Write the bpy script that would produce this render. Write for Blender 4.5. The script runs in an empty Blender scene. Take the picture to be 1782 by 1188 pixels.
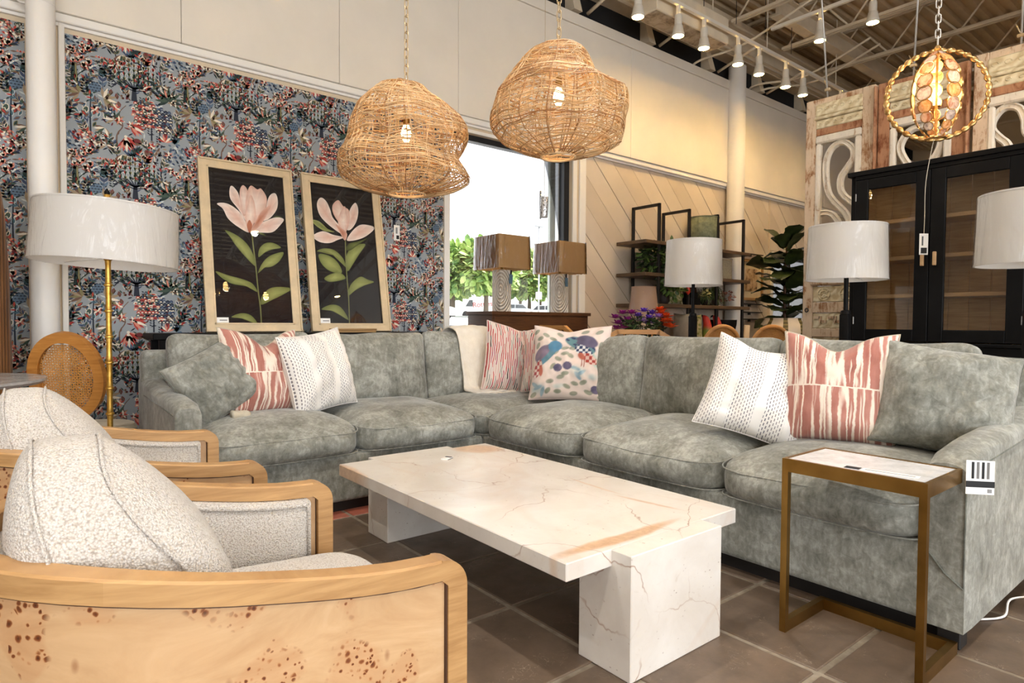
import bpy, bmesh, math, random
from math import sin, cos, pi, radians as R
from mathutils import Vector, Matrix, noise
random.seed(7)
SC = bpy.context.scene
COL = SC.collection

# ------------------------------------------------------------------ camera
PITCH, ROLL, YAW, CAMH, FPX = R(-1.75), R(0.33), R(51.2), 1.08, 1088.0
_f = Vector((cos(YAW)*cos(PITCH), sin(YAW)*cos(PITCH), sin(PITCH)))
_r0 = Vector((sin(YAW), -cos(YAW), 0)); _u0 = _r0.cross(_f)
_r = _r0*cos(ROLL)+_u0*sin(ROLL); _u = _u0*cos(ROLL)-_r0*sin(ROLL)
cam_d = bpy.data.cameras.new('camera'); cam_o = bpy.data.objects.new('camera', cam_d); COL.objects.link(cam_o)
cam_d.sensor_width = 36.0; cam_d.lens = FPX/1782*36.0; cam_d.clip_start = 0.03; cam_d.clip_end = 300
cam_o.matrix_world = Matrix(((_r.x,_u.x,-_f.x,0),(_r.y,_u.y,-_f.y,0),(_r.z,_u.z,-_f.z,CAMH),(0,0,0,1)))
SC.camera = cam_o

# ------------------------------------------------------------------ world, sun, big lights, exposure
w = bpy.data.worlds.new('sky'); SC.world = w; w.use_nodes = True
wn = w.node_tree; wn.nodes.clear()
wo = wn.nodes.new('ShaderNodeOutputWorld'); wb = wn.nodes.new('ShaderNodeBackground')
sky = wn.nodes.new('ShaderNodeTexSky'); sky.sky_type = 'HOSEK_WILKIE'; sky.turbidity = 4.5; sky.ground_albedo = 0.5
sky.sun_direction = Vector((0.35, -0.45, 0.82)).normalized()
whm = wn.nodes.new('ShaderNodeMix'); whm.data_type = 'RGBA'; whm.inputs[0].default_value = 0.55
whm.inputs[7].default_value = (1.0, 1.0, 1.0, 1)
wn.links.new(sky.outputs[0], whm.inputs[6]); wn.links.new(whm.outputs[2], wb.inputs[0])
wb.inputs[1].default_value = 3.2
wn.links.new(wb.outputs[0], wo.inputs[0])
SC.view_settings.view_transform = 'Standard'; SC.view_settings.look = 'None'
SC.view_settings.gamma = 1.0; SC.view_settings.use_curve_mapping = False
SC.view_settings.exposure = 0.52
def light(name, kind, loc, energy, col=(1,1,1), size=1.0, size_y=None, aim=None, spot=60, blend=.5):
    d = bpy.data.lights.new(name, kind); d.energy = energy; d.color = col
    if kind == 'AREA':
        d.size = size
        if size_y: d.shape = 'RECTANGLE'; d.size_y = size_y
    elif kind in ('POINT','SPOT'): d.shadow_soft_size = size
    elif kind == 'SUN': d.angle = size
    if kind == 'SPOT': d.spot_size = R(spot); d.spot_blend = blend
    o = bpy.data.objects.new(name, d); COL.objects.link(o); o.location = loc
    if aim is not None:
        o.rotation_euler = (Vector(aim)-Vector(loc)).to_track_quat('-Z','Y').to_euler()
    return o
light('sun', 'SUN', (0,20,20), 7.0, (1,.96,.9), R(1.5), aim=(-7,29,3.6))
# daylight from the glazed storefront behind the camera, the track lights are built with the ceiling
light('storefront_daylight', 'AREA', (-.9,-5.85,1.75), 250, (.92,.96,1), 8.4, 2.5, aim=(-.9,3.0,1.6))

# ------------------------------------------------------------------ helpers
def lin(c):
    c = c/255.0
    return c/12.92 if c <= .04045 else ((c+.055)/1.055)**2.4
def rgb(r, g, b): return (lin(r), lin(g), lin(b), 1.0)

class NT:
    """small node-graph helper"""
    def __init__(s, name):
        s.m = bpy.data.materials.new(name); s.m.use_nodes = True
        s.t = s.m.node_tree; s.b = s.t.nodes['Principled BSDF']; s.out = s.t.nodes['Material Output']
    def n(s, kind, **kw):
        x = s.t.nodes.new('ShaderNode'+kind)
        for k, v in kw.items(): setattr(x, k, v)
        return x
    def link(s, a, b): s.t.links.new(a, b)
    def put(s, sock, v):
        if isinstance(v, bpy.types.NodeSocket): s.t.links.new(v, sock)
        else: sock.default_value = v
    def co(s, kind='Object', scale=(1,1,1), loc=(0,0,0), rot=(0,0,0)):
        tc = s.n('TexCoord'); mp = s.n('Mapping')
        mp.inputs['Scale'].default_value = scale; mp.inputs['Location'].default_value = loc; mp.inputs['Rotation'].default_value = rot
        s.link(tc.outputs[kind], mp.inputs[0]); return mp.outputs[0]
    def noise(s, v, scale=5, detail=3, rough=.5, dist=0):
        x = s.n('TexNoise'); s.link(v, x.inputs['Vector'])
        x.inputs['Scale'].default_value = scale; x.inputs['Detail'].default_value = detail
        x.inputs['Roughness'].default_value = rough; x.inputs['Distortion'].default_value = dist
        return x.outputs[0]
    def vor(s, v, scale=5, feature='F1', out=0, rand=1.0):
        x = s.n('TexVoronoi'); x.feature = feature; s.link(v, x.inputs['Vector']); x.inputs['Scale'].default_value = scale
        x.inputs['Randomness'].default_value = rand
        return x.outputs[out]
    def wave(s, v, scale=5, dist=2, detail=2, dscale=1, bands='X', prof='SIN'):
        x = s.n('TexWave'); x.bands_direction = bands; x.wave_profile = prof; s.link(v, x.inputs['Vector'])
        for k, q in (('Scale',scale),('Distortion',dist),('Detail',detail),('Detail Scale',dscale)): x.inputs[k].default_value = q
        return x.outputs['Fac']
    def ramp(s, f, stops, interp='LINEAR'):
        x = s.n('ValToRGB'); x.color_ramp.interpolation = interp
        e = x.color_ramp.elements
        while len(e) < len(stops): e.new(.5)
        for el, (p, c) in zip(e, stops):
            el.position = p; el.color = c if hasattr(c,'__len__') else (c,c,c,1)
        s.link(f, x.inputs[0]); return x.outputs[0]
    def mix(s, f, a, b, mode='MIX'):
        x = s.n('Mix'); x.data_type = 'RGBA'; x.blend_type = mode
        s.put(x.inputs[0], f); s.put(x.inputs[6], a); s.put(x.inputs[7], b); return x.outputs[2]
    def math(s, op, a, b=0.0, c=None):
        x = s.n('Math'); x.operation = op; s.put(x.inputs[0], a); s.put(x.inputs[1], b)
        if c is not None: s.put(x.inputs[2], c)
        return x.outputs[0]
    def sep(s, v):
        x = s.n('SeparateXYZ'); s.link(v, x.inputs[0]); return x.outputs
    def comb(s, a, b, c=0.0):
        x = s.n('CombineXYZ'); s.put(x.inputs[0], a); s.put(x.inputs[1], b); s.put(x.inputs[2], c); return x.outputs[0]
    def bump(s, hgt, strength=.3, dist=.01):
        x = s.n('Bump'); x.inputs['Strength'].default_value = strength; x.inputs['Distance'].default_value = dist
        s.link(hgt, x.inputs['Height']); s.link(x.outputs[0], s.b.inputs['Normal']); return x
    def base(s, v): s.put(s.b.inputs['Base Color'], v); return s
    def set(s, **kw):
        names = dict(rough='Roughness', metal='Metallic', sheen='Sheen Weight', sheenr='Sheen Roughness', trans='Transmission Weight', ior='IOR',
                     alpha='Alpha', coat='Coat Weight', spec='Specular IOR Level', emit='Emission Strength', emitc='Emission Color', sss='Subsurface Weight')
        for k, v in kw.items(): s.put(s.b.inputs[names[k]], v)
        return s

def plain(name, c, rough=.6, metal=0.0, var=.08, scale=8, bump=0.0, bscale=60, spec=.5):
    """a colour with slight mottling, optionally fine bump"""
    k = NT(name); v = k.co('Object')
    f = k.noise(v, scale, 4, .6)
    lo = tuple(x*(1-var*1.6) for x in c[:3])+(1,); hi = tuple(min(1,x*(1+var)) for x in c[:3])+(1,)
    k.base(k.ramp(f, [(.3,lo),(.7,hi)])).set(rough=rough, metal=metal, spec=spec)
    if bump: k.bump(k.noise(v, bscale, 3, .6), bump, .004)
    return k.m

class MB:
    """collects geometry for ONE mesh object"""
    def __init__(s): s.v = []; s.f = []; s.mi = []; s.uv = None; s.col = None
    def add(s, vs, fs, mi=0):
        o = len(s.v); s.v += [tuple(x) for x in vs]
        for f in fs: s.f.append([i+o for i in f]); s.mi.append(mi)
        return s
    def box(s, mn, mx, mi=0, mat=None):
        x0,y0,z0 = mn; x1,y1,z1 = mx
        vs = [(x0,y0,z0),(x1,y0,z0),(x1,y1,z0),(x0,y1,z0),(x0,y0,z1),(x1,y0,z1),(x1,y1,z1),(x0,y1,z1)]
        if mat is not None: vs = [mat @ Vector(v) for v in vs]
        return s.add(vs, [(0,3,2,1),(4,5,6,7),(0,1,5,4),(1,2,6,5),(2,3,7,6),(3,0,4,7)], mi)
    def rbox(s, mn, mx, r=.01, seg=1, mi=0, mat=None):
        bm = bmesh.new(); bmesh.ops.create_cube(bm, size=1)
        d = [b-a for a, b in zip(mn,mx)]; c = [(a+b)/2 for a, b in zip(mn,mx)]
        for v in bm.verts: v.co = Vector((v.co.x*d[0]+c[0], v.co.y*d[1]+c[1], v.co.z*d[2]+c[2]))
        r = min(r, min(d)*.49)
        bmesh.ops.bevel(bm, geom=bm.edges[:], offset=r, segments=seg, profile=.5, affect='EDGES')
        vs = [v.co.copy() for v in bm.verts]
        if mat is not None: vs = [mat @ v for v in vs]
        for i, v in enumerate(bm.verts): v.index = i
        s.add(vs, [[v.index for v in f.verts] for f in bm.faces], mi); bm.free(); return s
    def tube(s, pts, r, n=8, cap=True, mi=0, closed=False, twist=0):
        pts = [Vector(p) for p in pts]; N = len(pts); o = len(s.v)
        rr = r if hasattr(r,'__len__') else [r]*N
        up = None
        for i, p in enumerate(pts):
            if closed: t = (pts[(i+1)%N]-pts[i-1])
            else: t = pts[min(i+1,N-1)]-pts[max(i-1,0)]
            if t.length < 1e-9: t = Vector((0,0,1))
            t.normalize()
            if up is None:
                up = Vector((0,0,1)) if abs(t.z) < .9 else Vector((1,0,0))
            a = up - t*up.dot(t)
            if a.length < 1e-6: a = t.orthogonal()
            a.normalize(); up = a; b = t.cross(a)
            for k in range(n):
                q = 2*pi*k/n + twist
                s.v.append(tuple(p + (a*cos(q)+b*sin(q))*rr[i]))
        M = N if closed else N-1
        for i in range(M):
            for k in range(n):
                i2 = (i+1)%N
                s.f.append([o+i*n+k, o+i*n+(k+1)%n, o+i2*n+(k+1)%n, o+i2*n+k]); s.mi.append(mi)
        if cap and not closed:
            s.f.append([o+k for k in range(n)][::-1]); s.mi.append(mi)
            s.f.append([o+(N-1)*n+k for k in range(n)]); s.mi.append(mi)
        return s
    def lathe(s, prof, n=24, c=(0,0,0), mi=0, mat=None, sx=1.0, sy=1.0, cap=True):
        o = len(s.v); P = len(prof)
        for (r, z) in prof:
            for k in range(n):
                q = 2*pi*k/n; p = Vector((c[0]+r*cos(q)*sx, c[1]+r*sin(q)*sy, c[2]+z))
                s.v.append(tuple(mat @ p if mat is not None else p))
        for i in range(P-1):
            for k in range(n):
                s.f.append([o+i*n+k, o+i*n+(k+1)%n, o+(i+1)*n+(k+1)%n, o+(i+1)*n+k]); s.mi.append(mi)
        closed = abs(prof[0][0]-prof[-1][0])+abs(prof[0][1]-prof[-1][1]) < 1e-7 or not cap
        if prof[0][0] > 1e-5 and not closed: s.f.append([o+k for k in range(n)][::-1]); s.mi.append(mi)
        if prof[-1][0] > 1e-5 and not closed: s.f.append([o+(P-1)*n+k for k in range(n)]); s.mi.append(mi)
        return s
    def prism(s, poly, axis, a, b, mi=0):
        """poly: 2D loop; extruded along axis 'x','y' or 'z' from a to b"""
        def mk(p, t):
            return {'x':(t,p[0],p[1]), 'y':(p[0],t,p[1]), 'z':(p[0],p[1],t)}[axis]
        n = len(poly); vs = [mk(p,a) for p in poly]+[mk(p,b) for p in poly]
        fs = [list(range(n))[::-1], list(range(n,2*n))]+[[i,(i+1)%n,n+(i+1)%n,n+i] for i in range(n)]
        return s.add(vs, fs, mi)
    def ball(s, c, r, n=8, m=6, mi=0, sc=(1,1,1)):
        prof = [(r*sin(pi*i/m), -r*cos(pi*i/m)) for i in range(m+1)]
        o = len(s.v)
        for (q, z) in prof:
            for k in range(n):
                a = 2*pi*k/n; s.v.append((c[0]+q*cos(a)*sc[0], c[1]+q*sin(a)*sc[1], c[2]+z*sc[2]))
        for i in range(m):
            for k in range(n):
                s.f.append([o+i*n+k, o+i*n+(k+1)%n, o+(i+1)*n+(k+1)%n, o+(i+1)*n+k]); s.mi.append(mi)
        return s

def mesh_of(name, mb, mats, smooth=False, fixn=True):
    me = bpy.data.meshes.new(name); me.from_pydata(mb.v, [], mb.f)
    for m in (mats if isinstance(mats,(list,tuple)) else [mats]): me.materials.append(m)
    if any(mb.mi): me.polygons.foreach_set('material_index', mb.mi)
    if mb.uv is not None:
        ul = me.uv_layers.new(name='UVMap')
        flat = []
        for l in me.loops: flat += mb.uv[l.vertex_index]
        ul.data.foreach_set('uv', flat)
    if mb.col is not None:
        ca = me.color_attributes.new('Col','FLOAT_COLOR','POINT')
        flat = []
        for c in mb.col: flat += list(c)
        ca.data.foreach_set('color', flat)
    if fixn:
        bm = bmesh.new(); bm.from_mesh(me); bmesh.ops.recalc_face_normals(bm, faces=bm.faces); bm.to_mesh(me); bm.free()
    if smooth is True: me.polygons.foreach_set('use_smooth', [True]*len(me.polygons))
    elif smooth: 
        me.polygons.foreach_set('use_smooth', [True]*len(me.polygons)); me.set_sharp_from_angle(angle=R(smooth))
    me.update(); return me
def wmat(o):
    return o.matrix_basis if o.parent is None else wmat(o.parent) @ o.matrix_parent_inverse @ o.matrix_basis
def obj(name, mb, mats, parent=None, smooth=False, world=False, fixn=True):
    me = mb if isinstance(mb, bpy.types.Mesh) else mesh_of(name, mb, mats, smooth, fixn)
    o = bpy.data.objects.new(name, me); COL.objects.link(o)
    if parent is not None:
        o.parent = parent
        if world: o.matrix_parent_inverse = wmat(parent).inverted()
    return o
def tag(o, label=None, cat=None, group=None, kind=None):
    if label: o['label'] = label
    if cat: o['category'] = cat
    if group: o['group'] = group
    if kind: o['kind'] = kind
    return o
def thing(name, label, cat, loc=(0,0,0), rz=0, group=None):
    o = bpy.data.objects.new(name, None); COL.objects.link(o); o.empty_display_size = .1
    o.location = loc; o.rotation_euler = (0,0,rz)
    return tag(o, label, cat, group)
def struct(name, mb, mats, parent=None, smooth=False):
    return tag(obj(name, mb, mats, parent, smooth), kind='structure')
def copy_tree(o, parent=None):
    c = o.copy(); COL.objects.link(c); c.parent = parent
    if parent is not None: c.matrix_parent_inverse = o.matrix_parent_inverse.copy()
    for ch in [x for x in COL.objects if x.parent == o]: copy_tree(ch, c)
    return c
def fbm(x, y, z, s=1.0): return noise.noise(Vector((x*s,y*s,z*s)))
def sstep(a, b, x):
    t = max(0, min(1, (x-a)/(b-a))); return t*t*(3-2*t)
def TR(loc=(0,0,0), rot=(0,0,0), sc=(1,1,1)):
    from mathutils import Euler
    return Matrix.LocRotScale(Vector(loc), Euler(rot), Vector(sc))
def attr_mat(name, rough=.7, bump=0, bscale=300, spec=.4, sheen=0):
    k = NT(name); a = k.n('Attribute'); a.attribute_name = 'Col'; k.base(a.outputs['Color']).set(rough=rough, spec=spec, sheen=sheen)
    if bump: k.bump(k.noise(k.co('Object'), bscale, 2), bump, .002)
    return k.m
def interp(tab, x):
    if x <= tab[0][0]: return tab[0][1]
    for (a, p), (b, q) in zip(tab, tab[1:]):
        if x <= b: return p+(q-p)*(x-a)/(b-a)
    return tab[-1][1]
def smooth_path(pts, k=6, closed=False):
    """Catmull-Rom"""
    P = [Vector(p) for p in pts]; out = []; n = len(P)
    for i in range(n if closed else n-1):
        g = (lambda j: P[j % n]) if closed else (lambda j: P[max(0,min(n-1,j))])
        a,b,c,d = g(i-1),g(i),g(i+1),g(i+2)
        for j in range(k):
            t = j/k
            out.append(.5*((2*b)+(c-a)*t+(2*a-5*b+4*c-d)*t*t+(3*b-a-3*c+d)*t**3))
    if not closed: out.append(P[-1])
    return out
# ================================================================== SETTING
white_paint = plain('white_wall_paint', rgb(242,238,231), .75, var=.02, scale=2, bump=.05, bscale=90)
cream_paint = plain('cream_wall_paint', rgb(218,200,172), .75, var=.04, scale=2, bump=.05, bscale=90)
pipe_paint = plain('white_steel_paint', rgb(236,232,226), .45, var=.02, scale=3)
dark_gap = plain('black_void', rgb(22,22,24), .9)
steel_white = plain('ceiling_steel_paint', rgb(226,212,188), .55, var=.08, scale=4)
deck_paint = plain('ceiling_deck_paint', rgb(208,188,156), .7, var=.14, scale=1.5)
black_frame = plain('black_window_metal', rgb(28,29,32), .4)

def floor_mat():
    k = NT('quarry_tile_floor'); v = k.co('Object')
    x, y, z = k.sep(v)
    fx = k.math('FRACT', k.math('DIVIDE', k.math('SUBTRACT', x, 1.46-47), .47)); fy = k.math('FRACT', k.math('DIVIDE', k.math('SUBTRACT', y, .875-47), .47))
    gx = k.math('LESS_THAN', fx, .045); gy = k.math('LESS_THAN', fy, .045)
    g = k.math('MAXIMUM', gx, gy)
    c = k.ramp(k.noise(v, 2.2, 5, .6), [(.3,rgb(92,77,64)),(.7,rgb(122,104,88))])
    gc = k.ramp(k.noise(v, 30, 3), [(.3,rgb(128,116,100)),(.7,rgb(158,146,128))])
    k.base(k.mix(g, c, gc)).set(rough=.5); return k.m
def tile_mat(name, lo, hi):
    k = NT(name); v = k.co('Object'); oi = k.n('ObjectInfo')
    vm = k.n('VectorMath'); vm.operation = 'ADD'; k.link(v, vm.inputs[0])
    cb = k.comb(k.math('MULTIPLY', oi.outputs['Random'], 37.), k.math('MULTIPLY', oi.outputs['Random'], 91.)); k.link(cb, vm.inputs[1]); v = vm.outputs[0]
    c = k.ramp(k.noise(v, 5, 6, .65), [(.25,lo),(.75,hi)])
    c = k.mix(k.math('MULTIPLY', oi.outputs['Random'], .35), c, k.mix(.5, lo, hi))
    st = k.ramp(k.noise(v, 26, 6, .75, 1.5), [(.66,0.0),(.74,1.0)])
    scr = k.ramp(k.wave(v, 9, 22, 3, 2.0, 'DIAGONAL'), [(.985,0.0),(1.0,1.0)])
    msk = k.ramp(k.noise(v, 8, 3), [(.52,0.0),(.66,1.0)])
    s2 = k.math('MULTIPLY', scr, msk)
    c = k.mix(k.math('MULTIPLY', k.math('MAXIMUM', k.math('MULTIPLY', st, .55), s2), .55), c, rgb(185,170,150))
    k.base(c).set(rough=k.ramp(k.noise(v, 9, 4), [(.3,.32),(.7,.52)]))
    k.bump(k.noise(v, 40, 4, .6), .12, .004); return k.m
brown_tile = tile_mat('brown_quarry_tile', rgb(84,70,58), rgb(126,106,88))
red_tile = tile_mat('red_quarry_tile', rgb(140,74,58), rgb(178,106,86))
fl = struct('floor', MB().box((-6,-6,-.12),(15,5.2,-.004)), floor_mat())
tm = {}
for nm, m in (('b',brown_tile),('r',red_tile)):
    tm[nm] = mesh_of('floor_tile', MB().rbox((-.2245,-.2245,-.012),(.2245,.2245,0),.003), m)
for i in range(-3, 12):
    for j in range(-2, 9):
        x = 1.46+.0115+.235+i*.47; y = .875+.0115+.235+j*.47
        if y > 4.9: continue
        o = bpy.data.objects.new('tile', tm['r' if j >= 5 else 'b']); COL.objects.link(o); o.parent = fl; o.location = (x,y,0)

# ---- wall with wallpaper and shop windows (runs along X at Y = 5)
WIN1 = (3.25, 4.86, .55, 2.90); WIN2 = (9.15, 11.6, .6, 2.15)
def wall_with_holes(x0, x1, z0, z1, ya, yb, holes):
    mb = MB(); xs = x0
    for (a, b, c, d) in holes:
        mb.box((xs,ya,z0),(a,yb,z1)); mb.box((a,ya,z0),(b,yb,c)); mb.box((a,ya,d),(b,yb,z1)); xs = b
    mb.box((xs,ya,z0),(x1,yb,z1)); return mb
wall = struct('wall_back', wall_with_holes(-5.5, 15, 0, 3.02, 5.0, 5.22, [WIN1, WIN2]), cream_paint)
bulk_paint = plain('bulkhead_paint', rgb(236,228,215), .75, var=.03, scale=2, bump=.05, bscale=90)
# upper bulkhead: separate drywall panels standing proud of the wall below
for a, b in ((-5.5,-1.45),(-1.447,.97),(.973,2.136),(2.139,3.303),(3.306,5.743),(5.746,8.18),(8.183,10.62),(10.623,15)):
    obj('bulkhead_panel', MB().rbox((a,4.93,3.03),(b,5.22,4.30),.004), bulk_paint, wall)
obj('bulkhead_cap', MB().rbox((-5.5,4.915,4.303),(15,5.22,4.42),.004), bulk_paint, wall)
obj('ledge_trim', MB().rbox((-5.5,4.945,2.975),(15,5.0,3.028),.006), white_paint, wall)
obj('ledge_shadow_strip', MB().box((-5.5,4.975,2.955),(15,5.0,2.974)), white_paint, wall)
obj('outlet_plate', MB().rbox((4.13,4.922,3.63),(4.19,4.932,3.79),.003), plain('grey_plate', rgb(150,148,138), .5), wall)

# diagonal boards on the wall beyond the window
def clip(poly, a, b, c):
    out = []
    for i in range(len(poly)):
        p, q = poly[i], poly[(i+1)%len(poly)]
        dp = a*p[0]+b*p[1]-c; dq = a*q[0]+b*q[1]-c
        if dp <= 0: out.append(p)
        if dp*dq < 0:
            t = dp/(dp-dq); out.append((p[0]+(q[0]-p[0])*t, p[1]+(q[1]-p[1])*t))
    return out
board_m = [plain('painted_board_%d'%i, rgb(*c), .7, var=.05, scale=1.3, bump=.08, bscale=40) for i, c in enumerate(((214,200,182),(208,193,174),(217,203,185)))]
def boards(x0, x1, z0, z1, s0, s1):
    s = s0; i = 0
    while s < s1:
        P = [(x0,z0),(x1,z0),(x1,z1),(x0,z1)]
        P = clip(P, 1, 1, s+.318); P = clip(P, -1, -1, -(s+.001)) if P else P
        if len(P) >= 3:
            obj('wall_board', MB().prism(P, 'y', 4.988+.004*((i*7)%3)/2, 5.0), board_m[i%3], wall)
        s += .325; i += 1
boards(5.06, 8.98, .1, 2.95, 5.2, 11.95)
boards(9.02, 12.5, 2.2, 2.95, 11.2, 15.5)
obj('window_casing', MB().rbox((4.955,4.975,.1),(5.055,5.0,2.95),.005), white_paint, wall)
obj('board_batten', MB().rbox((8.981,4.982,.1),(9.019,5.0,2.95),.004), cream_paint, wall)

# ---- window 1 (tall shop window), window 2
def glass_mat(name='window_glass', refl=.07, tint=(1,1,1,1)):
    k = NT(name); t = k.n('BsdfTransparent'); t.inputs[0].default_value = tint; g = k.n('BsdfGlossy'); g.inputs['Roughness'].default_value = .0
    mx = k.n('MixShader'); fr = k.n('Fresnel'); fr.inputs[0].default_value = 1.45
    k.put(mx.inputs[0], k.math('ADD', k.math('MULTIPLY', fr.outputs[0], .9), refl-.04)); k.link(t.outputs[0], mx.inputs[1]); k.link(g.outputs[0], mx.inputs[2])
    k.link(mx.outputs[0], k.out.inputs[0]); return k.m
glass = glass_mat()
def window(name, W, frame_m, mull=()):
    a, b, c, d = W
    root = struct(name, MB().box((a-.06,4.985,c-.05),(a,5.0,d+.03)).box((b,4.985,c-.05),(b+.06,5.0,d+.03)).box((a,4.985,d),(b,5.0,d+.03)).box((a,4.985,c-.05),(b,5.0,c)), white_paint)
    obj('window_frame', MB().box((a,5.05,c),(a+.03,5.13,d)).box((b-.075,5.05,c),(b,5.13,d)).box((a,5.05,d-.055),(b,5.13,d)).box((a,5.05,c),(b,5.13,c+.05)), frame_m, root)
    for m in mull: obj('mullion', MB().box((m-.03,5.05,c),(m+.03,5.13,d)), frame_m, root)
    obj('pane', MB().box((a+.03,5.088,c+.05),(b-.075,5.092,d-.055)), glass, root)
    return root
w1 = window('window_1', WIN1, black_frame)
obj('jamb_strip', MB().box((4.62,5.095,.6),(4.70,5.13,2.845)), plain('pale_frame_strip', rgb(226,232,226), .5), w1)
w2 = window('window_2', WIN2, black_frame, (9.75,10.4))

# ---- wallpaper: printed motifs laid flat on the wall as painted shapes
PAL = dict(bg=rgb(150,156,160), navy=rgb(38,44,58), blue=rgb(94,114,134), pale=rgb(196,202,200), red=rgb(176,62,54), coral=rgb(214,138,118), cream=rgb(232,220,200),
           brown=rgb(112,84,70), green=rgb(66,84,72), olive=rgb(132,124,86), dgreen=rgb(40,58,54), slate=rgb(62,74,102), taupe=rgb(158,138,112), teal=rgb(70,100,110), maroon=rgb(112,44,46))
TW, TH = .66, .665
shapes = []   # (layer, [(x,y)...], colour) in tile metres, y up
def S(layer, pts, c): shapes.append((layer, pts, PAL[c]))
def leaf(layer, x, y, L, W, a, c, bend=0.0):
    ca, sa = cos(a), sin(a); pr = [(0,0),(.2,.6),(.45,1),(.75,.65),(1,0),(.75,-.65),(.45,-1),(.2,-.6)]
    P = []
    for (t, q) in pr:
        lx = t*L; ly = q*W/2+bend*t*t*L
        P.append((x+lx*ca-ly*sa, y+lx*sa+ly*ca))
    S(layer, P, c)
def leaf2(layer, x, y, L, W, a, c, rim='pale', bend=0.0):
    leaf(layer, x, y, L, W, a, rim, bend); leaf(layer+1, x+cos(a)*L*.1, y+sin(a)*L*.1, L*.78, W*.6, a, c, bend)
def stroke(layer, pts, w, c):
    P = smooth_path([(a,b,0) for a, b in pts], 4); n = len(P); A = []; B = []
    for i, p in enumerate(P):
        t = (P[min(i+1,n-1)]-P[max(i-1,0)]); t = t.normalized() if t.length > 1e-9 else Vector((1,0,0))
        ww = w*(1-.55*i/n)/2
        A.append((p.x-t.y*ww, p.y+t.x*ww)); B.append((p.x+t.y*ww, p.y-t.x*ww))
    for i in range(n-1): S(layer, [A[i],A[i+1],B[i+1],B[i]], c)
def disc(layer, x, y, r, c, n=8, sy=1.0): S(layer, [(x+r*cos(2*pi*k/n), y+r*sy*sin(2*pi*k/n)) for k in range(n)], c)
def scallop(layer, x, y, r, c, c2):
    S(layer, [(x+r*cos(pi*k/6), y+r*1.1*sin(pi*k/6)) for k in range(7)]+[(x-r,y-r*.5),(x+r,y-r*.5)], c)
    S(layer+1, [(x+r*.6*cos(pi*k/5), y-.25*r+r*.7*sin(pi*k/5)) for k in range(6)], c2)
def fan(layer, x, y, L, a, cols, spread=1.5, n=7):
    for i in range(n):
        t = a-spread/2+spread*i/(n-1); leaf(layer+(i%2), x, y, 1.22*L*(1-.18*abs(i-(n-1)/2)/(n/2)), L*.26, t, cols[i%len(cols)])
rng = random.Random(3)
# u,w are fractions of the repeat; w runs downwards
def T(u, w): return (u*TW, -w*TH)
# drop-leaf tree
bx, by = T(.68,.60); S(1, [(bx-.018,by),(bx-.011,by+.09),(bx+.011,by+.09),(bx+.018,by)], 'navy')
for i in range(9):
    t = (i-4)/4; ex = bx+t*.115; ey = by+.13+.13*(1-abs(t)*.35)
    stroke(1, [(bx,by+.08),(bx+t*.06,by+.11),(ex,by+.15),(ex,ey)], .009, 'navy')
    for r in range(5):
        yy = by+.125+r*.033
        if yy < ey+.03:
            for s in (-1,1): leaf2(2, ex+s*.001, yy, .034, .020, pi/2+s*.25, ('green','dgreen','green','red','olive')[(i*2+r*3+(s>0))%5] if r < 3 else ('olive','taupe','red')[(i+r)%3], 'pale')
for s in (-1,1):
    stroke(1, [(bx,by+.07),(bx+s*.07,by+.085),(bx+s*.13,by+.115)], .008, 'navy')
    for q in range(4): leaf(2, bx+s*(.05+.025*q), by+.085+.008*q, .036, .015, (.7 if q%2 else -.8) if s > 0 else pi-(.7 if q%2 else -.8), 'dgreen' if q%2 else 'navy')
# two red fan flowers + stems
for (u, w, a) in ((.60,.045,-1.2),(.645,.90,-.1),(.60,1.02,-.9)):
    x, y = T(u,w); fan(2, x, y+.03, .075, a-.3, ('red','coral','red','cream','red'), 1.5, 7); disc(4, x, y+.03, .010, 'cream')
x, y = T(.53,1.05); stroke(1, [(x,y-.06),(x-.005,y+.05),(x+.03,y+.12),(x+.01,y+.2),(x+.05,y+.26)], .009, 'brown')
for (u, w, a) in ((.43,.09,0),(.50,.82,0),(.42,.92,2.6),(.57,.16,3.4)):
    x, y = T(u,w); fan(1, x, y, .062, 1.57+a, ('brown','cream','taupe','green','brown','pale'), 4.4 if a == 0 else 2.2, 9)
# blue bladed plant, tulips, pod flower
x, y = T(.66,.20)
for q in range(5): leaf(1, x, y, .085, .020, 1.2+.22*q, ('blue','navy','teal','blue','slate')[q], .15*(q-2))
x, y = T(.70,.03); stroke(1, [(x-.02,y-.10),(x,y-.04),(x,y)], .006, 'navy'); disc(2, x, y+.012, .030, 'brown', 10, .8); disc(3, x, y+.018, .020, 'maroon', 8, .7)
leaf(2, x-.005, y-.055, .05, .018, .5, 'dgreen', .2); leaf(2, x-.005, y-.07, .05, .018, 2.5, 'dgreen', -.2)
x, y = T(.79,.17); stroke(1, [(x,y-.10),(x,y+.02)], .005, 'maroon'); disc(3, x, y+.045, .018, 'brown'); disc(4, x, y+.05, .010, 'maroon')
for q in range(5): leaf(2, x, y-.035, .07, .020, 1.57+(q-2)*.28, ('coral','red','coral','cream','coral')[q])
x, y = T(.86,.0); stroke(0, [(x,y-.16),(x,y)], .006, 'cream')
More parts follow.
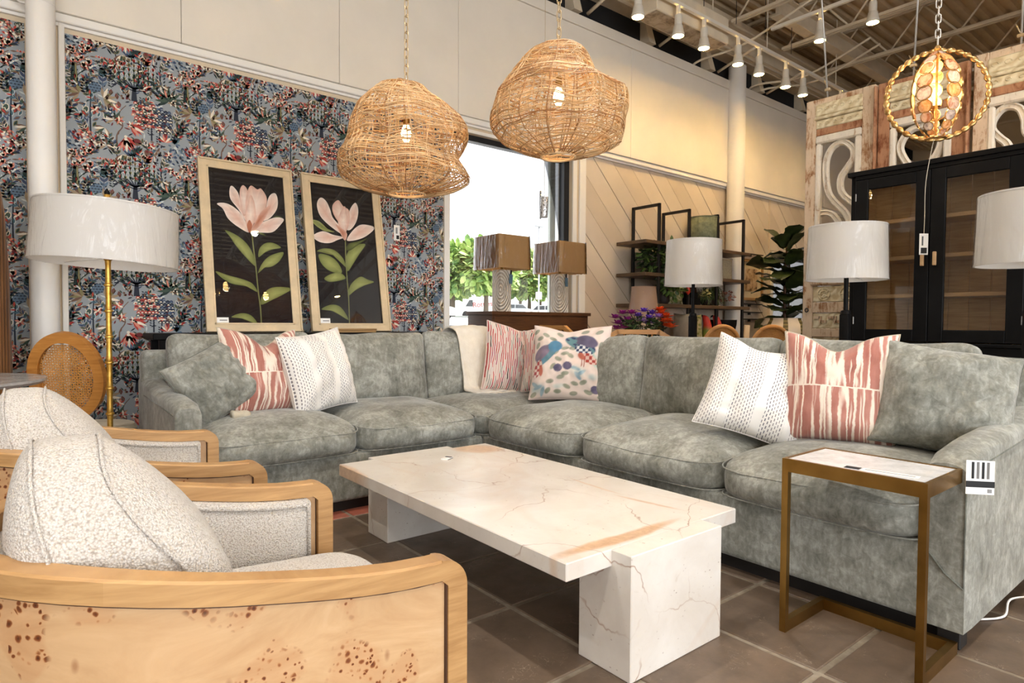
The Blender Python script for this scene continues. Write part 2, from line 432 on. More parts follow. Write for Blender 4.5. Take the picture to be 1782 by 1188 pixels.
# blue bush and red bush
for (u, w, rx, ry, cols, n) in ((.08,.09,.085,.075,('slate','blue','navy','blue','pale'),60),(.25,.04,.062,.05,('red','coral','maroon','cream','red'),38),(.34,.07,.05,.04,('brown','red','green','cream','taupe'),24)):
    cx_, cy_ = T(u,w)
    for i in range(n):
        q = rng.random()*2*pi; d = math.sqrt(rng.random()); px, py = cx_+rx*d*cos(q), cy_+ry*d*sin(q)
        leaf(1+i%3, px, py, .024, .014, rng.random()*6.3, cols[i%len(cols)])
# coral blossom tree
x, y = T(.17,.50)
S(1, [(x-.022,y-.01),(x-.012,y+.11),(x+.012,y+.11),(x+.022,y-.01)], 'dgreen'); S(2, [(x+.004,y-.01),(x+.004,y+.11),(x+.012,y+.11),(x+.018,y-.01)], 'olive')
for (dx, dy) in ((-.10,.13),(-.05,.20),(.02,.22),(.08,.17),(.12,.11),(-.09,.06)): stroke(1, [(x,y+.09),(x+dx*.5,y+.07+dy*.4),(x+dx,y+dy)], .009, 'brown')
for i in range(17):
    px = x+(-.11+.22*rng.random()); py = y+.08+.15*rng.random(); a = 1.57+rng.uniform(-.4,.4)
    for s in (-.55,0,.55): leaf(3, px, py, .030, .016, a+s, 'cream' if s == 0 else ('coral' if s < 0 else 'cream'))
    leaf(2, px, py-.006, .022, .012, a+1.2, 'red'); leaf(2, px, py, .022, .010, a-1.9, 'brown')
# birds branch on the right of that tree
x, y = T(.31,.37)
for i in range(7):
    px, py = x+rng.uniform(-.05,.06), y+rng.uniform(-.05,.035); leaf(2, px, py, .030, .009, rng.uniform(-.5,.5), 'navy'); leaf(2, px, py, .018, .008, 1.3, 'navy')
stroke(1, [(x-.08,y-.06),(x-.03,y-.01),(x+.06,y+.01)], .007, 'dgreen'); stroke(1, [(x-.05,y-.03),(x-.01,y+.03),(x+.03,y+.045)], .006, 'dgreen')
# pond of small scallops
x, y = T(.29,.52); disc(0, x, y-.01, .072, 'blue', 14, .55)
for r in range(4):
    for q in range(8): S(2, [(x-.07+q*.018+.008*(r%2)+.007*cos(pi*k/4), y-.035+r*.018+.007*sin(pi*k/4)) for k in range(5)], 'navy')
# maple leaves and red/green leafy plant round a thin dark stem
x, y = T(.30,1.0); stroke(1, [(x,y-.03),(x-.002,y+.12),(x+.004,y+.27)], .011, 'navy')
for (u, w, a, c) in ((.21,.62,2.7,('taupe','olive','brown')),(.41,.63,.3,('taupe','olive','cream'))):
    px, py = T(u,w); fan(2, px, py, .072, a, c, 2.8, 7)
for i in range(26):
    u = .06+.38*rng.random(); w_ = .70+.18*rng.random(); px, py = T(u,w_)
    leaf2(1, px, py, .045, .022, rng.random()*6.3, ('green','red','teal','dgreen','brown','blue')[i%6], ('cream','green','pale','olive','blue','cream')[i%6])
for i in range(16):
    px, py = T(.27+.15*rng.random(), .965+.05*rng.random()); scallop(1, px, py, .010, 'dgreen', 'cream')
x, y = T(.05,.93)
for q in range(5): leaf(1, x, y-.03, .065, .020, 1.57+(q-2)*.3, ('teal','blue','slate','pale','teal')[q])
# berries on twigs
x, y = T(.60,.56)
for i in range(12): disc(2, x+rng.uniform(-.024,.024), y+rng.uniform(-.024,.024), .008, ('brown','maroon','taupe')[i%3], 6)
x, y = T(.50,.72); stroke(1, [(x+.02,y-.1),(x,y),(x-.02,y+.09)], .007, 'taupe')
for (dx, dy) in ((-.02,.09),(.02,.07),(-.045,.05),(-.03,.0),(.035,.02)): leaf2(2, x+dx, y+dy, .042, .024, 1.57+dx*8, 'brown', 'maroon')
# red / cream scallop bush and blue scallop bush
for (u0, w0, rows, cols, sets) in ((.66,.66,8,7,(('red','cream'),('cream','red'),('coral','cream'),('green','cream'),('red','maroon'))),(.84,.70,8,6,(('slate','blue'),('navy','cream'),('slate','pale'),('navy','slate')))):
    for r in range(rows):
        for q in range(cols - abs(r-3)//2):
            px, py = T(u0+q*.033+.016*(r%2)+.010*abs(r-3), w0-.045+r*.031); a, b = sets[(r*3+q*5+r*q)%len(sets)]; scallop(1+2*(r%2), px, py, .0125, a, b)
x, y = T(.965,.86); S(0, [(x-.012,y-.04),(x-.010,y+.12),(x+.010,y+.12),(x+.012,y-.04)], 'maroon')
x, y = T(.88,.90); 
for dx in (-.03,.02): stroke(0, [(x+dx,y-.05),(x+dx,y+.06)], .011, 'navy')
# little palm, chevron columns, zigzag, small birds
x, y = T(1.0,.53); fan(2, x, y, .085, 1.57, ('green','dgreen','green'), 4.2, 11)
x, y = T(.925,.40); stroke(0, [(x,y-.06),(x,y+.13)], .008, 'cream'); stroke(1, [(x-.004,y+.04),(x-.004,y+.14)], .010, 'navy')
for r in range(6):
    for s in (-1,1): leaf(1, x+s*.014, y-.04+r*.024, .022, .012, pi/2-s*1.0, 'navy', .3*s)
for i in range(14): px, py = T(.93+rng.uniform(-.06,.05), .08+rng.uniform(-.07,.08)); leaf(1+i%2, px, py, .028, .012, rng.random()*6.3, ('navy','brown','taupe','navy')[i%4])
x, y = T(.42,.235)
for q in range(7): S(2, [(x-.05+q*.015,y),(x-.0425+q*.015,y+.012),(x-.035+q*.015,y),(x-.0425+q*.015,y-.004)], 'red' if q%2 else 'coral')
for r in range(3):
    for q in range(5): leaf(1, x-.045+q*.018+.008*(r%2), y-.018-r*.013, .015, .009, -1.57, ('cream','dgreen','coral')[(r+q)%3])
x, y = T(.405,.42); stroke(1, [(x,y-.09),(x,y+.03)], .006, 'slate')
for q in range(3):
    for s in (-1,1): leaf(2, x, y-.06+q*.03, .045, .017, pi/2+s*.6, ('blue','slate','teal')[q])
disc(2, x, y+.04, .02, 'dgreen', 8, 1.2)
for (u, w) in ((.475,.45),(.75,.56),(.90,.93),(.82,.86),(.46,.62)):
    x, y = T(u,w)
    for r in range(3):
        for s in (-1,1): leaf(1, x+s*.002, y-r*.016, .018, .009, pi/2-s*1.1, 'navy')
for (u, w) in ((.96,.94),(.98,.47)):
    x, y = T(u,w); fan(2, x, y-.02, .05, 1.57, ('coral','cream','red'), 2.4, 6)
vr = random.Random(17)
for i in range(30):      # leafy vines filling the ground between the motifs
    u, w_ = vr.random(), vr.random(); x, y = T(u,w_); a = vr.uniform(.6,2.5); L = vr.uniform(.10,.17); bend = vr.uniform(-.5,.5)
    P = [(x+L*f*cos(a+bend*f), y+L*f*sin(a+bend*f)) for f in (0,.33,.66,1)]
    c1 = ('navy','dgreen','brown','navy','maroon')[i%5]; stroke(0, P, .007, c1)
    for f in range(6):
        t = .12+.15*f; px, py = x+L*t*cos(a+bend*t), y+L*t*sin(a+bend*t)
        for s in (-1,1): leaf2(1, px, py, .040, .019, a+bend*t+s*.8, ('dgreen','navy','green','slate','brown','teal','red')[(i+f+(s>0))%7], ('pale','olive','cream','taupe','blue')[(i*2+f)%5])
for i in range(26):      # small starry blooms
    u, w_ = vr.random(), vr.random(); x, y = T(u,w_); cs = (('red','coral','cream'),('brown','taupe','cream'),('slate','pale','blue'),('coral','cream','maroon'))[i%4]
    for q in range(7): leaf(2+q%2, x, y, .030, .012, q*2*pi/7+i, cs[q%3])
    disc(4, x, y, .006, 'cream', 6)
for i in range(150):
    u, w_ = rng.random(), rng.random(); x, y = T(u,w_); leaf(0, x, y, .022+.02*rng.random(), .010, rng.random()*6.3, ('navy','navy','green','slate','brown','dgreen','pale','maroon')[i%8])

def wallpaper_mesh(x0, x1, z0, z1, ox, oz):
    mb = MB(); mb.col = []
    mb.add([(x0,4.9965,z0),(x1,4.9965,z0),(x1,4.9965,z1),(x0,4.9965,z1)], [(0,1,2,3)]); mb.col += [PAL['bg']]*4
    for i in range(int((x0-ox)//TW)-1, int((x1-ox)//TW)+2):
        for j in range(int((z0-oz)//TH)-1, int((z1-oz)//TH)+3):
            for (ly, P, c) in shapes:
                Q = [(ox+i*TW+p[0], oz+j*TH+p[1]) for p in P]
                X = [q[0] for q in Q]; Zz = [q[1] for q in Q]
                if max(X) <= x0 or min(X) >= x1 or max(Zz) <= z0 or min(Zz) >= z1: continue
                if min(X) < x0: Q = clip(Q,-1,0,-x0)
                if max(X) > x1: Q = clip(Q,1,0,x1)
                if min(Zz) < z0: Q = clip(Q,0,-1,-z0)
                if max(Zz) > z1: Q = clip(Q,0,1,z1)
                if len(Q) < 3: continue
                y = 4.9962-.0003*ly
                mb.add([(a,y,b) for a, b in Q], [list(range(len(Q)))]); mb.col += [c]*len(Q)
    return mb
paper_m = attr_mat('printed_wallpaper', .75, .15, 220)
def mottle(m, col_amt):
    t = m.node_tree; b = t.nodes['Principled BSDF']
    return m
obj('wallpaper', wallpaper_mesh(.305, 3.185, .1, 2.925, .24, 2.975), paper_m, wall, fixn=False)
obj('wallpaper', wallpaper_mesh(-2.2, .10, .1, 2.925, -.17, 2.90), paper_m, wall, fixn=False)
obj('paper_edge_strip', MB().rbox((.270,4.972,0),(.303,5.0,3.0),.004), white_paint, wall)
# skirting along the wall
struct('baseboard_back', MB().rbox((-5.5,4.985,0),(3.2,4.999,.1),.004).rbox((4.95,4.985,0),(15,4.999,.1),.004), white_paint)

# ---- steel pipe columns
def column(name, x, y, r, top, label):
    t = thing(name, label, 'column', (x,y,0))
    obj('pipe', MB().lathe([(r,0),(r,top)], 28), pipe_paint, t, 40)
    obj('base_plate', MB().rbox((-r*1.5,-r*1.5,0),(r*1.5,r*1.5,.015),.003), pipe_paint, t)
    return t
c1 = column('steel_column', .175, 4.80, .074, 5.2, 'white round steel column in front of the floral wallpaper')
obj('band', MB().lathe([(.0752,-.004),(.0765,0),(.0752,.004)], 28, (0,0,2.99)), pipe_paint, c1, True)
obj('conduit_stub', MB().tube(smooth_path([(-.05,.0,2.98),(-.10,.06,3.0),(-.13,.10,3.07)],5), .008, 6), pipe_paint, c1, True)
column('steel_column', 7.86, 4.86, .118, 4.6, 'white round steel column against the diagonal board wall')

# ---- the storefront behind the camera and the side wall
mb = MB().box((-6,-6.2,0),(15,-6,.35)).box((-6,-6.2,3.05),(15,-6,5.6)).box((6.2,-6.2,.35),(15,-6,3.05))  # right-hand stretch filled in solid to keep daylight off the right wall
for x in (-6,-4.85,-1.3,2.2,5.8): mb.box((x,-6.2,.35),(x+.12,-6,3.05))
wf = struct('wall_front', mb, white_paint)
struct('wall_left', MB().box((-6.2,-6.2,0),(-6,5.22,5.6)), white_paint)
struct('wall_light_blocker', MB().box((6.2,-6,0),(6.35,-.4,5.40)), white_paint)  # unseen wall added to block storefront daylight from the right rear
# ---- ceiling: corrugated deck, bar joists, beams
ZD = 5.45
mb = MB(); prof = []
y = -6.0
while y < 5.6:
    prof += [(y,ZD),(y+.06,ZD),(y+.085,ZD+.045),(y+.135,ZD+.045)]; y += .16
n = len(prof)
for xx in (-6,15): mb.v += [(xx,p,q) for p, q in prof]
for i in range(n-1): mb.f.append([i,i+1,n+i+1,n+i]); mb.mi.append(0)
ceil = struct('ceiling', mb, deck_paint)
def joist(x):
    j = obj('joist', MB().box((x-.045,-6,ZD-.045),(x-.012,5.3,ZD-.005)).box((x+.012,-6,ZD-.045),(x+.045,5.3,ZD-.005)), steel_white, ceil)
    obj('bottom_chord', MB().box((x-.042,-6,4.90),(x-.010,4.55,4.935)).box((x+.010,-6,4.90),(x+.042,4.55,4.935)), steel_white, j)
    wb_ = MB(); y = 4.5; up = True
    while y > -5.6:
        a = (x,y,4.915 if up else ZD-.03); b = (x,y-.42,ZD-.03 if up else 4.915)
        wb_.tube([a,b], .014, 6); y -= .42; up = not up
    obj('web', wb_, steel_white, j, True)
for i in range(-2, 11): joist(7.24+(i-4)*1.255)
# beams and dark recess above the wall head
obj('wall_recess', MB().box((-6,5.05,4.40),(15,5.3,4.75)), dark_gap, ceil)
obj('ledger_beam', MB().box((-6,4.86,4.72),(15,5.2,4.80)).box((-6,5.0,4.80),(15,5.04,5.2)).box((-6,4.86,5.16),(15,5.2,5.24)), steel_white, ceil)
obj('spandrel', MB().box((-6,5.1,4.75),(15,5.3,5.5)), deck_paint, ceil)
for i in range(12):
    x = -1.5+i*1.255
    obj('bracket', MB().prism([(4.90,4.45),(5.06,4.45),(5.06,4.72),(4.98,4.72)], 'x', x, x+.12), steel_white, ceil)
obj('girder', MB().box((7.6,4.10,4.96),(15,4.24,4.98)).box((7.6,4.16,4.98),(15,4.18,5.2)).box((7.6,4.10,5.2),(15,4.24,5.22)), steel_white, ceil)
for k, (yy, zz, r) in enumerate(((4.72,4.66,.022),(4.58,4.62,.014),(4.66,4.98,.018))):
    obj('conduit', MB().tube([(-6,yy,zz),(15,yy,zz)], r, 8), steel_white, ceil, True)
for (xa, xb) in ((8.35,9.0),(8.6,9.3),(7.0,7.4)):
    obj('flex_conduit', MB().tube(smooth_path([(xa,4.97,4.45),(xa+.05,4.85,4.5),(xb-.1,4.4,4.62),(xb,3.6,4.9)],6), .016, 6), steel_white, ceil, True)
for i in range(5):
    x = 5.0+i*1.25
    obj('strut', MB().tube([(x,4.93,4.47),(x+.02,4.35,4.64)], .02, 6), steel_white, ceil, True)
stain = NT('stained_metal_box'); v = stain.co('Object', (1,1,2)); 
stain.base(stain.ramp(stain.noise(v, 6, 6, .7, .6), [(.35,rgb(92,76,54)),(.55,rgb(178,160,134)),(.8,rgb(206,196,180))])).set(rough=.7)
ub = thing('heater_unit', 'stained white metal unit box hung beside the track lights', 'heater', (6.0,4.42,4.40))
obj('housing', MB().rbox((-.62,-.14,0),(.72,.16,.30),.006), steel_white, ub)
obj('grille', MB().rbox((-.60,-.12,-.006),(.70,.14,.001),.002), stain.m, ub)
for s in (-.5,.6): obj('hanger_rod', MB().tube([(s,0,.3),(s,0,1.05)], .008, 6), steel_white, ub, True)
for i in range(4):
    obj('hanger_wire', MB().tube([(6.1+i*.65,4.2,4.62),(6.1+i*.65,4.2,ZD)], .004, 5), black_frame, ceil)

# ---- track lighting
lamp_white = plain('track_head_enamel', rgb(232,226,214), .35, var=.02)
glow = NT('lamp_face_glow'); glow.base(rgb(255,244,214)).set(emit=20.0, emitc=rgb(255,226,160)); glow = glow.m
def rail(a, b, label):
    t = thing('light_rail', label, 'track rail', ((a[0]+b[0])/2,(a[1]+b[1])/2,(a[2]+b[2])/2))
    obj('rail', MB().box((-.02,-.02,-.018),(.02,.02,.018), mat=TR() ) if False else MB().tube([Vector(a),Vector(b)], .026, 4, twist=pi/4), lamp_white, t, world=True)
    d = Vector(b)-Vector(a)
    for q in (.2,.5,.8):
        p = Vector(a)+d*q; obj('drop_rod', MB().tube([p,(p.x,p.y,ZD)], .006, 6), lamp_white, t, world=True)
    return t
rail((4.3,4.2,4.50),(10.6,4.2,4.50), 'long white lighting track running beside the cream bulkhead')
rail((7.28,4.05,4.66),(7.28,-4.5,4.66), 'white lighting track crossing the ceiling under the joists')
def track_head(loc, label, energy, aim, group='white track lights', col=(1,.70,.38), cone=105):
    t = thing('track_light', label, 'track light', loc, 0, group)
    obj('stem', MB().rbox((-.018,-.018,.10),(.018,.018,.255),.004), lamp_white, t)
    obj('can', MB().lathe([(.034,.14),(.04,.13),(.04,.03),(.048,.02),(.06,-.05),(.066,-.06),(.066,-.085),(.060,-.088)], 20, cap=False), lamp_white, t, 35)
    obj('lamp_face', MB().lathe([(.0001,-.080),(.058,-.080)], 20), glow, t)
    l = light('spot', 'SPOT', (0,0,-.10), energy, col, .05, spot=cone, blend=.9)
    l.parent = t; l.rotation_euler = (Vector(aim)-Vector(loc)).to_track_quat('-Z','Y').to_euler()
for x, lb in ((4.98,'lit white track light hanging just before the stained unit box'),(5.64,'lit white track light under the near half of the stained unit box'),(6.11,'lit white track light under the far half of the stained unit box'),
              (6.80,'first lit white track light past the stained unit box'),(7.27,'second lit white track light past the stained unit box'),(7.92,'lit white track light beside the head of the round steel column'),
              (8.38,'first lit white track light past the head of the steel column'),(9.5,'second lit white track light past the head of the steel column')):
    track_head((x,4.2,4.245), lb, 19, (x+.35,4.75,1.2), 'track lights along the bulkhead')
for i, yy in enumerate((3.46,2.90)):
    track_head((7.28,yy,4.405), 'lit white track light on the crossing track, '+('the one nearer the bulkhead' if i == 0 else 'the one farther from the bulkhead'), 36, (7.6,yy-.6,0), 'track lights on the crossing track')

# three more tracks over the seating (above the frame)
for yy in (2.35,.2,-2.2):
    rail((-2.6,yy,4.66),(6.4,yy,4.66), {2.35:'white lighting track over the sectional sofa',.2:'white lighting track over the side table',-2.2:'white lighting track towards the storefront'}[yy])
    for x in (-1.6,.7,3.0,5.3):
        track_head((x,yy,4.405), {2.35:'white track light on the track over the sofa',.2:'white track light on the track over the side table',-2.2:'white track light on the track near the storefront'}[yy], 90 if x < 5 else 22, (x+.1,yy+.5,0), {2.35:'track lights over the sofa',.2:'track lights over the side table',-2.2:'track lights near the storefront'}[yy], (1,.985,.965), 125)

rail((10.6,3.4,4.66),(10.6,-4.5,4.66), 'added unseen lighting track at the far end of the shop')  # unseen track and its warm lamps added to brighten the right-hand ceiling
for yy, lb in ((2.2,'added unseen track light on the far track, the one nearest the bulkhead'),(.2,'added unseen track light on the far track, second from the bulkhead'),(-1.8,'added unseen track light on the far track, third from the bulkhead')):
    track_head((10.6,yy,4.405), lb, 95, (10.4,yy+.2,0), 'added track lights on the far track', (1,.80,.56), 140)
for yy, lb in ((.4,'added unseen track light on the crossing track above the carved doors'),(-1.6,'added unseen track light on the crossing track beside the light-blocking wall')):  # two out-of-view lamps added for warm bounce off the floor
    track_head((7.28,yy,4.405), lb, 70, (7.4,yy,0), 'track lights on the crossing track', (1,.80,.56), 140)
# ================================================================== SECTIONAL SOFA
def velvet(name, lo, mid, hi):
    k = NT(name); v = k.co('Object')
    f = k.noise(v, 4.5, 5, .62, .6); g = k.noise(v, 24, 4, .75, .6); h = k.noise(k.co('Object',(1,1,.35)), 60, 3, .6)
    t = k.math('ADD', k.math('MULTIPLY', f, .45), k.math('ADD', k.math('MULTIPLY', g, .38), k.math('MULTIPLY', h, .22)))
    k.base(k.ramp(t, [(.38,lo),(.52,mid),(.66,hi)])).set(rough=.85, sheen=.35, sheenr=.35, spec=.15)
    k.bump(k.math('ADD', k.math('MULTIPLY', k.noise(v, 130, 2), .5), g), .16, .006); return k.m
sage = velvet('sage_velvet', rgb(102,102,93), rgb(139,139,130), rgb(180,180,172))
sage_dark = velvet('sage_velvet_seam', rgb(86,88,80), rgb(110,112,103), rgb(136,138,128))
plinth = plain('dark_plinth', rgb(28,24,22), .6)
def grid_box(a, b, c, nx, ny, nz, fn, e=4.5):
    """closed rounded box: surface of [-1,1]^3 subdivided, mapped by fn(x,y,z)->point; superellipse rounding e"""
    bm = bmesh.new(); vd = {}
    def V(i, j, k):
        if (i,j,k) not in vd:
            x, y, z = -1+2*i/nx, -1+2*j/ny, -1+2*k/nz
            # ease samples toward edges
            x, y, z = (sin(x*pi/2)*.6+x*.4, sin(y*pi/2)*.6+y*.4, sin(z*pi/2)*.6+z*.4)
            m = max(abs(x),abs(y),abs(z)); L = (abs(x)**e+abs(y)**e+abs(z)**e)**(1/e)
            s_ = m/L
            vd[(i,j,k)] = bm.verts.new(fn(x*s_, y*s_, z*s_))
        return vd[(i,j,k)]
    for i in range(nx):
        for j in range(ny):
            for k in (0,nz): bm.faces.new([V(i,j,k),V(i+1,j,k),V(i+1,j+1,k),V(i,j+1,k)])
    for i in range(nx):
        for k in range(nz):
            for j in (0,ny): bm.faces.new([V(i,j,k),V(i+1,j,k),V(i+1,j,k+1),V(i,j,k+1)])
    for j in range(ny):
        for k in range(nz):
            for i in (0,nx): bm.faces.new([V(i,j,k),V(i,j+1,k),V(i,j+1,k+1),V(i,j,k+1)])
    bm.verts.index_update(); mb = MB(); mb.v = [tuple(v.co) for v in bm.verts]
    mb.f = [[v.index for v in f.verts] for f in bm.faces]; mb.mi = [0]*len(mb.f); bm.free(); return mb
def seat_cushion(parent, cx, cy, zb, lx, ly, h, front, seed, crown=.062, name='seat_cushion', pipe=True):
    """front: '-x' or '-y' = the side that bulges towards the room"""
    def fn(x, y, z):
        px, py, pz = x*lx/2, y*ly/2, z*h/2
        cr = (1-abs(x)**3.2)*(1-abs(y)**3.2)
        if z > 0: pz += crown*cr*z
        else: pz -= 0
        bulge = .035*(1-z*z)
        if front == '-x' and x < 0: px -= bulge*(-x)*(1-abs(y)**4)+.02*(-x)*(1-y*y)
        if front == '-y' and y < 0: py -= bulge*(-y)*(1-abs(x)**4)+.02*(-y)*(1-x*x)
        side = .016*(1-z*z)
        if front == '-x': py += side*y*(1-abs(x)**4)
        else: px += side*x*(1-abs(y)**4)
        nz_ = fbm(px+seed*3.1, py, pz, 3.2)*.014 + fbm(px, py+seed*1.7, pz, 9)*.004
        if z > 0: pz += nz_*.9
        # soft droop of the front top edge
        e = -x if front == '-x' else -y
        if e > .4 and z > 0: pz -= .022*((e-.4)/.6)**2*z*(1-abs(x if front=='-y' else y)**4*.0)
        return (cx+px, cy+py, zb+h/2+pz)
    c = obj(name, grid_box(0,0,0,24,24,10,fn,7), sage, parent, True, world=True)
    if pipe:
        for zz in (.72,-.80):
            pts = []
            for t in range(64):
                q = 2*pi*t/64; e = 11; ca, sa = cos(q), sin(q); x = math.copysign(abs(ca)**(2/e),ca); y = math.copysign(abs(sa)**(2/e),sa)
                pts.append(Vector(fn(x*.992,y*.992,zz)))
            obj('piping', MB().tube(pts, .0034, 5, closed=True), sage, c, True, world=True)
    return c
def back_cushion(parent, c, lx, ly, h, seed, lean=(0,0), puff=.05, name='back_cushion', yaw=0.0, tip=.02):
    """knife-edge cushion standing up: lx thickness along local x, ly width, h height"""
    M = TR(c, (lean[0], lean[1], yaw))
    def fn(x, y, z):
        cr = (1-abs(y)**3)*(1-abs(z)**3)
        px = x*lx/2*(.42+.58*(1-abs(y)**5)*(1-abs(z)**5)) + math.copysign(puff*cr, x)*min(1,abs(x)*1.5)
        py = y*ly/2*(1-.02*(1-abs(z))); pz = z*h/2
        pz -= tip*1.0*(1-abs(y)**2)*max(0,z)*.9; py -= .012*y*max(0,abs(z)-.6)*(1-abs(y))
        w_ = fbm(y*2+seed, z*2, seed*.7, 1.6)
        px += .012*w_*(1 if x > 0 else -1)*cr; pz += .014*fbm(y*1.5+seed*2, z, 1.0, 1.5)*max(0,z)
        px -= .006*abs(sin(z*9+y*4+seed*2))*cr*(1 if x > 0 else -1)*max(0, fbm(y*2, z*2, seed*5, 1.3))*2
        return M @ Vector((px,py,pz))
    return obj(name, grid_box(0,0,0,8,24,22,fn,11), sage, parent, True, world=True)
sofa = thing('sectional_sofa', 'large sage green velvet L-shaped sectional sofa with loose cushions', 'sofa', (2.7,3.2,0))
sx0, sxb = .61, 3.52; sy0, syb = .64, 4.40; FX, FY = 2.43, 3.31
# bases
obj('base', MB().rbox((FX,sy0+.01,.065),(sxb,syb,.335),.022,3), sage, sofa, 40, world=True)
obj('base', MB().rbox((sx0+.01,FY,.065),(FX-.003,syb,.335),.022,3), sage, sofa, 40, world=True)
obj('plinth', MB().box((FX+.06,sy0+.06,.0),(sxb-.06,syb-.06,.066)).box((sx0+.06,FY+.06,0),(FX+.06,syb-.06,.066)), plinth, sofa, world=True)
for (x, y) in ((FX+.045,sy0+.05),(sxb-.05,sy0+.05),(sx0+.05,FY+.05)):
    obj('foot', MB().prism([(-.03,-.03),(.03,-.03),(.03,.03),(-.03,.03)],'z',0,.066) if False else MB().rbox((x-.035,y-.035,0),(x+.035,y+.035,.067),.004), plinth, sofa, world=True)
# backs
obj('back_frame', MB().rbox((sxb-.13,sy0+.0,.06),(sxb,syb,.90),.04,4), sage, sofa, 50, world=True)
obj('back_frame', MB().rbox((sx0,syb-.13,.06),(sxb-.10,syb,.90),.04,4), sage, sofa, 50, world=True)
# arms: rounded top, rising to the back
def arm(x0, x1, th, z0, ztab, place, front_curve=True):
    N = 14; n = 14; mb = MB(); rows = []
    for i in range(N+1):
        t = i/N; a = x0+(x1-x0)*t; zt = interp(ztab, t)
        r = th/2; c_ = .034; prof = [(-r,z0),(-r,zt-c_)]
        for k in range(1,6): q = pi-pi/2*k/6; prof.append((-r+c_+c_*cos(q), zt-c_+c_*sin(q)))
        prof += [(-r+c_,zt+.002),(0,zt+.006),(r-c_,zt+.002)]
        for k in range(1,6): q = pi/2-pi/2*k/6; prof.append((r-c_+c_*cos(q), zt-c_+c_*sin(q)))
        prof += [(r,zt-c_),(r,z0)]
        sh = 1.0
        if i == 0: prof = [(p*.95, z if z <= z0 else z0+(z-z0)*.985) for p, z in prof]
        rows.append([place(a,p,z) for p, z in prof])
    L = len(rows[0])
    for rw in rows: mb.v += rw
    for i in range(N):
        for k in range(L-1): mb.f.append([i*L+k,i*L+k+1,(i+1)*L+k+1,(i+1)*L+k]); mb.mi.append(0)
    mb.f.append(list(range(L))); mb.mi.append(0); mb.f.append([N*L+k for k in range(L)]); mb.mi.append(0)
    return mb
ra = obj('arm', arm(FX-.012,sxb,.125,.066,[(0,.625),(.06,.648),(.25,.675),(.7,.70),(.80,.72),(1,.74)], lambda a,p,z:(a,sy0+.062+p,z)), sage, sofa, 45, world=True)
la = obj('arm', arm(FY+.03,syb,.125,.066,[(0,.655),(.06,.675),(.3,.69),(.7,.70),(.8,.72),(1,.74)], lambda a,p,z:(sx0+.062+p,a,z)), sage, sofa, 45, world=True)
# panel seam on arm fronts and piping along the outside top edge
obj('seam', MB().tube([(FX-.014,sy0+.118,.36),(FX-.016,sy0+.112,.32),(FX-.016,sy0+.06,.255),(FX-.016,sy0+.004,.215)], .003, 5), sage_dark, ra, True, world=True)
obj('seam', MB().tube([(FX-.015,sy0+.006,.215),(FX-.015,sy0+.004,.56),(FX+.02,sy0+.0,.60),(3.0,sy0-.001,.63),(3.4,sy0-.001,.66)], .003, 5), sage_dark, ra, True, world=True)
obj('seam', MB().tube([(sx0+.0,FY+.06,.62),(sx0-.001,3.7,.63),(sx0-.001,4.2,.64)], .003, 5), sage_dark, la, True, world=True)
# seat cushions
ZB = .325
for i, (y0, y1) in enumerate(((2.425,3.27),(1.56,2.42),(.765,1.555))):
    seat_cushion(sofa, 2.84, (y0+y1)/2, ZB, .90, y1-y0+.006, .175, '-x', i+1)
for i, (x0, x1) in enumerate(((.735,1.55),(1.555,2.375))):
    seat_cushion(sofa, (x0+x1)/2, 3.72, ZB, x1-x0+.006, .90, .175, '-y', i+5)
seat_cushion(sofa, 2.88, 3.75, ZB, 1.0, .93, .175, '-y', 9, .05)
# back cushions (thickness axis = local x)
for i, (y0, y1) in enumerate(((2.63,3.50),(1.72,2.63),(.83,1.72))):
    back_cushion(sofa, (3.235,(y0+y1)/2,.735), .17, y1-y0+.01, .55, i+2, (0,.14))
back_cushion(sofa, (3.24,3.85,.735), .16, .66, .53, 8, (0,.14), yaw=.0)
for i, (x0, x1) in enumerate(((.72,1.57),(1.57,2.45))):
    back_cushion(sofa, ((x0+x1)/2,4.115,.735), .17, x1-x0+.01, .55, i+11, (0,.14), yaw=pi/2)
back_cushion(sofa, (2.80,4.11,.745), .16, .70, .56, 15, (0,.14), yaw=pi/2)
# hang tag on the near arm
paper = plain('white_card', rgb(244,242,238), .6, var=.01); ink = plain('black_ink', rgb(26,26,28), .7, var=.02)
tg = thing('sofa_hang_tag', 'white cardboard hang tag with a black band hanging on the near sofa arm', 'tag', (2.50,.628,.50))
def tagbox(w0, w1, z0, z1, d, m, nm, par=tg):
    # card faces the camera: lies in the plane through the arm corner
    e = Vector((.80,-.60,0)); nrm = Vector((-.60,-.80,0)); o = Vector((2.405,.648,.0))
    vs = []
    for dd in (d, d+.0012):
        for (a, z) in ((w0,z0),(w1,z0),(w1,z1),(w0,z1)):
            p = o+e*(a)+nrm*(.006+dd); vs.append((p.x,p.y,z+a*-.05))
    return obj(nm, MB().add(vs, [(3,2,1,0),(4,5,6,7),(0,1,5,4),(1,2,6,5),(2,3,7,6),(3,0,4,7)]), m, par, world=True)
tagbox(.0,.095,.535,.645,0,paper,'card')
tagbox(.0,.095,.558,.578,.0014,ink,'black_band')
for i in range(4): tagbox(.018+.017*i,.026+.017*i,.586,.640,.0014,ink if i in (0,2) else plain('grey_print',rgb(120,118,116),.7),'print_line')
tagbox(.072,.086,.541,.553,.0014,plain('grey_logo',rgb(140,140,140),.7),'round_mark')
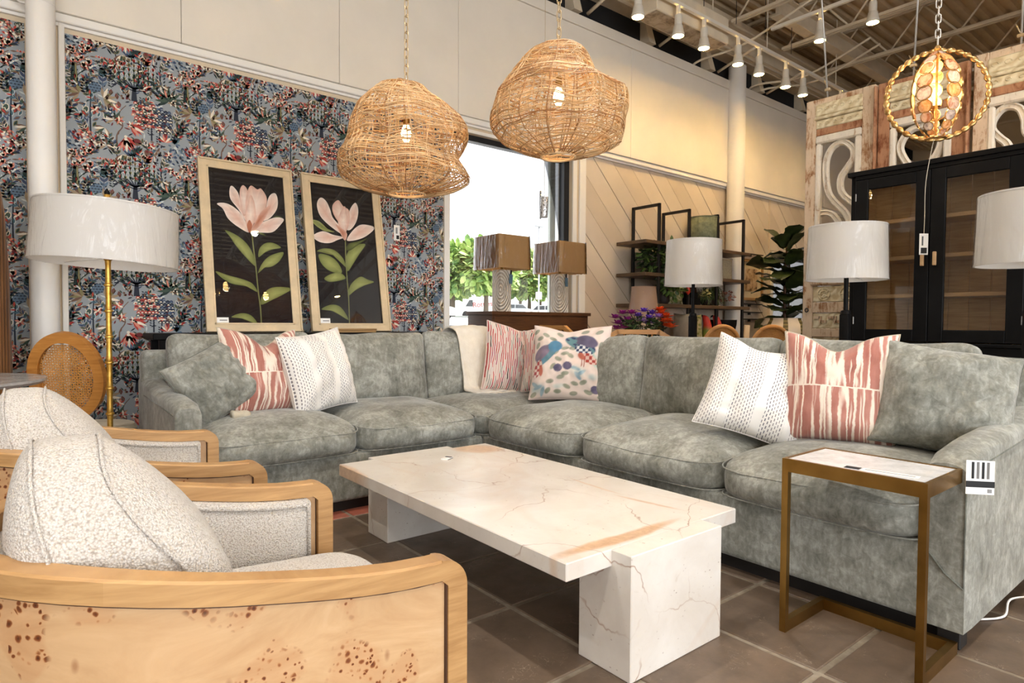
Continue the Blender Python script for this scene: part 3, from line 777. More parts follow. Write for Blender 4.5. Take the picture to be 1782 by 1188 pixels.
# ================================================================== THROW PILLOWS
def pillow_mesh(w, h, t, seed=0, chop=.0, pinch=.08, n=34, wr=.010, chopx=0.0, power=.5, ears=.0, slump=0.0):
    """two sheets sewn at the edge; local x = width, z = height (0 at the bottom), y = thickness (front is -y). material 0 front, 1 back"""
    mb = MB(); mb.uv = []; idx = {}
    def pt(u, v, s):
        e = (max(0,1-abs(u)**2.6)*max(0,1-abs(v)**2.6))**power
        x = u*w/2*(1-pinch*(1-v*v)*abs(u)); z = v*h/2*(1-pinch*(1-u*u)*abs(v))
        z -= chop*h*math.exp(-((u-chopx)/.42)**2)*sstep(-.1,1,v)
        x += ears*w*u*max(0,v)**3
        y = s*t/2*e
        z -= slump*h*(1-v)*.5*e*.3
        y += .10*chop*t*s*math.exp(-((u-chopx)/.3)**2)*max(0,v)*0
        y *= 1-.5*chop/.2*math.exp(-((u-chopx)/.3)**2)*sstep(.2,1,v)*.6 if chop else 1
        q = fbm(u*1.3+seed*5, v*1.3, seed, 1.7); q2 = fbm(u*3+seed, v*2.2, seed*3, 2.2)
        fold = max(0, sin((u*.8-v*1.4)*6+seed*2+q*3))**3*max(0, fbm(u*1.1, v*1.1+seed*2, 4, 1.2)+.05)
        y += s*(wr*q*1.6+wr*.7*q2-wr*1.3*fold)*min(1,e*1.6); x += wr*.5*q2*e
        return (x, y, z+h/2)
    for s, mi in ((-1,0),(1,1)):
        for i in range(n+1):
            for j in range(n+1):
                edge = i in (0,n) or j in (0,n)
                key = (i,j) if edge else (i,j,s)
                if key not in idx:
                    a, b = -1+2*i/n, -1+2*j/n
                    u, v = sin(a*pi/2)*.55+a*.45, sin(b*pi/2)*.55+b*.45
                    idx[key] = len(mb.v); mb.v.append(pt(u,v,s)); mb.uv.append([(u+1)/2,(v+1)/2])
        for i in range(n):
            for j in range(n):
                ks = [(i,j),(i+1,j),(i+1,j+1),(i,j+1)]
                f = [idx[k if (k[0] in (0,n) or k[1] in (0,n)) else k+(s,)] for k in ks]
                mb.f.append(f if s < 0 else f[::-1]); mb.mi.append(mi)
    border = [mb.v[idx[(i,0)]] for i in range(n)]+[mb.v[idx[(n,j)]] for j in range(n)]+[mb.v[idx[(n-i,n)]] for i in range(n)]+[mb.v[idx[(0,n-j)]] for j in range(n)]
    return mb, border
def pillow(label, loc, rot, w, h, t, mats, pipe_m, group=None, centre=False, **kw):
    """rot = (lean back, roll, yaw): the pillow front faces local -y"""
    root = thing('throw_pillow', label, 'pillow', loc, 0, group)
    root.rotation_mode = 'XYZ'; root.rotation_euler = rot
    if centre:
        from mathutils import Euler
        root.location = Vector(loc)-Euler(rot).to_matrix() @ Vector((0,0,h/2))
    mb, border = pillow_mesh(w, h, t, **kw)
    c = obj('cover', mb, mats, root, True)
    obj('piping', MB().tube(border, .0038, 5, closed=True), pipe_m, root, True)
    return root, c
def uvk(name): 
    k = NT(name); return k, k.co('UV')
linen = plain('natural_linen', rgb(196,186,166), .9, var=.06, scale=20, bump=.25, bscale=260)
def rust_mat():
    k, v = uvk('rust_brushed_print'); x, y, z = k.sep(v)
    up = k.math('GREATER_THAN', y, .47)
    xx = k.math('ADD', x, k.math('MULTIPLY', up, 3.37))
    wob = k.math('MULTIPLY', k.math('SUBTRACT', k.noise(k.comb(xx,y,0.), 26, 3), .5), .016)
    st = k.noise(k.comb(k.math('MULTIPLY', k.math('ADD', xx, wob), 9.), k.math('MULTIPLY', y, .45), 0.), 1.0, 1.5, .6)
    white = k.ramp(st, [(.49,0.0),(.515,1.0),(.56,1.0),(.585,0.0)])
    thin = k.ramp(k.noise(k.comb(k.math('MULTIPLY', xx, 30.), k.math('MULTIPLY', y, 1.2), 5.), 1.0, 2, .5), [(.61,0.0),(.645,1.0)])
    seam = k.math('LESS_THAN', k.math('ABSOLUTE', k.math('SUBTRACT', y, k.math('ADD', .47, wob))), .006)
    m = k.math('MAXIMUM', k.math('MAXIMUM', white, thin), seam)
    tone = k.ramp(k.noise(k.comb(k.math('MULTIPLY', x, 6.), k.math('MULTIPLY', y, 2.), 2.), 1.0, 4, .6), [(.3,rgb(160,98,86)),(.7,rgb(196,140,126))])
    k.base(k.mix(m, tone, rgb(238,222,206))).set(rough=.8, sheen=.2, spec=.2)
    k.bump(k.noise(k.co('Object'), 240, 2), .2, .002); return k.m
rust = rust_mat()
def dash_mat():
    k, v = uvk('white_grey_running_stitch'); x, y, z = k.sep(v)
    X = k.math('MULTIPLY', x, 40.); col = k.math('FLOOR', X); fx = k.math('FRACT', X)
    off = k.math('MULTIPLY', k.math('MODULO', col, 2.), .5)
    fy = k.math('FRACT', k.math('ADD', k.math('MULTIPLY', y, 23.), off))
    d = k.math('MULTIPLY', k.math('LESS_THAN', fx, .34), k.math('LESS_THAN', fy, .60))
    band = k.ramp(x, [(0.0,1.0),(.20,1.0),(.2001,.0),(.28,.0),(.2801,1.0),(.50,1.0),(.5001,.0),(.60,.0),(.6001,1.0),(.80,1.0),(.8001,0.0),(.86,0.0),(.8601,.7)], 'CONSTANT')
    shade = k.ramp(k.noise(k.comb(k.math('MULTIPLY', col, .37), 0., 0.), 3.0, 1), [(.35,rgb(170,160,156)),(.6,rgb(112,110,120))])
    k.base(k.mix(k.math('MULTIPLY', d, band), rgb(240,236,231), shade)).set(rough=.9, sheen=.2, spec=.2)
    k.bump(k.math('ADD', k.math('MULTIPLY', d, .5), k.noise(k.co('Object'), 200, 2)), .25, .003); return k.m
dash = dash_mat(); white_cloth = plain('white_cotton', rgb(238,233,227), .9, var=.03, scale=30, bump=.25, bscale=240)
def stripe_mat():
    k, v = uvk('multicolour_broken_stripe'); x, y, z = k.sep(v)
    xw = k.math('ADD', x, k.math('MULTIPLY', k.math('SUBTRACT', k.noise(v, 6, 2), .5), .02))
    X = k.math('MULTIPLY', xw, 27.); col = k.math('FLOOR', X); fx = k.math('FRACT', X)
    line = k.math('MULTIPLY', k.math('GREATER_THAN', fx, .18), k.math('LESS_THAN', fx, .60))
    seg = k.n('TexWhiteNoise'); seg.noise_dimensions = '2D'
    k.link(k.comb(col, k.math('FLOOR', k.math('ADD', k.math('MULTIPLY', y, 6.), k.math('MULTIPLY', col, .37)))), seg.inputs['Vector'])
    c = k.ramp(seg.outputs['Value'], [(0.0,rgb(178,62,62)),(.24,rgb(70,56,54)),(.36,rgb(196,84,84)),(.55,rgb(150,150,140)),(.66,rgb(172,64,96)),(.80,rgb(214,178,168)),(.9,rgb(206,190,182))], 'CONSTANT')
    k.base(k.mix(line, rgb(226,212,202), c)).set(rough=.9, sheen=.2, spec=.2)
    k.bump(k.math('ADD', line, k.noise(k.co('Object'), 220, 2)), .3, .003); return k.m
stripe = stripe_mat(); blush = plain('blush_cotton', rgb(228,206,196), .9, var=.04, scale=20, bump=.2, bscale=240)
# bird pillow: print painted onto the cover vertex by vertex
class Paint:
    def __init__(s): s.ops = []
    def ell(s, x, y, a, b, rot, c, edge=.15): s.ops.append(('e',x,y,a,b,cos(rot),sin(rot),c,edge))
    def at(s, u, v, n1):
        col = [lin(232)*(1+.05*n1), lin(214)*(1+.05*n1), lin(204)*(1+.05*n1)]
        for (_, x, y, a, b, ca, sa, c, edge) in s.ops:
            dx, dy = u-x, v-y; p, q = (dx*ca+dy*sa)/a, (-dx*sa+dy*ca)/b; d = math.sqrt(p*p+q*q)
            if d < 1:
                k = sstep(1, 1-edge, d); cc = c(p,q,u,v) if callable(c) else c
                col = [m+(l-m)*k for m, l in zip(col, cc[:3])]
        return (*col,1)
PT = Paint()
g1, blu, nv, pl, rdc, tl = rgb(134,138,118), rgb(96,136,158), rgb(58,70,104), rgb(112,104,128), rgb(196,110,90), rgb(104,140,146)
def feath(c1, c2, s=30): return lambda p,q,u,v: c1 if (sin(u*s*3)*sin(v*s*3) > 0) else c2
def wash(c1, c2): return lambda p,q,u,v: tuple(a+(b-a)*(.5+.5*noise.noise(Vector((u*14,v*14,2)))) for a, b in zip(c1,c2))
for (x, y, a, b, r_) in ((.13,.12,.16,.10,.2),(.66,.36,.16,.11,-.3),(.42,.16,.13,.05,.1),(.86,.30,.12,.06,0),(.92,.55,.05,.25,.1)): PT.ell(x,y,a,b,r_, wash(rgb(170,190,190),rgb(222,212,202)), .8)
for (x, y, r_) in ((.14,.14,.3),(.20,.09,1.2),(.62,.40,-.3),(.70,.34,.6),(.66,.30,-.9),(.09,.17,-.6)): PT.ell(x,y,.085,.03,r_, wash(blu,rgb(190,205,208)), .4)
for (x, y, r_) in ((.12,.80,.4),(.20,.86,-.3),(.30,.82,-.2),(.09,.70,1.2),(.48,.60,.3),(.55,.57,-.6),(.40,.52,-.4),(.33,.42,.9),(.44,.28,.3),(.62,.20,-.2),(.40,.09,0),(.60,.07,.2),(.84,.12,.6),(.78,.10,-.4),(.70,.92,.2),(.88,.90,.5),(.47,.69,.2),(.05,.90,.7),(.38,.92,-.5),(.52,.85,.6),(.57,.68,-.3),(.30,.22,.2),(.27,.10,.8),(.52,.16,-.5),(.73,.22,.5),(.93,.42,1.2),(.92,.72,1.4),(.36,.62,.8),(.50,.33,.2),(.94,.06,.3),(.07,.05,.5)):
    PT.ell(x,y,.058,.032,r_, wash(g1,rgb(176,174,158)), .25)
# right-hand bird
PT.ell(.80,.58,0.2440,0.0671,-.95, lambda p,q,u,v: rgb(186,204,190), .4)
PT.ell(.66,.74,0.2440,0.0915,-.55, lambda p,q,u,v: tl if sin((u+v)*70) > -.2 else nv, .1); PT.ell(.73,.77,0.1708,0.0915,-.35, wash(pl,rgb(92,86,108)), .15)
PT.ell(.72,.62,0.1464,0.0732,-.65, feath(nv,rgb(226,226,226)), .1); PT.ell(.79,.53,0.1220,0.0610,-.5, feath(rgb(176,72,66),rgb(226,190,176),24), .1); PT.ell(.69,.56,0.0610,0.0427,-.8, rdc, .3)
PT.ell(.55,.79,0.0732,0.0427,.1, tl, .2); PT.ell(.70,.47,0.0098,0.0610,.05, rgb(160,90,76), .3); PT.ell(.73,.47,0.0098,0.0610,-.05, rgb(160,90,76), .3)
# left-hand bird
PT.ell(.24,.60,0.2440,0.0915,.85, wash(tl,blu), .1); PT.ell(.16,.60,0.1586,0.0793,.75, wash(pl,rgb(150,128,140)), .15); PT.ell(.34,.71,0.1037,0.0915,.9, wash(rgb(88,138,172),blu), .12)
PT.ell(.10,.38,0.1342,0.0671,1.2, feath(rgb(176,78,80),rgb(230,206,196),24), .12); PT.ell(.16,.36,0.0366,0.0854,.1, rdc, .3)
# plums
for (x, y) in ((.40,.40),(.52,.43),(.87,.14)): PT.ell(x,y,.062,.058,.0, wash(rgb(70,72,100),rgb(120,108,132)), .15)
bird_m = attr_mat('printed_bird_linen', .85, .2, 240, .2, .2)

def mid(a, b, t=.5): return tuple(p+(q-p)*t for p, q in zip(a,b))
# left section
pillow('sage velvet throw pillow slumped in the corner by the far sofa arm', (.885,3.735,.735), (-.42,-.42,.35), .42, .39, .24, [sage,sage], sage_dark, seed=4, wr=.022, pinch=.06, centre=True)
pillow('rust brushed-stripe pillow with tied corner leaning beside the slumped sage pillow', (1.17,3.77,.525), (-.20,.03,.24), .50, .52, .24, [rust,linen], linen, 'rust striped pillows', seed=1, chop=.17, chopx=.1, wr=.012)
pillow('white pillow with grey running stitch beside the tied-corner rust pillow', (1.53,3.70,.53), (-.24,-.12,.35), .48, .50, .25, [dash,white_cloth], white_cloth, seed=2, wr=.012)
# tied corner knot
kn = thing('pillow_corner_tie', 'cream rag knot tied at the corner of the rust pillow', 'cloth tie', (1.0,3.60,.545))
obj('knot', MB().ball((0,0,.018),.034,10,8,sc=(1.2,.8,.75)), linen, kn, True)
obj('tail', MB().tube(smooth_path([(0,0,.02),(-.03,-.01,.022),(-.065,-.015,.02)],4), [.022,.02,.022,.02,.024,.022,.026,.028,.03], 8), linen, kn, True)
# corner
pillow('multicolour thin-striped pillow leaning on the cream throw', (2.98,3.77,.54), (-.20,.16,-.30), .42, .54, .16, [stripe,blush], blush, 'multicolour striped pillows', seed=6, wr=.012, pinch=.07, chop=.05, chopx=.4)
pillow('multicolour striped pillow hidden behind the bird print pillow', (3.10,3.42,.56), (-.12,.0,-1.05), .44, .46, .13, [stripe,blush], blush, 'multicolour striped pillows', seed=7, chop=.1)
br, bc = pillow('blush pillow printed with two quails, plums and leaves', (3.00,3.12,.535), (-.26,.0,-1.02), .56, .54, .22, [bird_m,blush], blush, seed=3, n=110, wr=.012, pinch=.06, chop=.06, chopx=-.1)
me = bc.data; ca = me.color_attributes.new('Col','FLOAT_COLOR','POINT')
uvl = me.uv_layers[0].data; vc = [None]*len(me.vertices)
for l in me.loops:
    if vc[l.vertex_index] is None: q = uvl[l.index].uv; vc[l.vertex_index] = PT.at(q[0], q[1], noise.noise(Vector((q[0]*9,q[1]*9,0))))
ca.data.foreach_set('color', [x for c in vc for x in c])
# right section
pillow('white pillow with grey running stitch tilted beside the untied rust pillow', (2.70,1.605,.54), (-.42,.27,-1.05), .49, .49, .25, [dash,white_cloth], white_cloth, seed=9, chop=.06, chopx=-.2, wr=.012)
pillow('rust brushed-stripe pillow with linen back between the white and large sage pillows', (2.86,1.26,.54), (-.28,.02,-1.20), .47, .52, .26, [rust,linen], linen, 'rust striped pillows', seed=11, chop=.14, chopx=-.05, wr=.012)
pillow('large sage velvet throw pillow leaning over the near sofa arm', (3.04,.895,.765), (-.34,.15,-1.15), .50, .46, .28, [sage,sage], sage_dark, seed=12, wr=.022, pinch=.07, centre=True)
# cream throw draped over the corner cushion
thr = NT('cream_knit_throw'); v = thr.co('Object'); 
thr.base(thr.ramp(thr.noise(v, 20, 3), [(.3,rgb(232,222,206)),(.7,rgb(242,234,220))])).set(rough=.95, sheen=.3, spec=.1); thr.bump(thr.wave(v, 38, .6, 1, 1, 'X'), .5, .004)
mb = MB(); prof = smooth_path([(0,4.30,.66),(0,4.29,.88),(0,4.245,.995),(0,4.19,1.028),(0,4.12,1.03),(0,4.05,.995),(0,3.995,.86),(0,3.96,.70),(0,3.945,.60),(0,3.91,.563),(0,3.82,.556),(0,3.74,.55)],5)
NX = 26
for i, p in enumerate(prof):
    t = i/len(prof)
    for k in range(NX+1):
        s = k/NX; x = 2.70+.36*s+(.10*(.5-s))*(1-sstep(.25,.7,t))*0 + (-.02+.04*s)*sstep(.6,1,t) + .012*fbm(s*3,t*4,2,1.5)
        q = .010*sin(s*22+3*fbm(t*2,s,3,2))*(.35+.65*sstep(.45,1,t))
        mb.v.append((x, p.y-q*.7, p.z+q*.4+.012*(1-(2*s-1)**2)*(1 if .2 < t < .6 else 0)))
for i in range(len(prof)-1):
    for k in range(NX): a = i*(NX+1)+k; mb.f.append([a,a+1,a+NX+2,a+NX+1]); mb.mi.append(0)
to = obj('throw_blanket', mb, thr.m, None, True, fixn=False); to.modifiers.new('thickness','SOLIDIFY').thickness = .012
tag(to, 'cream knitted throw draped over the corner back cushion', 'blanket')
fr = MB()
for k in range(40):
    s = k/39; x = 2.685+.39*s; fr.tube([(x,3.745,.552),(x+.004*sin(k*2.1),3.70,.545+.004*sin(k))], .003, 4)
obj('fringe', fr, thr.m, to)
# ================================================================== COFFEE TABLE, SIDE TABLE
def marble_mat():
    k = NT('cream_veined_marble'); v = k.co('Object')
    base = k.ramp(k.noise(v, 3.0, 6, .6, .5), [(.3,rgb(212,203,192)),(.6,rgb(228,222,214)),(.8,rgb(236,232,226))])
    dist = k.n('VectorMath'); dist.operation = 'MULTIPLY_ADD'
    nz = k.n('TexNoise'); k.link(v, nz.inputs['Vector']); nz.inputs['Scale'].default_value = 2.1; nz.inputs['Detail'].default_value = 5
    k.link(nz.outputs['Color'], dist.inputs[0]); dist.inputs[1].default_value = (.5,.5,.5); k.link(v, dist.inputs[2])
    e = k.vor(dist.outputs[0], 2.0, 'DISTANCE_TO_EDGE')
    vein = k.ramp(e, [(0.0,1.0),(.007,.0)])
    msk = k.ramp(k.noise(v, 2.6, 3), [(.42,0.0),(.56,1.0)])
    c = k.mix(k.math('MULTIPLY', k.math('MULTIPLY', vein, msk), .85), base, rgb(150,104,72))
    # broad rust vein and speckled fossil marks
    big = k.ramp(k.noise(k.co('Object',(1.0,.45,1.0),(3.2,1.1,0)), 1.7, 3, .5, .8), [(.615,0.0),(.635,1.0),(.66,1.0),(.675,0.0)])
    c = k.mix(k.math('MULTIPLY', big, .10), c, rgb(196,150,108))
    # rust-coloured bands, each a soft distorted ellipse in the stone
    dd = k.n('VectorMath'); dd.operation = 'MULTIPLY_ADD'; k.link(nz.outputs['Color'], dd.inputs[0]); dd.inputs[1].default_value = (.10,.10,.10); k.link(v, dd.inputs[2])
    px_, py_, pz_ = k.sep(dd.outputs[0])
    def band(cx, cy, a, b, rot, amt, c):
        dx = k.math('SUBTRACT', px_, cx+.05); dy = k.math('SUBTRACT', py_, cy+.05)
        p = k.math('DIVIDE', k.math('ADD', k.math('MULTIPLY', dx, cos(rot)), k.math('MULTIPLY', dy, sin(rot))), a)
        q = k.math('DIVIDE', k.math('SUBTRACT', k.math('MULTIPLY', dy, cos(rot)), k.math('MULTIPLY', dx, sin(rot))), b)
        d = k.math('ADD', k.math('MULTIPLY', p, p), k.math('MULTIPLY', q, q))
        return k.mix(k.math('MULTIPLY', k.math('MULTIPLY', k.ramp(d, [(.35,1.0),(1.0,0.0)]), k.math('GREATER_THAN', pz_, .372)), amt), c, k.ramp(k.noise(k.co('Object',(1,1,1)), 30, 4, .7), [(.3,rgb(188,140,96)),(.7,rgb(222,182,140))]))
    c = band(1.53,1.345,.34,.035,.03,.85,c);  c = band(1.99,2.78,.16,.12,-.9,.75,c); c = band(1.22,2.74,.05,.22,.0,.7,c); c = band(1.92,1.55,.012,.16,.15,.6,c); c = band(1.93,1.85,.010,.18,-.05,.45,c)
    sp = k.ramp(k.vor(k.co('Object',(1,1,1.6)), 34), [(.05,1.0),(.16,0.0)])
    sm = k.ramp(k.noise(v, 6, 4, .7), [(.50,0.0),(.60,1.0)])
    c = k.mix(k.math('MULTIPLY', k.math('MULTIPLY', sp, sm), .75), c, rgb(128,94,70))
    c = k.mix(k.math('MULTIPLY', k.ramp(k.noise(v, 16, 5, .75, 1.2), [(.60,0.0),(.72,1.0)]), .35), c, rgb(188,170,150))
    k.base(c).set(rough=.28, spec=.5); return k.m
marble = marble_mat()
ct = thing('coffee_table', 'low cream veined marble coffee table with two slab legs', 'coffee table', (1.675,2.07,0))
obj('table_top', MB().rbox((1.238,1.285,.332),(2.118,2.875,.387),.003), marble, ct, world=True)
obj('slab_leg', MB().rbox((1.43,1.205,0),(1.90,1.425,.3865),.003), marble, ct, world=True)
obj('slab_leg', MB().rbox((1.42,2.725,0),(1.90,2.935,.3865),.003), marble, ct, world=True)
tgs = thing('price_tag', 'small white and black price tag lying on the marble coffee table', 'tag', (1.72,2.66,.387))
obj('card', MB().rbox((-.028,-.02,0),(.028,.02,.006),.001,mat=TR((0,0,0),(0,0,.5))), paper, tgs)
obj('black_end', MB().box((.010,-.018,.006),(.026,.018,.0066),mat=TR((0,0,0),(0,0,.5))), ink, tgs)
obj('underside', MB().box((-.027,-.02,0.0),(.027,-.0195,.004),mat=TR((0,0,0),(0,0,.5))), ink, tgs)
brass = NT('aged_brass'); v = brass.co('Object'); brass.base(brass.ramp(brass.noise(v, 6, 4), [(.3,rgb(122,92,44)),(.7,rgb(160,124,66))])).set(rough=.38, metal=1.0); brass = brass.m
stone_top = NT('white_grey_stone'); v = stone_top.co('Object'); stone_top.base(stone_top.ramp(stone_top.noise(v, 16, 5, .7), [(.3,rgb(196,196,197)),(.6,rgb(226,226,227)),(.8,rgb(236,236,236))])).set(rough=.25); stone_top = stone_top.m
st = thing('c_side_table', 'slim brass C-shaped side table with a white stone top', 'side table', (2.28,.87,0))
X0, X1, Y0, Y1, H, q = 2.10, 2.412, .655, 1.10, .612, .022
obj('top_frame', MB().box((X0,Y0,H-.045),(X1,Y0+.012,H)).box((X0,Y1-.012,H-.045),(X1,Y1,H)).box((X0,Y0+.012,H-.045),(X0+.012,Y1-.012,H)).box((X1-.012,Y0+.012,H-.045),(X1,Y1-.012,H)), brass, st, world=True)
obj('stone_top', MB().box((X0+.012,Y0+.012,H-.03),(X1-.012,Y1-.012,H-.002)), stone_top, st, world=True)
for yy in (Y0,Y1-q): obj('leg', MB().box((X0,yy,0),(X0+q,yy+q,H-.045)), brass, st, world=True)
for yy in (Y0,Y1-q): obj('floor_runner', MB().box((X0+q,yy,0),(2.41,yy+q,.04)), brass, st, world=True)
obj('floor_bar', MB().box((2.41-q,Y0+q,0),(2.41,Y1-q,.04)), brass, st, world=True)
sk = thing('price_sticker', 'white price sticker with a black block on the brass side table', 'sticker', (2.16,.82,H-.002))
obj('paper_strip', MB().box((-.02,-.12,0),(.018,.04,.0008),mat=TR((0,0,0),(0,0,.12))), paper, sk)
obj('black_block', MB().box((-.018,.045,0),(.016,.09,.0008),mat=TR((0,0,0),(0,0,.12))), ink, sk)
obj('print_line', MB().box((-.006,-.11,.0009),(0,.03,.0012),mat=TR((0,0,0),(0,0,.12))), plain('sticker_print',rgb(120,120,122),.7), sk)
# brass and acrylic lamp foot poking out behind the sofa
lb = thing('acrylic_lamp', 'square gold footed lamp with a clear acrylic block beside the sofa arm', 'lamp', (3.1,.42,0))
gold = NT('gold_leaf'); v = gold.co('Object'); gold.base(gold.ramp(gold.noise(v, 30, 4), [(.3,rgb(176,132,58)),(.7,rgb(214,172,92))])).set(rough=.3, metal=1.0); gold = gold.m
acr = NT('clear_acrylic'); acr.base((1,1,1,1)).set(rough=.03, trans=1.0, ior=1.45); acr = acr.m
obj('plinth', MB().rbox((-.17,-.17,0),(.17,.17,.045),.003), gold, lb)
obj('acrylic_block', MB().rbox((-.09,-.09,.045),(.09,.09,.085),.003), acr, lb)
obj('cord', MB().tube(smooth_path([(-.02,.17,.03),(-.14,.22,.035),(-.26,.21,.01),(-.35,.26,.006)],6), .004, 6), paper, lb, True)
# ================================================================== BURL ARMCHAIRS
def oak_mat(name, lo, hi, sc=(1,1,1)):
    k = NT(name); v = k.co('Object', sc)
    g = k.noise(k.co('Object',(6,6,70)), 1.2, 4, .6, .4); h = k.noise(v, 3, 3)
    k.base(k.ramp(k.math('ADD', k.math('MULTIPLY', g, .6), k.math('MULTIPLY', h, .4)), [(.33,lo),(.66,hi)])).set(rough=.42, spec=.4)
    k.bump(g, .08, .002); return k.m
oak = oak_mat('honey_oak', rgb(160,118,72), rgb(198,157,106))
def burl_mat():
    k = NT('burl_veneer'); v = k.co('Object')
    base = k.ramp(k.noise(k.co('Object',(2,2,5)), 2.0, 6, .62, 1.4), [(.3,rgb(186,146,104)),(.55,rgb(203,166,124)),(.8,rgb(216,184,144))])
    cl = k.ramp(k.noise(k.co('Object',(1,1,1),(4.3,1.2,.7)), 9.0, 1, .5), [(.55,0.0),(.60,1.0)])
    dv = k.n('VectorMath'); dv.operation = 'MULTIPLY_ADD'; nz = k.n('TexNoise'); k.link(v, nz.inputs['Vector']); nz.inputs['Scale'].default_value = 45; nz.inputs['Detail'].default_value = 3
    k.link(nz.outputs['Color'], dv.inputs[0]); dv.inputs[1].default_value = (.009,.009,.009); k.link(v, dv.inputs[2]); v = dv.outputs[0]
    rnd = k.sep(k.vor(v, 88, 'F1', 1))
    d = k.math('DIVIDE', k.vor(v, 88), k.math('ADD', .35, k.math('MULTIPLY', rnd[1], 1.0))); spot = k.ramp(d, [(.36,1.0),(.50,0.0)])
    ring = k.ramp(d, [(.10,rgb(82,42,24)),(.30,rgb(128,72,38)),(.5,rgb(190,130,80))])
    keep = k.math('GREATER_THAN', rnd[0], .22)
    m = k.math('MULTIPLY', k.math('MULTIPLY', spot, cl), keep)
    halo = k.math('MULTIPLY', cl, .22)
    c = k.mix(halo, base, rgb(176,112,64)); c = k.mix(m, c, ring)
    fl = k.ramp(k.vor(k.co('Object',(1,1,.5)), 9), [(.02,1.0),(.06,0.0)]); c = k.mix(k.math('MULTIPLY', fl, .55), c, rgb(140,86,50))
    k.base(c).set(rough=.33, spec=.5); return k.m
burl = burl_mat(); shadow_gap_m = plain('painted_shadow_gap', rgb(74,46,28), .6)
def boucle_mat():
    k = NT('cream_boucle'); v = k.co('Object')
    n1 = k.noise(v, 190, 3, .7); vo = k.vor(v, 260)
    k.base(k.ramp(k.math('ADD', k.math('MULTIPLY', n1, .6), k.math('MULTIPLY', k.math('SUBTRACT', 1.0, vo), .4)), [(.34,rgb(190,178,165)),(.5,rgb(222,214,205)),(.68,rgb(238,233,227))])).set(rough=.95, sheen=.3, spec=.1)
    k.bump(k.math('ADD', k.math('MULTIPLY', vo, -.8), n1), .9, .006); return k.m
boucle = boucle_mat(); boucle_seam = plain('boucle_cord', rgb(196,184,170), .95, bump=.5, bscale=300)
def armchair(label, loc, rz):
    """faces +x; local origin at floor centre. Shell plan: straight arms, rounded back"""
    t = thing('armchair', label, 'armchair', loc, rz, 'burl wood armchairs')
    HW, XF, XB, RC = .375, .40, -.385, .365
    def plan(hw, xf, xb, rc, k=10):
        P = [(xf,-hw)]
        for i in range(6): P.append((xf+(xb+rc-xf)*(i+1)/6, -hw))
        for i in range(1,k+1): q = -pi/2-pi/2*i/k; P.append((xb+rc+rc*cos(q), -hw+rc+rc*sin(q)))
        m = 4
        for i in range(1,m): P.append((xb, -hw+rc+(2*hw-2*rc)*i/m))
        for i in range(0,k+1): q = pi-pi/2*i/k; P.append((xb+rc+rc*cos(q), hw-rc+rc*sin(q)))
        for i in range(6): P.append((xb+rc+(xf-xb-rc)*(i+1)/6, hw))
        return P
    def zt(x): return .632+.075*sstep(XF, XB+.1, x) if False else .632+.090*sstep(XF-.06, XF-.72, x)
    po = plan(HW,XF,XB,RC); pi_ = plan(HW-.048,XF,XB+.048,RC-.048)
    # top rail: rectangular section following the shell, with softened edges
    def sweep(A, B, zl, zh, ch=.004):
        mb = MB(); n = len(A)
        for (a, b) in zip(A,B):
            l, h = zl(a[0]), zh(a[0]); c = ch
            d = (b[0]-a[0], b[1]-a[1]); L = math.hypot(*d); d = (d[0]/L, d[1]/L)
            mb.v += [(a[0],a[1],l),(a[0],a[1],h-c),(a[0]+d[0]*c,a[1]+d[1]*c,h),(b[0]-d[0]*c,b[1]-d[1]*c,h),(b[0],b[1],h-c),(b[0],b[1],l)]
        for i in range(n-1):
            for k in range(6): mb.f.append([i*6+k,i*6+(k+1)%6,(i+1)*6+(k+1)%6,(i+1)*6+k]); mb.mi.append(0)
        mb.f.append(list(range(6))); mb.mi.append(0); mb.f.append([(n-1)*6+k for k in range(6)]); mb.mi.append(0)
        return mb
    n = len(po)
    # stop the straight rail short of the rounded front corner
    RCF = .055
    A = [(min(p[0],XF-RCF),p[1]) for p in po]; B = [(min(p[0],XF-RCF),p[1]) for p in pi_]
    cut = (n//2-5, n//2+5)
    for (i0, i1) in ((0,9),(9,n-10),(n-10,n-1)):
        obj('top_rail', sweep(A[i0:i1+1], B[i0:i1+1], lambda x: zt(x)-.038, zt), oak, t, 40)
    for s in (-1,1):
        # front post with rounded shoulder
        zf = zt(XF); P = [(XF,.03),(XF,zf-RCF)]
        for k in range(1,8): q = pi/2*k/8; P.append((XF-RCF+RCF*cos(q), zf-RCF+RCF*sin(q)))
        P += [(XF-RCF,zf),(XF-RCF,zf-.038),(XF-.042,zf-.050),(XF-.042,.03)]
        ya, yb = (s*HW, s*(HW-.048)); obj('front_post', MB().prism(P, 'y', min(ya,yb), max(ya,yb)), oak, t)
    # burl veneered shell just inside the rail's outer face
    A2 = plan(HW-.010,XF-.0455,XB+.010,RC-.010); B2 = plan(HW-.033,XF-.0455,XB+.033,RC-.033)
    obj('burl_shell', sweep(A2, B2, lambda x: .085, lambda x: zt(x)-.0415, .001), burl, t, 40)
    A5 = plan(HW-.004,XF-.0425,XB+.004,RC-.004); B5 = plan(HW-.033,XF-.0425,XB+.033,RC-.033)  # dark strips painted in for the shadow lines along rail and posts
    obj('painted_shadow_gap', sweep(A5, B5, lambda x: zt(x)-.0412, lambda x: zt(x)-.0378, .0005), shadow_gap_m, t, 40)
    for s in (-1,1): obj('painted_shadow_gap', MB().box((XF-.0452,min(s*(HW-.004),s*(HW-.03)),.085),(XF-.0418,max(s*(HW-.004),s*(HW-.03)),zt(XF)-.040)), shadow_gap_m, t)
    A3 = plan(HW-.002,XF-.04,XB+.002,RC-.002); B3 = plan(HW-.05,XF-.04,XB+.05,RC-.05)
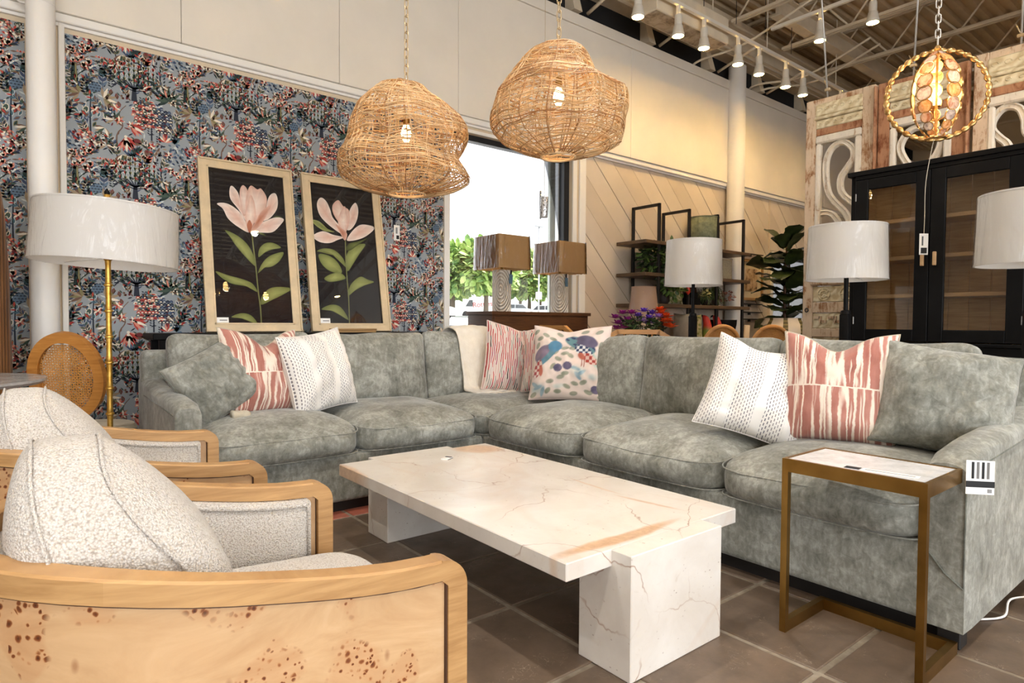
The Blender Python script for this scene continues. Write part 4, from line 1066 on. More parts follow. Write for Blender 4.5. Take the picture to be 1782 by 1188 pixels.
    obj('bottom_rail', sweep(A3, B3, lambda x: .03, lambda x: .085, .003), oak, t, 40)
    # inside upholstery
    A4 = plan(HW-.035,XF-.075,XB+.035,RC-.035); B4 = plan(HW-.085,XF-.075,XB+.085,RC-.085)
    io = obj('inner_upholstery', sweep(A4, B4, lambda x: .20, lambda x: zt(x)-.039, .006), boucle, t, True)
    for s in (0,1):
        Q = B4 if s == 0 else B4[::-1]
        pts = [(Q[0][0]-.006, Q[0][1], .40)]+[(Q[0][0]-.006,Q[0][1],zt(Q[0][0])-.062)]+[(p[0]-.012,p[1],zt(p[0])-.047) for p in Q[:8]]
        obj('welt', MB().tube(pts, .0060, 6), boucle, io, True)
    # seat
    def seatfn(x, y, z):
        px = (x*.5+.5)*.705-.27; py = y*.285; pz = .385+z*.075
        if z > 0: pz += .03*(1-x*x)*(1-y**4)
        px += .02*(1-z*z)*x*(1 if x > 0 else 0)
        return (px, py, pz+.004*fbm(px,py,pz,9))
    obj('seat_cushion', grid_box(0,0,0,18,16,6,seatfn,7), boucle, t, True)
    obj('seat_deck', MB().rbox((-.22,-.27,.10),(.375,.29,.30),.02,2), boucle, t, 40)
    # loose back cushion: squashy barrel with a boxed top panel
    def cush(x, y, z):
        ex = .145*(1-.58*max(0,z)**1.6)+.015*(1-abs(y)**3)
        px = -.13+x*ex+.05*(-z) - .035*max(0,z)
        py = y*(.265-.03*max(0,z)**2-.012*(1-abs(z)))
        pz = .635+z*.205-.055*max(0,z)*(abs(y)**2.2)+.03*max(0,z)*(1-y*y)
        q = fbm(px*2.2, py*2.2, pz*2.2, 2.4); px += .014*q; pz += .010*fbm(px,py,3,5)
        return (px, py, pz)
    bc_ = obj('back_cushion', grid_box(0,0,0,16,22,18,cush,4.2), boucle, t, True)
    def seam(xs):
        pts = []
        for k in range(40):
            z = -1+2*k/39
            pts.append(Vector(cush(xs, -.985, z*.98)))
        return pts
    for xs in (-.62,.62):
        loop = []
        for k in range(60):
            q = 2*pi*k/60; e = 4.2; y = math.copysign(abs(cos(q))**(2/e),cos(q)); z = math.copysign(abs(sin(q))**(2/e),sin(q))
            m = (1-abs(xs)**e)**(1/e); loop.append(Vector(cush(xs, y*.997, z*.997)))
        obj('seam', MB().tube(loop, .0030, 5, closed=True), boucle, bc_, True)
    return t
armchair('cream boucle armchair with honey burl shell and oak rail, beside the marble table leg', (.295,1.37,0), R(-2))
armchair('cream boucle armchair with honey burl shell, between the other armchair and the cane chair', (.255,2.44,0), R(-2))
# ================================================================== CONSOLE AND PAINTINGS
black_wood = plain('black_stained_wood', rgb(15,14,14), .55, var=.2, scale=10, spec=.15)
con = thing('console_table', 'long black console table behind the sofa under the paintings', 'console', (1.75,4.62,0))
obj('top', MB().rbox((.70,4.46,.955),(2.84,4.84,.995),.004), black_wood, con, world=True)
obj('lower_shelf', MB().rbox((.74,4.48,.30),(2.80,4.82,.33),.004), black_wood, con, world=True)
obj('apron', MB().rbox((.74,4.475,.90),(2.80,4.49,.955),.002), black_wood, con, world=True)
for x in (.74,2.75):
    for y in (4.48,4.77): obj('leg', MB().rbox((x,y,0),(x+.05,y+.05,.955),.003), black_wood, con, world=True)
weave = NT('seagrass_weave'); v = weave.co('Object'); weave.base(weave.ramp(weave.wave(v,60,2,2,3,'DIAGONAL'), [(.2,rgb(128,92,52)),(.7,rgb(196,158,106))])).set(rough=.8); weave = weave.m
bk = thing('woven_tray', 'woven seagrass tray on the console behind the back cushions', 'tray', (2.07,4.53,.995))
obj('tray', MB().rbox((-.17,-.05,0),(.17,.05,.022),.005,2), weave, bk); obj('rim', MB().tube([(-.17,-.05,.024),(.17,-.05,.024),(.17,.05,.024),(-.17,.05,.024)],.006,6,closed=True), weave, bk, True)
cream_frame = plain('cream_gilt_frame', rgb(214,192,156), .45, var=.08, scale=12)
canvas_m = attr_mat('painted_paper', .75, spec=.1)
art_glass = glass_mat('picture_glass', .045)
def art_map(TL, TR_, BL, BR):
    def f(x, y):
        u = .5
        for _ in range(6):
            v = .5
            yT = TL[1]+(TR_[1]-TL[1])*u; yB = BL[1]+(BR[1]-BL[1])*u; v = (y-yT)/(yB-yT)
            xl = TL[0]+(BL[0]-TL[0])*v; xr = TR_[0]+(BR[0]-TR_[0])*v; u = (x-xl)/(xr-xl)
        return u, v
    return f
cP, cW, cD, cG, cL, cK = rgb(226,184,166), rgb(244,228,216), rgb(186,116,88), rgb(116,124,70), rgb(168,170,104), rgb(62,70,42)
def shade_poly(mb, P, cc, ce, layer, W, H, mapf, center=None):
    Q = [mapf(*p) for p in P]; S_ = smooth_path([(a,b,0) for a, b in Q], 4, True)
    ctr = mapf(*center) if center else (sum(q[0] for q in Q)/len(Q), sum(q[1] for q in Q)/len(Q))
    o = len(mb.v); y = -.0006*layer-.001
    mb.v.append(((ctr[0]-.5)*W, y, (1-ctr[1])*H)); mb.col.append(cc)
    n = len(S_)
    for ring, c in ((.72, tuple(a*.4+b*.6 for a, b in zip(cc,ce))),(1.0,ce)):
        for i, p in enumerate(S_):
            x = ctr[0]+(p.x-ctr[0])*ring; v_ = ctr[1]+(p.y-ctr[1])*ring
            q = .9+.16*((i*7919)%13)/13
            mb.v.append(((x-.5)*W, y, (1-v_)*H)); mb.col.append(tuple(a*q for a in c[:3])+(1,))
    for i in range(n):
        j = (i+1)%n
        mb.f.append([o,o+1+i,o+1+j]); mb.mi.append(0); mb.f.append([o+1+i,o+1+n+i,o+1+n+j,o+1+j]); mb.mi.append(0)
def painting(label, loc, lean, W, H, petals, leaves, stem, mapf, rz=0):
    t = thing('framed_painting', label, 'painting', loc, 0, 'flower paintings on the console')
    t.rotation_euler = (lean,0,rz)
    B = .052; w2 = W/2
    def rl(P, nm='frame_rail'):
        o = obj(nm, MB().add([(p[0],-.025,p[1]) for p in P]+[(p[0],.012,p[1]) for p in P], [(0,1,2,3),(7,6,5,4),(0,4,5,1),(1,5,6,2),(2,6,7,3),(3,7,4,0)]), cream_frame, t); return o
    rl([(-w2,0),(w2,0),(w2-B,B),(-w2+B,B)]); rl([(-w2+B,H-B),(w2-B,H-B),(w2,H),(-w2,H)]); rl([(-w2,0),(-w2+B,B),(-w2+B,H-B),(-w2,H)]); rl([(w2-B,B),(w2,0),(w2,H),(w2-B,H-B)])
    a, b = w2-B, H-B
    obj('frame_lip', MB().box((-a,-.028,B),(-a+.012,-.016,b)).box((a-.012,-.028,B),(a,-.016,b)).box((-a,-.028,B),(a,-.016,B+.012)).box((-a,-.028,b-.012),(a,-.016,b)), cream_frame, t)
    obj('frame_edge', MB().box((-w2-.004,-.034,-.0),(-w2+.008,-.02,H)).box((w2-.008,-.034,0),(w2+.004,-.02,H)).box((-w2,-.034,H-.008),(w2,-.02,H+.004)).box((-w2,-.034,0),(w2,-.02,.008)), cream_frame, t)
    iw, ih = W-2*B, H-2*B
    mb = MB(); mb.col = []
    nx, nz = 24, 44
    for j in range(nz+1):
        for i in range(nx+1):
            q = noise.noise(Vector((i*.4,j*.35,loc[0]*3)))*.5+noise.noise(Vector((i*1.3,j*1.2,5)))*.3
            c = tuple(x*(1+.55*q) for x in rgb(24,25,31)[:3])+(1,)
            mb.v.append((-iw/2+iw*i/nx, 0, ih*j/nz)); mb.col.append(c)
    for j in range(nz):
        for i in range(nx): k = j*(nx+1)+i; mb.f.append([k,k+1,k+nx+2,k+nx+1]); mb.mi.append(0)
    for k, (P, c1, c2) in enumerate(leaves): shade_poly(mb, P, c1, c2, 1+k%2, iw, ih, mapf)
    # stem
    sp = smooth_path([mapf(*p)+(0,) for p in stem], 5)
    o = len(mb.v); n = len(sp)
    for p in sp:
        for s in (-1,1): mb.v.append(((p.x-.5)*iw+s*.0045, -.0026, (1-p.y)*ih)); mb.col.append(rgb(126,128,82))
    for i in range(n-1): mb.f.append([o+2*i,o+2*i+1,o+2*i+3,o+2*i+2]); mb.mi.append(0)
    for k, (P, c1, c2, ctr) in enumerate(petals): shade_poly(mb, P, c1, c2, 4+k, iw, ih, mapf, ctr)
    for v_i, v_ in enumerate(mb.v): mb.v[v_i] = (v_[0], v_[1]+.0, v_[2]+B)
    pr = obj('painted_sheet', mb, canvas_m, t, fixn=False)
    obj('glass', MB().box((-iw/2,-.0125,B),(iw/2,-.0105,H-B)), art_glass, t)
    obj('backing', MB().box((-w2+.01,.001,.01),(w2-.01,.01,H-.01)), black_wood, t)
    st_ = obj('price_sticker', MB().box((-w2+B+.012,-.0300,B+.012),(-w2+B+.09,-.0285,B+.05)), paper, t)
    obj('print_line', MB().box((-w2+B+.03,-.0306,B+.026),(-w2+B+.08,-.0301,B+.034)), plain('sticker_ink',rgb(150,148,146),.7), st_)
    return t
m1 = art_map((140,95),(615,157),(190,1065),(665,1050))
pet1 = [([(395,500),(330,470),(270,420),(240,360),(205,328),(260,325),(320,360),(360,410)], cP, cW, (330,420)),
        ([(400,495),(470,500),(540,495),(590,450),(612,415),(560,405),(490,430),(430,455)], cP, cW, (500,460)),
        ([(380,440),(330,360),(285,300),(278,245),(292,215),(330,260),(345,330),(375,390)], cP, cW, (330,330)),
        ([(360,400),(340,310),(340,240),(360,210),(385,240),(390,300),(385,370)], cW, cP, (365,300)),
        ([(440,430),(490,380),(510,300),(530,265),(560,258),(575,300),(565,360),(510,420)], cP, cW, (520,360)),
        ([(400,440),(375,360),(380,270),(405,212),(445,235),(470,230),(505,290),(490,370),(450,430)], cW, cP, (430,330)),
        ([(395,490),(370,420),(385,330),(405,270),(430,330),(430,420)], cW, cP, (402,390)),
        ([(405,490),(440,420),(470,370),(530,330),(500,400),(450,470)], cD, cP, (450,430)),
        ([(395,505),(380,460),(395,425),(412,460)], cD, cD, (397,470))]
lv1 = [([(252,490),(320,520),(380,570),(420,640),(432,705),(380,660),(320,590),(280,530)], cL, cG), ([(450,650),(455,600),(490,565),(540,560),(592,588),(540,600),(490,620)], cL, cG),
       ([(445,748),(470,690),(520,640),(606,615),(580,670),(530,705),(480,715)], cL, cG), ([(198,742),(270,765),(350,785),(410,810),(440,860),(380,830),(290,815),(230,780)], cL, cG),
       ([(462,935),(470,880),(520,835),(590,825),(655,835),(600,870),(530,905)], cL, cG), ([(285,1015),(340,990),(400,1000),(440,1050),(400,1040),(340,1020)], cL, cG),
       ([(415,490),(450,485),(500,520),(450,505)], cG, cK), ([(520,435),(560,395),(605,405),(560,430)], cG, cK)]
painting('cream framed painting of a tall fuller pink magnolia with six wide leaves', (1.405,4.735,.998), R(-10.6), .665, 1.275, pet1, lv1, [(410,500),(420,600),(432,700),(445,850),(458,960),(462,1055)], m1)
m2 = art_map((755,180),(1148,225),(805,1045),(1205,1050))
pet2 = [([(965,520),(900,505),(840,485),(782,515),(820,550),(880,556),(930,535)], cP, cW, (880,520)),
        ([(985,540),(1010,490),(1060,445),(1110,440),(1160,458),(1120,500),(1060,530)], cP, cW, (1060,490)),
        ([(955,500),(880,450),(825,390),(808,320),(830,280),(862,300),(885,350),(900,400),(940,450)], cP, cW, (860,380)),
        ([(985,470),(1000,400),(1005,350),(1040,305),(1058,350),(1045,420),(1010,470)], cP, cW, (1025,390)),
        ([(950,450),(905,380),(900,325),(935,292),(965,330),(1000,355),(1000,430),(980,480)], cW, cP, (950,380)),
        ([(965,500),(930,430),(950,360),(975,330),(990,400),(985,470)], cW, cP, (965,420)),
        ([(970,540),(940,490),(915,440),(960,470),(985,500)], cD, cP, (955,490))]
lv2 = [([(775,418),(820,425),(870,470),(910,488),(850,482),(800,450)], cG, cL), ([(805,607),(850,588),(910,600),(960,650),(972,700),(930,645),(870,612)], cL, cG), ([(815,625),(870,630),(925,670),(950,735),(880,725),(830,680)], cL, cG),
       ([(845,768),(890,740),(940,735),(972,768),(920,785),(870,788)], cL, cG), ([(985,725),(972,660),(995,600),(1040,565),(1100,560),(1060,620),(1020,680)], cL, cG), ([(975,590),(1000,555),(1060,540),(1115,522),(1060,560),(1000,600)], cG, cK),
       ([(988,870),(1000,810),(1060,758),(1110,775),(1150,790),(1090,810),(1030,840)], cL, cG), ([(825,952),(880,925),(940,940),(985,1015),(930,985),(880,960)], cL, cG)]
painting('cream framed painting of an open pink magnolia with leaves crowded up the stem', (2.155,4.735,.998), R(-10.6), .665, 1.275, pet2, lv2, [(975,540),(975,640),(980,760),(988,880),(990,1045)], m2)
ht = thing('price_hang_tag', 'white price tag hanging on the wallpaper beside the paintings', 'tag', (2.69,4.985,1.80))
obj('card', MB().rbox((-.03,-.002,0),(.03,.002,.135),.001), paper, ht)
obj('black_block', MB().box((-.005,-.0028,.012),(.022,-.0021,.045)), ink, ht); obj('print_line', MB().box((-.012,-.0028,.06),(.006,-.0021,.115)), plain('tag_print',rgb(150,150,150),.7), ht)
# ================================================================== LAMPS WITH WRAPPED SHADES
def shade_mat(name, c):
    k = NT(name); k.base(c).set(rough=.8, spec=.2); v = k.co('Object'); k.bump(k.noise(v, 260, 2), .15, .002)
    tr = k.n('BsdfTranslucent'); tr.inputs[0].default_value = c; mx = k.n('MixShader'); mx.inputs[0].default_value = .35
    k.link(k.b.outputs[0], mx.inputs[1]); k.link(tr.outputs[0], mx.inputs[2]); k.link(mx.outputs[0], k.out.inputs[0]); return k.m
white_shade = shade_mat('white_linen_shade', rgb(240,237,233)); tan_shade = shade_mat('tan_burlap_shade', rgb(206,168,116)); taupe_shade = shade_mat('taupe_shade', rgb(206,178,156))
def wrap_mat(amt=.35, nm='clear_plastic_wrap'):
    k = NT(nm); v = k.co('Object', (1,1,.22))
    t = k.n('BsdfTransparent'); g = k.n('BsdfGlossy'); g.inputs['Roughness'].default_value = .12
    bmp = k.n('Bump'); bmp.inputs['Strength'].default_value = 1.0; bmp.inputs['Distance'].default_value = .02
    k.link(k.noise(v, 13, 3, .6, 1.2), bmp.inputs['Height']); k.link(bmp.outputs[0], g.inputs['Normal'])
    fr = k.n('Fresnel'); fr.inputs[0].default_value = 1.4; k.link(bmp.outputs[0], fr.inputs['Normal'])
    mx = k.n('MixShader'); k.put(mx.inputs[0], k.math('ADD', k.math('MULTIPLY', fr.outputs[0], amt), .02)); k.link(t.outputs[0], mx.inputs[1]); k.link(g.outputs[0], mx.inputs[2]); k.link(mx.outputs[0], k.out.inputs[0]); return k.m
wrap = wrap_mat(); wrap_shiny = wrap_mat(1.1, 'glossy_plastic_wrap')
def drum(t, r0, r1, z0, z1, m, tilt=0.0, wrapped=True, n=48, nm='shade'):
    """hollow drum shade, r0 bottom radius, r1 top radius"""
    M = TR((0,0,(z0+z1)/2),(0,0,0)) @ Matrix.Rotation(tilt,4,'Y') @ TR((0,0,-(z0+z1)/2))
    th = .003
    s = obj(nm, MB().lathe([(r0-th,z0),(r0,z0),(r1,z1),(r1-th,z1),(r0-th,z0)], n, mat=M), m, t, 40)
    for (r, z) in ((r0,z0),(r1,z1)):
        obj('shade_rim', MB().lathe([(r-.004,z-.004),(r+.002,z-.004),(r+.002,z+.004),(r-.004,z+.004),(r-.004,z-.004)], n, mat=M), m, s, 40)
    for a in (0,2*pi/3,4*pi/3):
        obj('spider_arm', MB().tube([M @ Vector((.015*cos(a),.015*sin(a),z0+.03)), M @ Vector(((r0-.006)*cos(a),(r0-.006)*sin(a),z0+.01))], .0025, 5), paper, s, True)
    if wrapped:
        mb = MB(); nz = 10
        for i in range(nz+1):
            f = i/nz; rr = r0+(r1-r0)*f+.003
            for k in range(72):
                q = 2*pi*k/72; d = .0035*abs(fbm(cos(q)*2.5+q*.3, sin(q)*2.5, f*1.2+t.location.x, 2.2))*2
                mb.v.append(tuple(M @ Vector(((rr+d)*cos(q),(rr+d)*sin(q),z0-.006+(z1-z0+.012)*f))))
        for i in range(nz):
            for k in range(72): mb.f.append([i*72+k,i*72+(k+1)%72,(i+1)*72+(k+1)%72,(i+1)*72+k]); mb.mi.append(0)
        obj('plastic_wrap', mb, wrap, s, True)
    return s
# bamboo-stem brass floor lamp
gold_pole = NT('antique_gold'); v = gold_pole.co('Object'); gold_pole.base(gold_pole.ramp(gold_pole.noise(v, 40, 4), [(.3,rgb(178,132,52)),(.7,rgb(216,174,88))])).set(rough=.35, metal=.85); gold_pole = gold_pole.m
fl_ = thing('floor_lamp', 'gold bamboo-stem floor lamp with a wide white drum shade', 'floor lamp', (.41,3.91,0))
drum(fl_, .335, .325, 1.375, 1.665, white_shade, R(3.0))
prof = [(.14,0),(.14,.02),(.02,.03)]
z = .05
while z < 1.40:
    prof += [(.0155,z),(.0135,z+.03),(.0130,z+.09),(.0150,z+.118),(.0200,z+.122),(.0200,z+.130),(.0150,z+.134)]; z += .136
obj('bamboo_pole', MB().lathe(prof+[(.0145,1.60)], 18), gold_pole, fl_, 40)
obj('finial', MB().lathe([(.006,1.60),(.006,1.655),(.0145,1.66),(.0145,1.735),(.013,1.738)], 16), gold_pole, fl_, 40)
obj('finial_knob', MB().lathe([(.012,1.738),(.014,1.75),(.006,1.765),(.0005,1.77)], 12), black_wood, fl_, 40)
# black floor lamps with white drum shades
def black_lamp(loc, label, z0, z1, r, tagged=False):
    t = thing('floor_lamp', label, 'floor lamp', loc)
    drum(t, r, r*.955, z0, z1, white_shade)
    obj('base', MB().rbox((-.14,-.14,0),(.14,.14,.02),.004), black_wood, t)
    obj('column', MB().rbox((-.026,-.026,.02),(.026,.026,1.14),.006,2), black_wood, t, 40)
    obj('collar', MB().lathe([(.03,1.14),(.026,1.16),(.014,1.165)], 16), black_wood, t, 40)
    obj('rod', MB().lathe([(.013,1.16),(.013,z0+.12)], 14), black_wood, t, 40)
    if tagged:
        c_ = obj('price_tag', MB().rbox((-.02,-.002,1.25),(.02,.002,1.345),.001, mat=TR((-.10,-.12,0),(0,0,-.9))), paper, t)
        obj('tag_band', MB().box((-.016,-.0028,1.285),(.016,-.0021,1.32), mat=TR((-.10,-.12,0),(0,0,-.9))), plain('tag_red_print', rgb(190,120,96), .7), c_)
        obj('tag_string', MB().tube([(-.10,-.12,1.345),(-.09,-.11,z0+.02)], .0012, 4), paper, c_)
    return t
black_lamp((4.27,3.0,0), 'black floor lamp with white drum shade in front of the black shelving', 1.385, 1.735, .223)
black_lamp((3.87,1.655,0), 'black floor lamp with white drum shade in front of the carved door panel', 1.345, 1.655, .217)
black_lamp((3.78,.775,0), 'black floor lamp with white drum shade and hanging tag before the black cabinet', 1.37, 1.70, .222, True)
# ================================================================== WOVEN PENDANTS AND CHANDELIER
rattan = [plain('rattan_strand_%d'%i, rgb(*c), .6, var=.18, scale=14) for i, c in enumerate(((204,162,112),(228,194,148),(172,122,74)))]
bulb_m = NT('warm_bulb'); bulb_m.base(rgb(255,236,190)).set(emit=30., emitc=rgb(255,208,130)); bulb_m = bulb_m.m
chain_m = plain('pale_gold_chain', rgb(204,182,146), .4, .6)
def chain(t, x, y, z0, z1, link=.055, r=.0035, m=None, w_=.012):
    z = z0; i = 0
    pts0 = []
    for k in range(12):
        q = 2*pi*k/12; pts0.append((w_*cos(q), 0, (link/2-w_ if sin(q) > 0 else -(link/2-w_))*(1 if abs(sin(q)) > .1 else 0)+w_*sin(q)))
    me = mesh_of('chain_link', MB().tube(pts0, r, 5, closed=True), m or chain_m, True)
    while z < z1:
        o = bpy.data.objects.new('chain_link', me); COL.objects.link(o); o.parent = t; o.location = (x,y,z+link/2); o.rotation_euler = (0,0,.4+(pi/2 if i%2 else 0)); z += link*.80; i += 1
def pendant(label, loc, H, prof, seed, az, bulb_z, energy, hang_to, lobes=.10):
    """prof: list of (height fraction from top, left radius, right radius) in metres; right = direction az"""
    t = thing('pendant_lamp', label, 'pendant lamp', loc, 0, 'woven rattan pendants')
    Lp = [(a,b) for a, b, c in prof]; Rp = [(a,c) for a, b, c in prof]
    def surf(th, f):
        cz_ = cos(th-az); wgt = .5+.5*math.copysign(abs(cz_)**.6, cz_); r = interp(Lp,f)*(1-wgt)+interp(Rp,f)*wgt
        mid_ = sin(pi*min(1,f*1.02))
        s2 = abs(sin(th-az))
        r *= 1+lobes*mid_*s2*(fbm(cos(th)*1.2+seed, sin(th)*1.2, f*2.2, 1.6)*1.8)
        z = H*(1-f) + .035*mid_*fbm(cos(th)*1.5, sin(th)*1.5+seed, f*2, 1.3)
        return Vector((r*cos(th), r*sin(th), z))
    rg = random.Random(seed)
    parts = [MB(), MB(), MB()]
    NR = 74
    for i in range(NR):
        f0 = .012+.976*i/(NR-1); ph = rg.random()*6; amp = .012*(.4+rg.random()); k2 = rg.choice((1,2,3)); n = 56
        pts = [surf(2*pi*k/n, max(0.002,min(.998, f0+amp*sin(k2*2*pi*k/n+ph)+.006*sin(5*2*pi*k/n+ph*2)))) for k in range(n)]
        off = rg.uniform(-.003,.003); c = Vector((0,0,H/2))
        pts = [p+(p-c).normalized()*off for p in pts]
        parts[rg.choice((0,0,1,1,2))].tube(pts, rg.uniform(.0020,.0037), 3, closed=True)
    NM = 100
    for i in range(NM):
        th0 = 2*pi*i/NM+rg.uniform(-.03,.03); n = 34; ph = rg.random()*6; tw = rg.uniform(-.10,.10)
        pts = []
        for k in range(n+1):
            f = .004+.992*k/n; pts.append(surf(th0+tw*sin(2.5*f+ph)+.02*sin(9*f+ph), f))
        off = rg.uniform(-.003,.003); c = Vector((0,0,H/2)); pts = [p+(p-c).normalized()*off for p in pts]
        parts[rg.choice((0,1,1,2))].tube(pts, rg.uniform(.0019,.0034), 3)
    for i in range(46):   # stray diagonal weavers
        th0 = rg.random()*2*pi; f0 = rg.uniform(.05,.8); d = rg.choice((-1,1)); n = 26; dt = rg.uniform(.6,1.6); df = rg.uniform(.08,.25)*rg.choice((-1,1))
        pts = [surf(th0+d*dt*k/n, max(.01,min(.99,f0+df*k/n+.01*sin(k*.6)))) for k in range(n+1)]
        c = Vector((0,0,H/2)); pts = [p+(p-c).normalized()*.004 for p in pts]
        parts[1].tube(pts, .0022, 4)
    for p_, m in zip(parts, rattan): tag(obj('woven_shade', p_, m, t, True), kind='stuff')
    rb = prof[-1]; obj('opening_ring', MB().tube([surf(2*pi*k/40,.998) for k in range(40)], .006, 6, closed=True), rattan[1], t, True)
    obj('top_ring', MB().tube([surf(2*pi*k/30,.01) for k in range(30)], .005, 6, closed=True), rattan[1], t, True)
    obj('cord', MB().tube([(0,0,bulb_z+.10),(0,0,H+.02)], .004, 6), paper, t, True)
    obj('socket', MB().lathe([(.014,bulb_z+.045),(.018,bulb_z+.055),(.018,bulb_z+.10),(.006,bulb_z+.11)], 14), brass, t, 40)
    obj('bulb', MB().lathe([(.0005,bulb_z-.05),(.014,bulb_z-.045),(.026,bulb_z-.02),(.029,bulb_z),(.022,bulb_z+.025),(.013,bulb_z+.045)], 16), bulb_m, t, True)
    chain(t, 0, 0, H-.005, hang_to-loc[2])
    l = light('bulb_light', 'POINT', (0,0,bulb_z-.02), energy, (1,.74,.42), .03); l.parent = t
    return t
S_ = 3.4/1088/5.4   # sketch units to metres for the two outlines
def outline(rows, ax, y0, y1, s, H): return [((y-y0)/(y1-y0), (ax-l)*s, (r_-ax)*s) for y, l, r_ in rows]
AZ1 = math.atan2(3.04,1.698)-pi/2; AZ2 = math.atan2(2.452,2.277)-pi/2
H1 = 1045*S_
pendant('woven rattan pendant with a pinched notch hanging beside the window', (1.698,3.04,1.775), H1,
        outline([(65,650,730),(100,520,820),(130,430,870),(200,350,930),(300,245,1090),(400,200,1195),(500,172,1255),(600,160,1262),(680,130,1215),(750,75,1165),(800,64,1175),(880,66,1240),(965,95,1295),(1040,230,1180),(1085,380,1010),(1110,540,850)], 690, 65, 1110, S_, H1), 5, AZ1, H1*.545, 9, 5.0)
S2_ = 3.3/1088/2.97; H2 = 570*S2_
pendant('larger woven rattan pendant with a dented crown in front of the cream bulkhead', (2.277,2.452,1.955), H2,
        outline([(235,1200,1300),(255,1140,1370),(280,1100,1395),(330,1055,1420),(400,1000,1452),(450,962,1540),(500,940,1600),(560,918,1606),(610,898,1592),(660,905,1590),(720,965,1575),(770,1080,1475),(798,1155,1345),(805,1165,1340)], 1252, 235, 805, S2_, H2), 9, AZ2, H2*.545, 9, 5.0)
# ---- agate orb chandelier
orb = thing('chandelier', 'gold orb chandelier strung with agate discs before the carved doors', 'chandelier', (3.95,1.24,2.088))
gilt = NT('gilt_metal'); v = gilt.co('Object'); gilt.base(gilt.ramp(gilt.noise(v, 30, 3), [(.3,rgb(150,104,50)),(.7,rgb(232,194,130))])).set(rough=.32, metal=.9); gilt = gilt.m
HC = .24; OA = math.atan2(1.24,3.95); e1 = Vector((sin(OA),-cos(OA),0)); e2 = Vector((cos(OA),sin(OA),0))
candle_m = NT('candle_bulb_glow'); candle_m.base(rgb(255,236,190)).set(emit=9., emitc=rgb(255,208,130)); candle_m = candle_m.m
nb = 36; ringmb = []
for i in range(nb):
    q = 2*pi*(i+.5)/nb; c = e1*(.232*cos(q))+Vector((0,0,HC+.238*sin(q)))+e2*(.05*cos(q)); q2 = 2*pi*(i+.5)/nb+.01
    tdir = (e1*(-.232*sin(q))+Vector((0,0,.238*cos(q)))+e2*(-.05*sin(q))).normalized(); sd = tdir.cross(e2).normalized(); fw2 = tdir.cross(sd)
    mb = MB(); L = .050; n = 6; prof_ = [(-L*.5*1.1,.0012),(-L*.3,.012),(0,.0165),(L*.3,.012),(L*.5*1.1,.0012)]
    for (a, r_) in prof_:
        for k in range(n):
            w_ = 2*pi*k/n; mb.v.append(tuple(c+tdir*a+sd*(r_*cos(w_))+fw2*(.45*r_*sin(w_))))
    for a in range(4):
        for k in range(n): mb.f.append([a*n+k,a*n+(k+1)%n,(a+1)*n+(k+1)%n,(a+1)*n+k]); mb.mi.append(0)
    obj('ring_leaf', mb, gilt, orb, True)
agate = []
for i, (a, b, c) in enumerate((((226,200,176),(170,96,50),(240,228,214)),((214,206,202),(150,130,128),(236,230,226)),((234,196,140),(188,110,48),(246,226,196)))):
    k = NT('agate_slice_%d'%i); v = k.co('Object'); col = k.ramp(k.noise(v, 26, 4, .6, 1.5), [(.3,rgb(*b)),(.5,rgb(*a)),(.7,rgb(*c))]); k.base(col).set(rough=.15)
    tr = k.n('BsdfTranslucent'); k.link(col, tr.inputs[0]); mx = k.n('MixShader'); mx.inputs[0].default_value = .5
    k.link(k.b.outputs[0], mx.inputs[1]); k.link(tr.outputs[0], mx.inputs[2]); k.link(mx.outputs[0], k.out.inputs[0]); agate.append(k.m)
rows = ((.455,.022,.030),(.418,.034,.062),(.366,.040,.092),(.300,.041,.108),(.232,.041,.112),(.164,.037,.106),(.108,.031,.090),(.064,.026,.068),(.034,.018,.046))
for mi in range(5):
    th = pi+OA-.50+mi*2*pi/5
    for ri, (z, r_, R_) in enumerate(rows):
        th2 = th+.05*(ri-4)*.2
        slope = (rows[min(ri+1,8)][2]-rows[max(ri-1,0)][2])/(rows[min(ri+1,8)][0]-rows[max(ri-1,0)][0])
        M = TR((R_*cos(th2),R_*sin(th2),z),(0,0,th2)) @ Matrix.Rotation(pi/2-math.atan(-slope)*-1*0-math.atan(slope)*-1,4,'Y')
        d = obj('agate_disc', MB().lathe([(.0005,-.0025),(r_*.92,-.0025),(r_*.92,.0025),(.0005,.0025)], 18, mat=M), agate[(mi+ri)%3], orb)
        obj('disc_rim', MB().lathe([(r_*.90,-.004),(r_,-.004),(r_,.004),(r_*.90,.004),(r_*.90,-.004)], 18, mat=M), gilt, d, 40)
obj('stem', MB().lathe([(.006,0.0),(.006,.48),(.02,.485),(.014,.50),(.004,.51)], 12), gilt, orb, 40)
obj('bottom_disc', MB().lathe([(.0005,.004),(.05,.0),(.054,.004),(.05,.008)], 20), gilt, orb, 40)
for i in range(3):
    th = OA+pi+1.15+i*2*pi/3; d = Vector((cos(th),sin(th),0)); 
    a_ = obj('candle_arm', MB().tube(smooth_path([d*.006+Vector((0,0,.10)), d*.05+Vector((0,0,.12)), d*.072+Vector((0,0,.19))],5), .003, 6), gilt, orb, True)
    obj('drip_pan', MB().lathe([(.004,.185),(.030,.196),(.031,.199),(.006,.193)], 16, (d.x*.072,d.y*.072,0)), gilt, a_, 40)
    obj('candle_sleeve', MB().lathe([(.006,.195),(.006,.245)], 10, (d.x*.072,d.y*.072,0)), paper, a_, 40)
    obj('candle_bulb', MB().lathe([(.006,.245),(.015,.262),(.016,.272),(.009,.29),(.0005,.305)], 12, (d.x*.072,d.y*.072,0)), candle_m, a_, True)
l = light('candle_light', 'POINT', (0,0,.27), 4, (1,.74,.42), .04); l.parent = orb
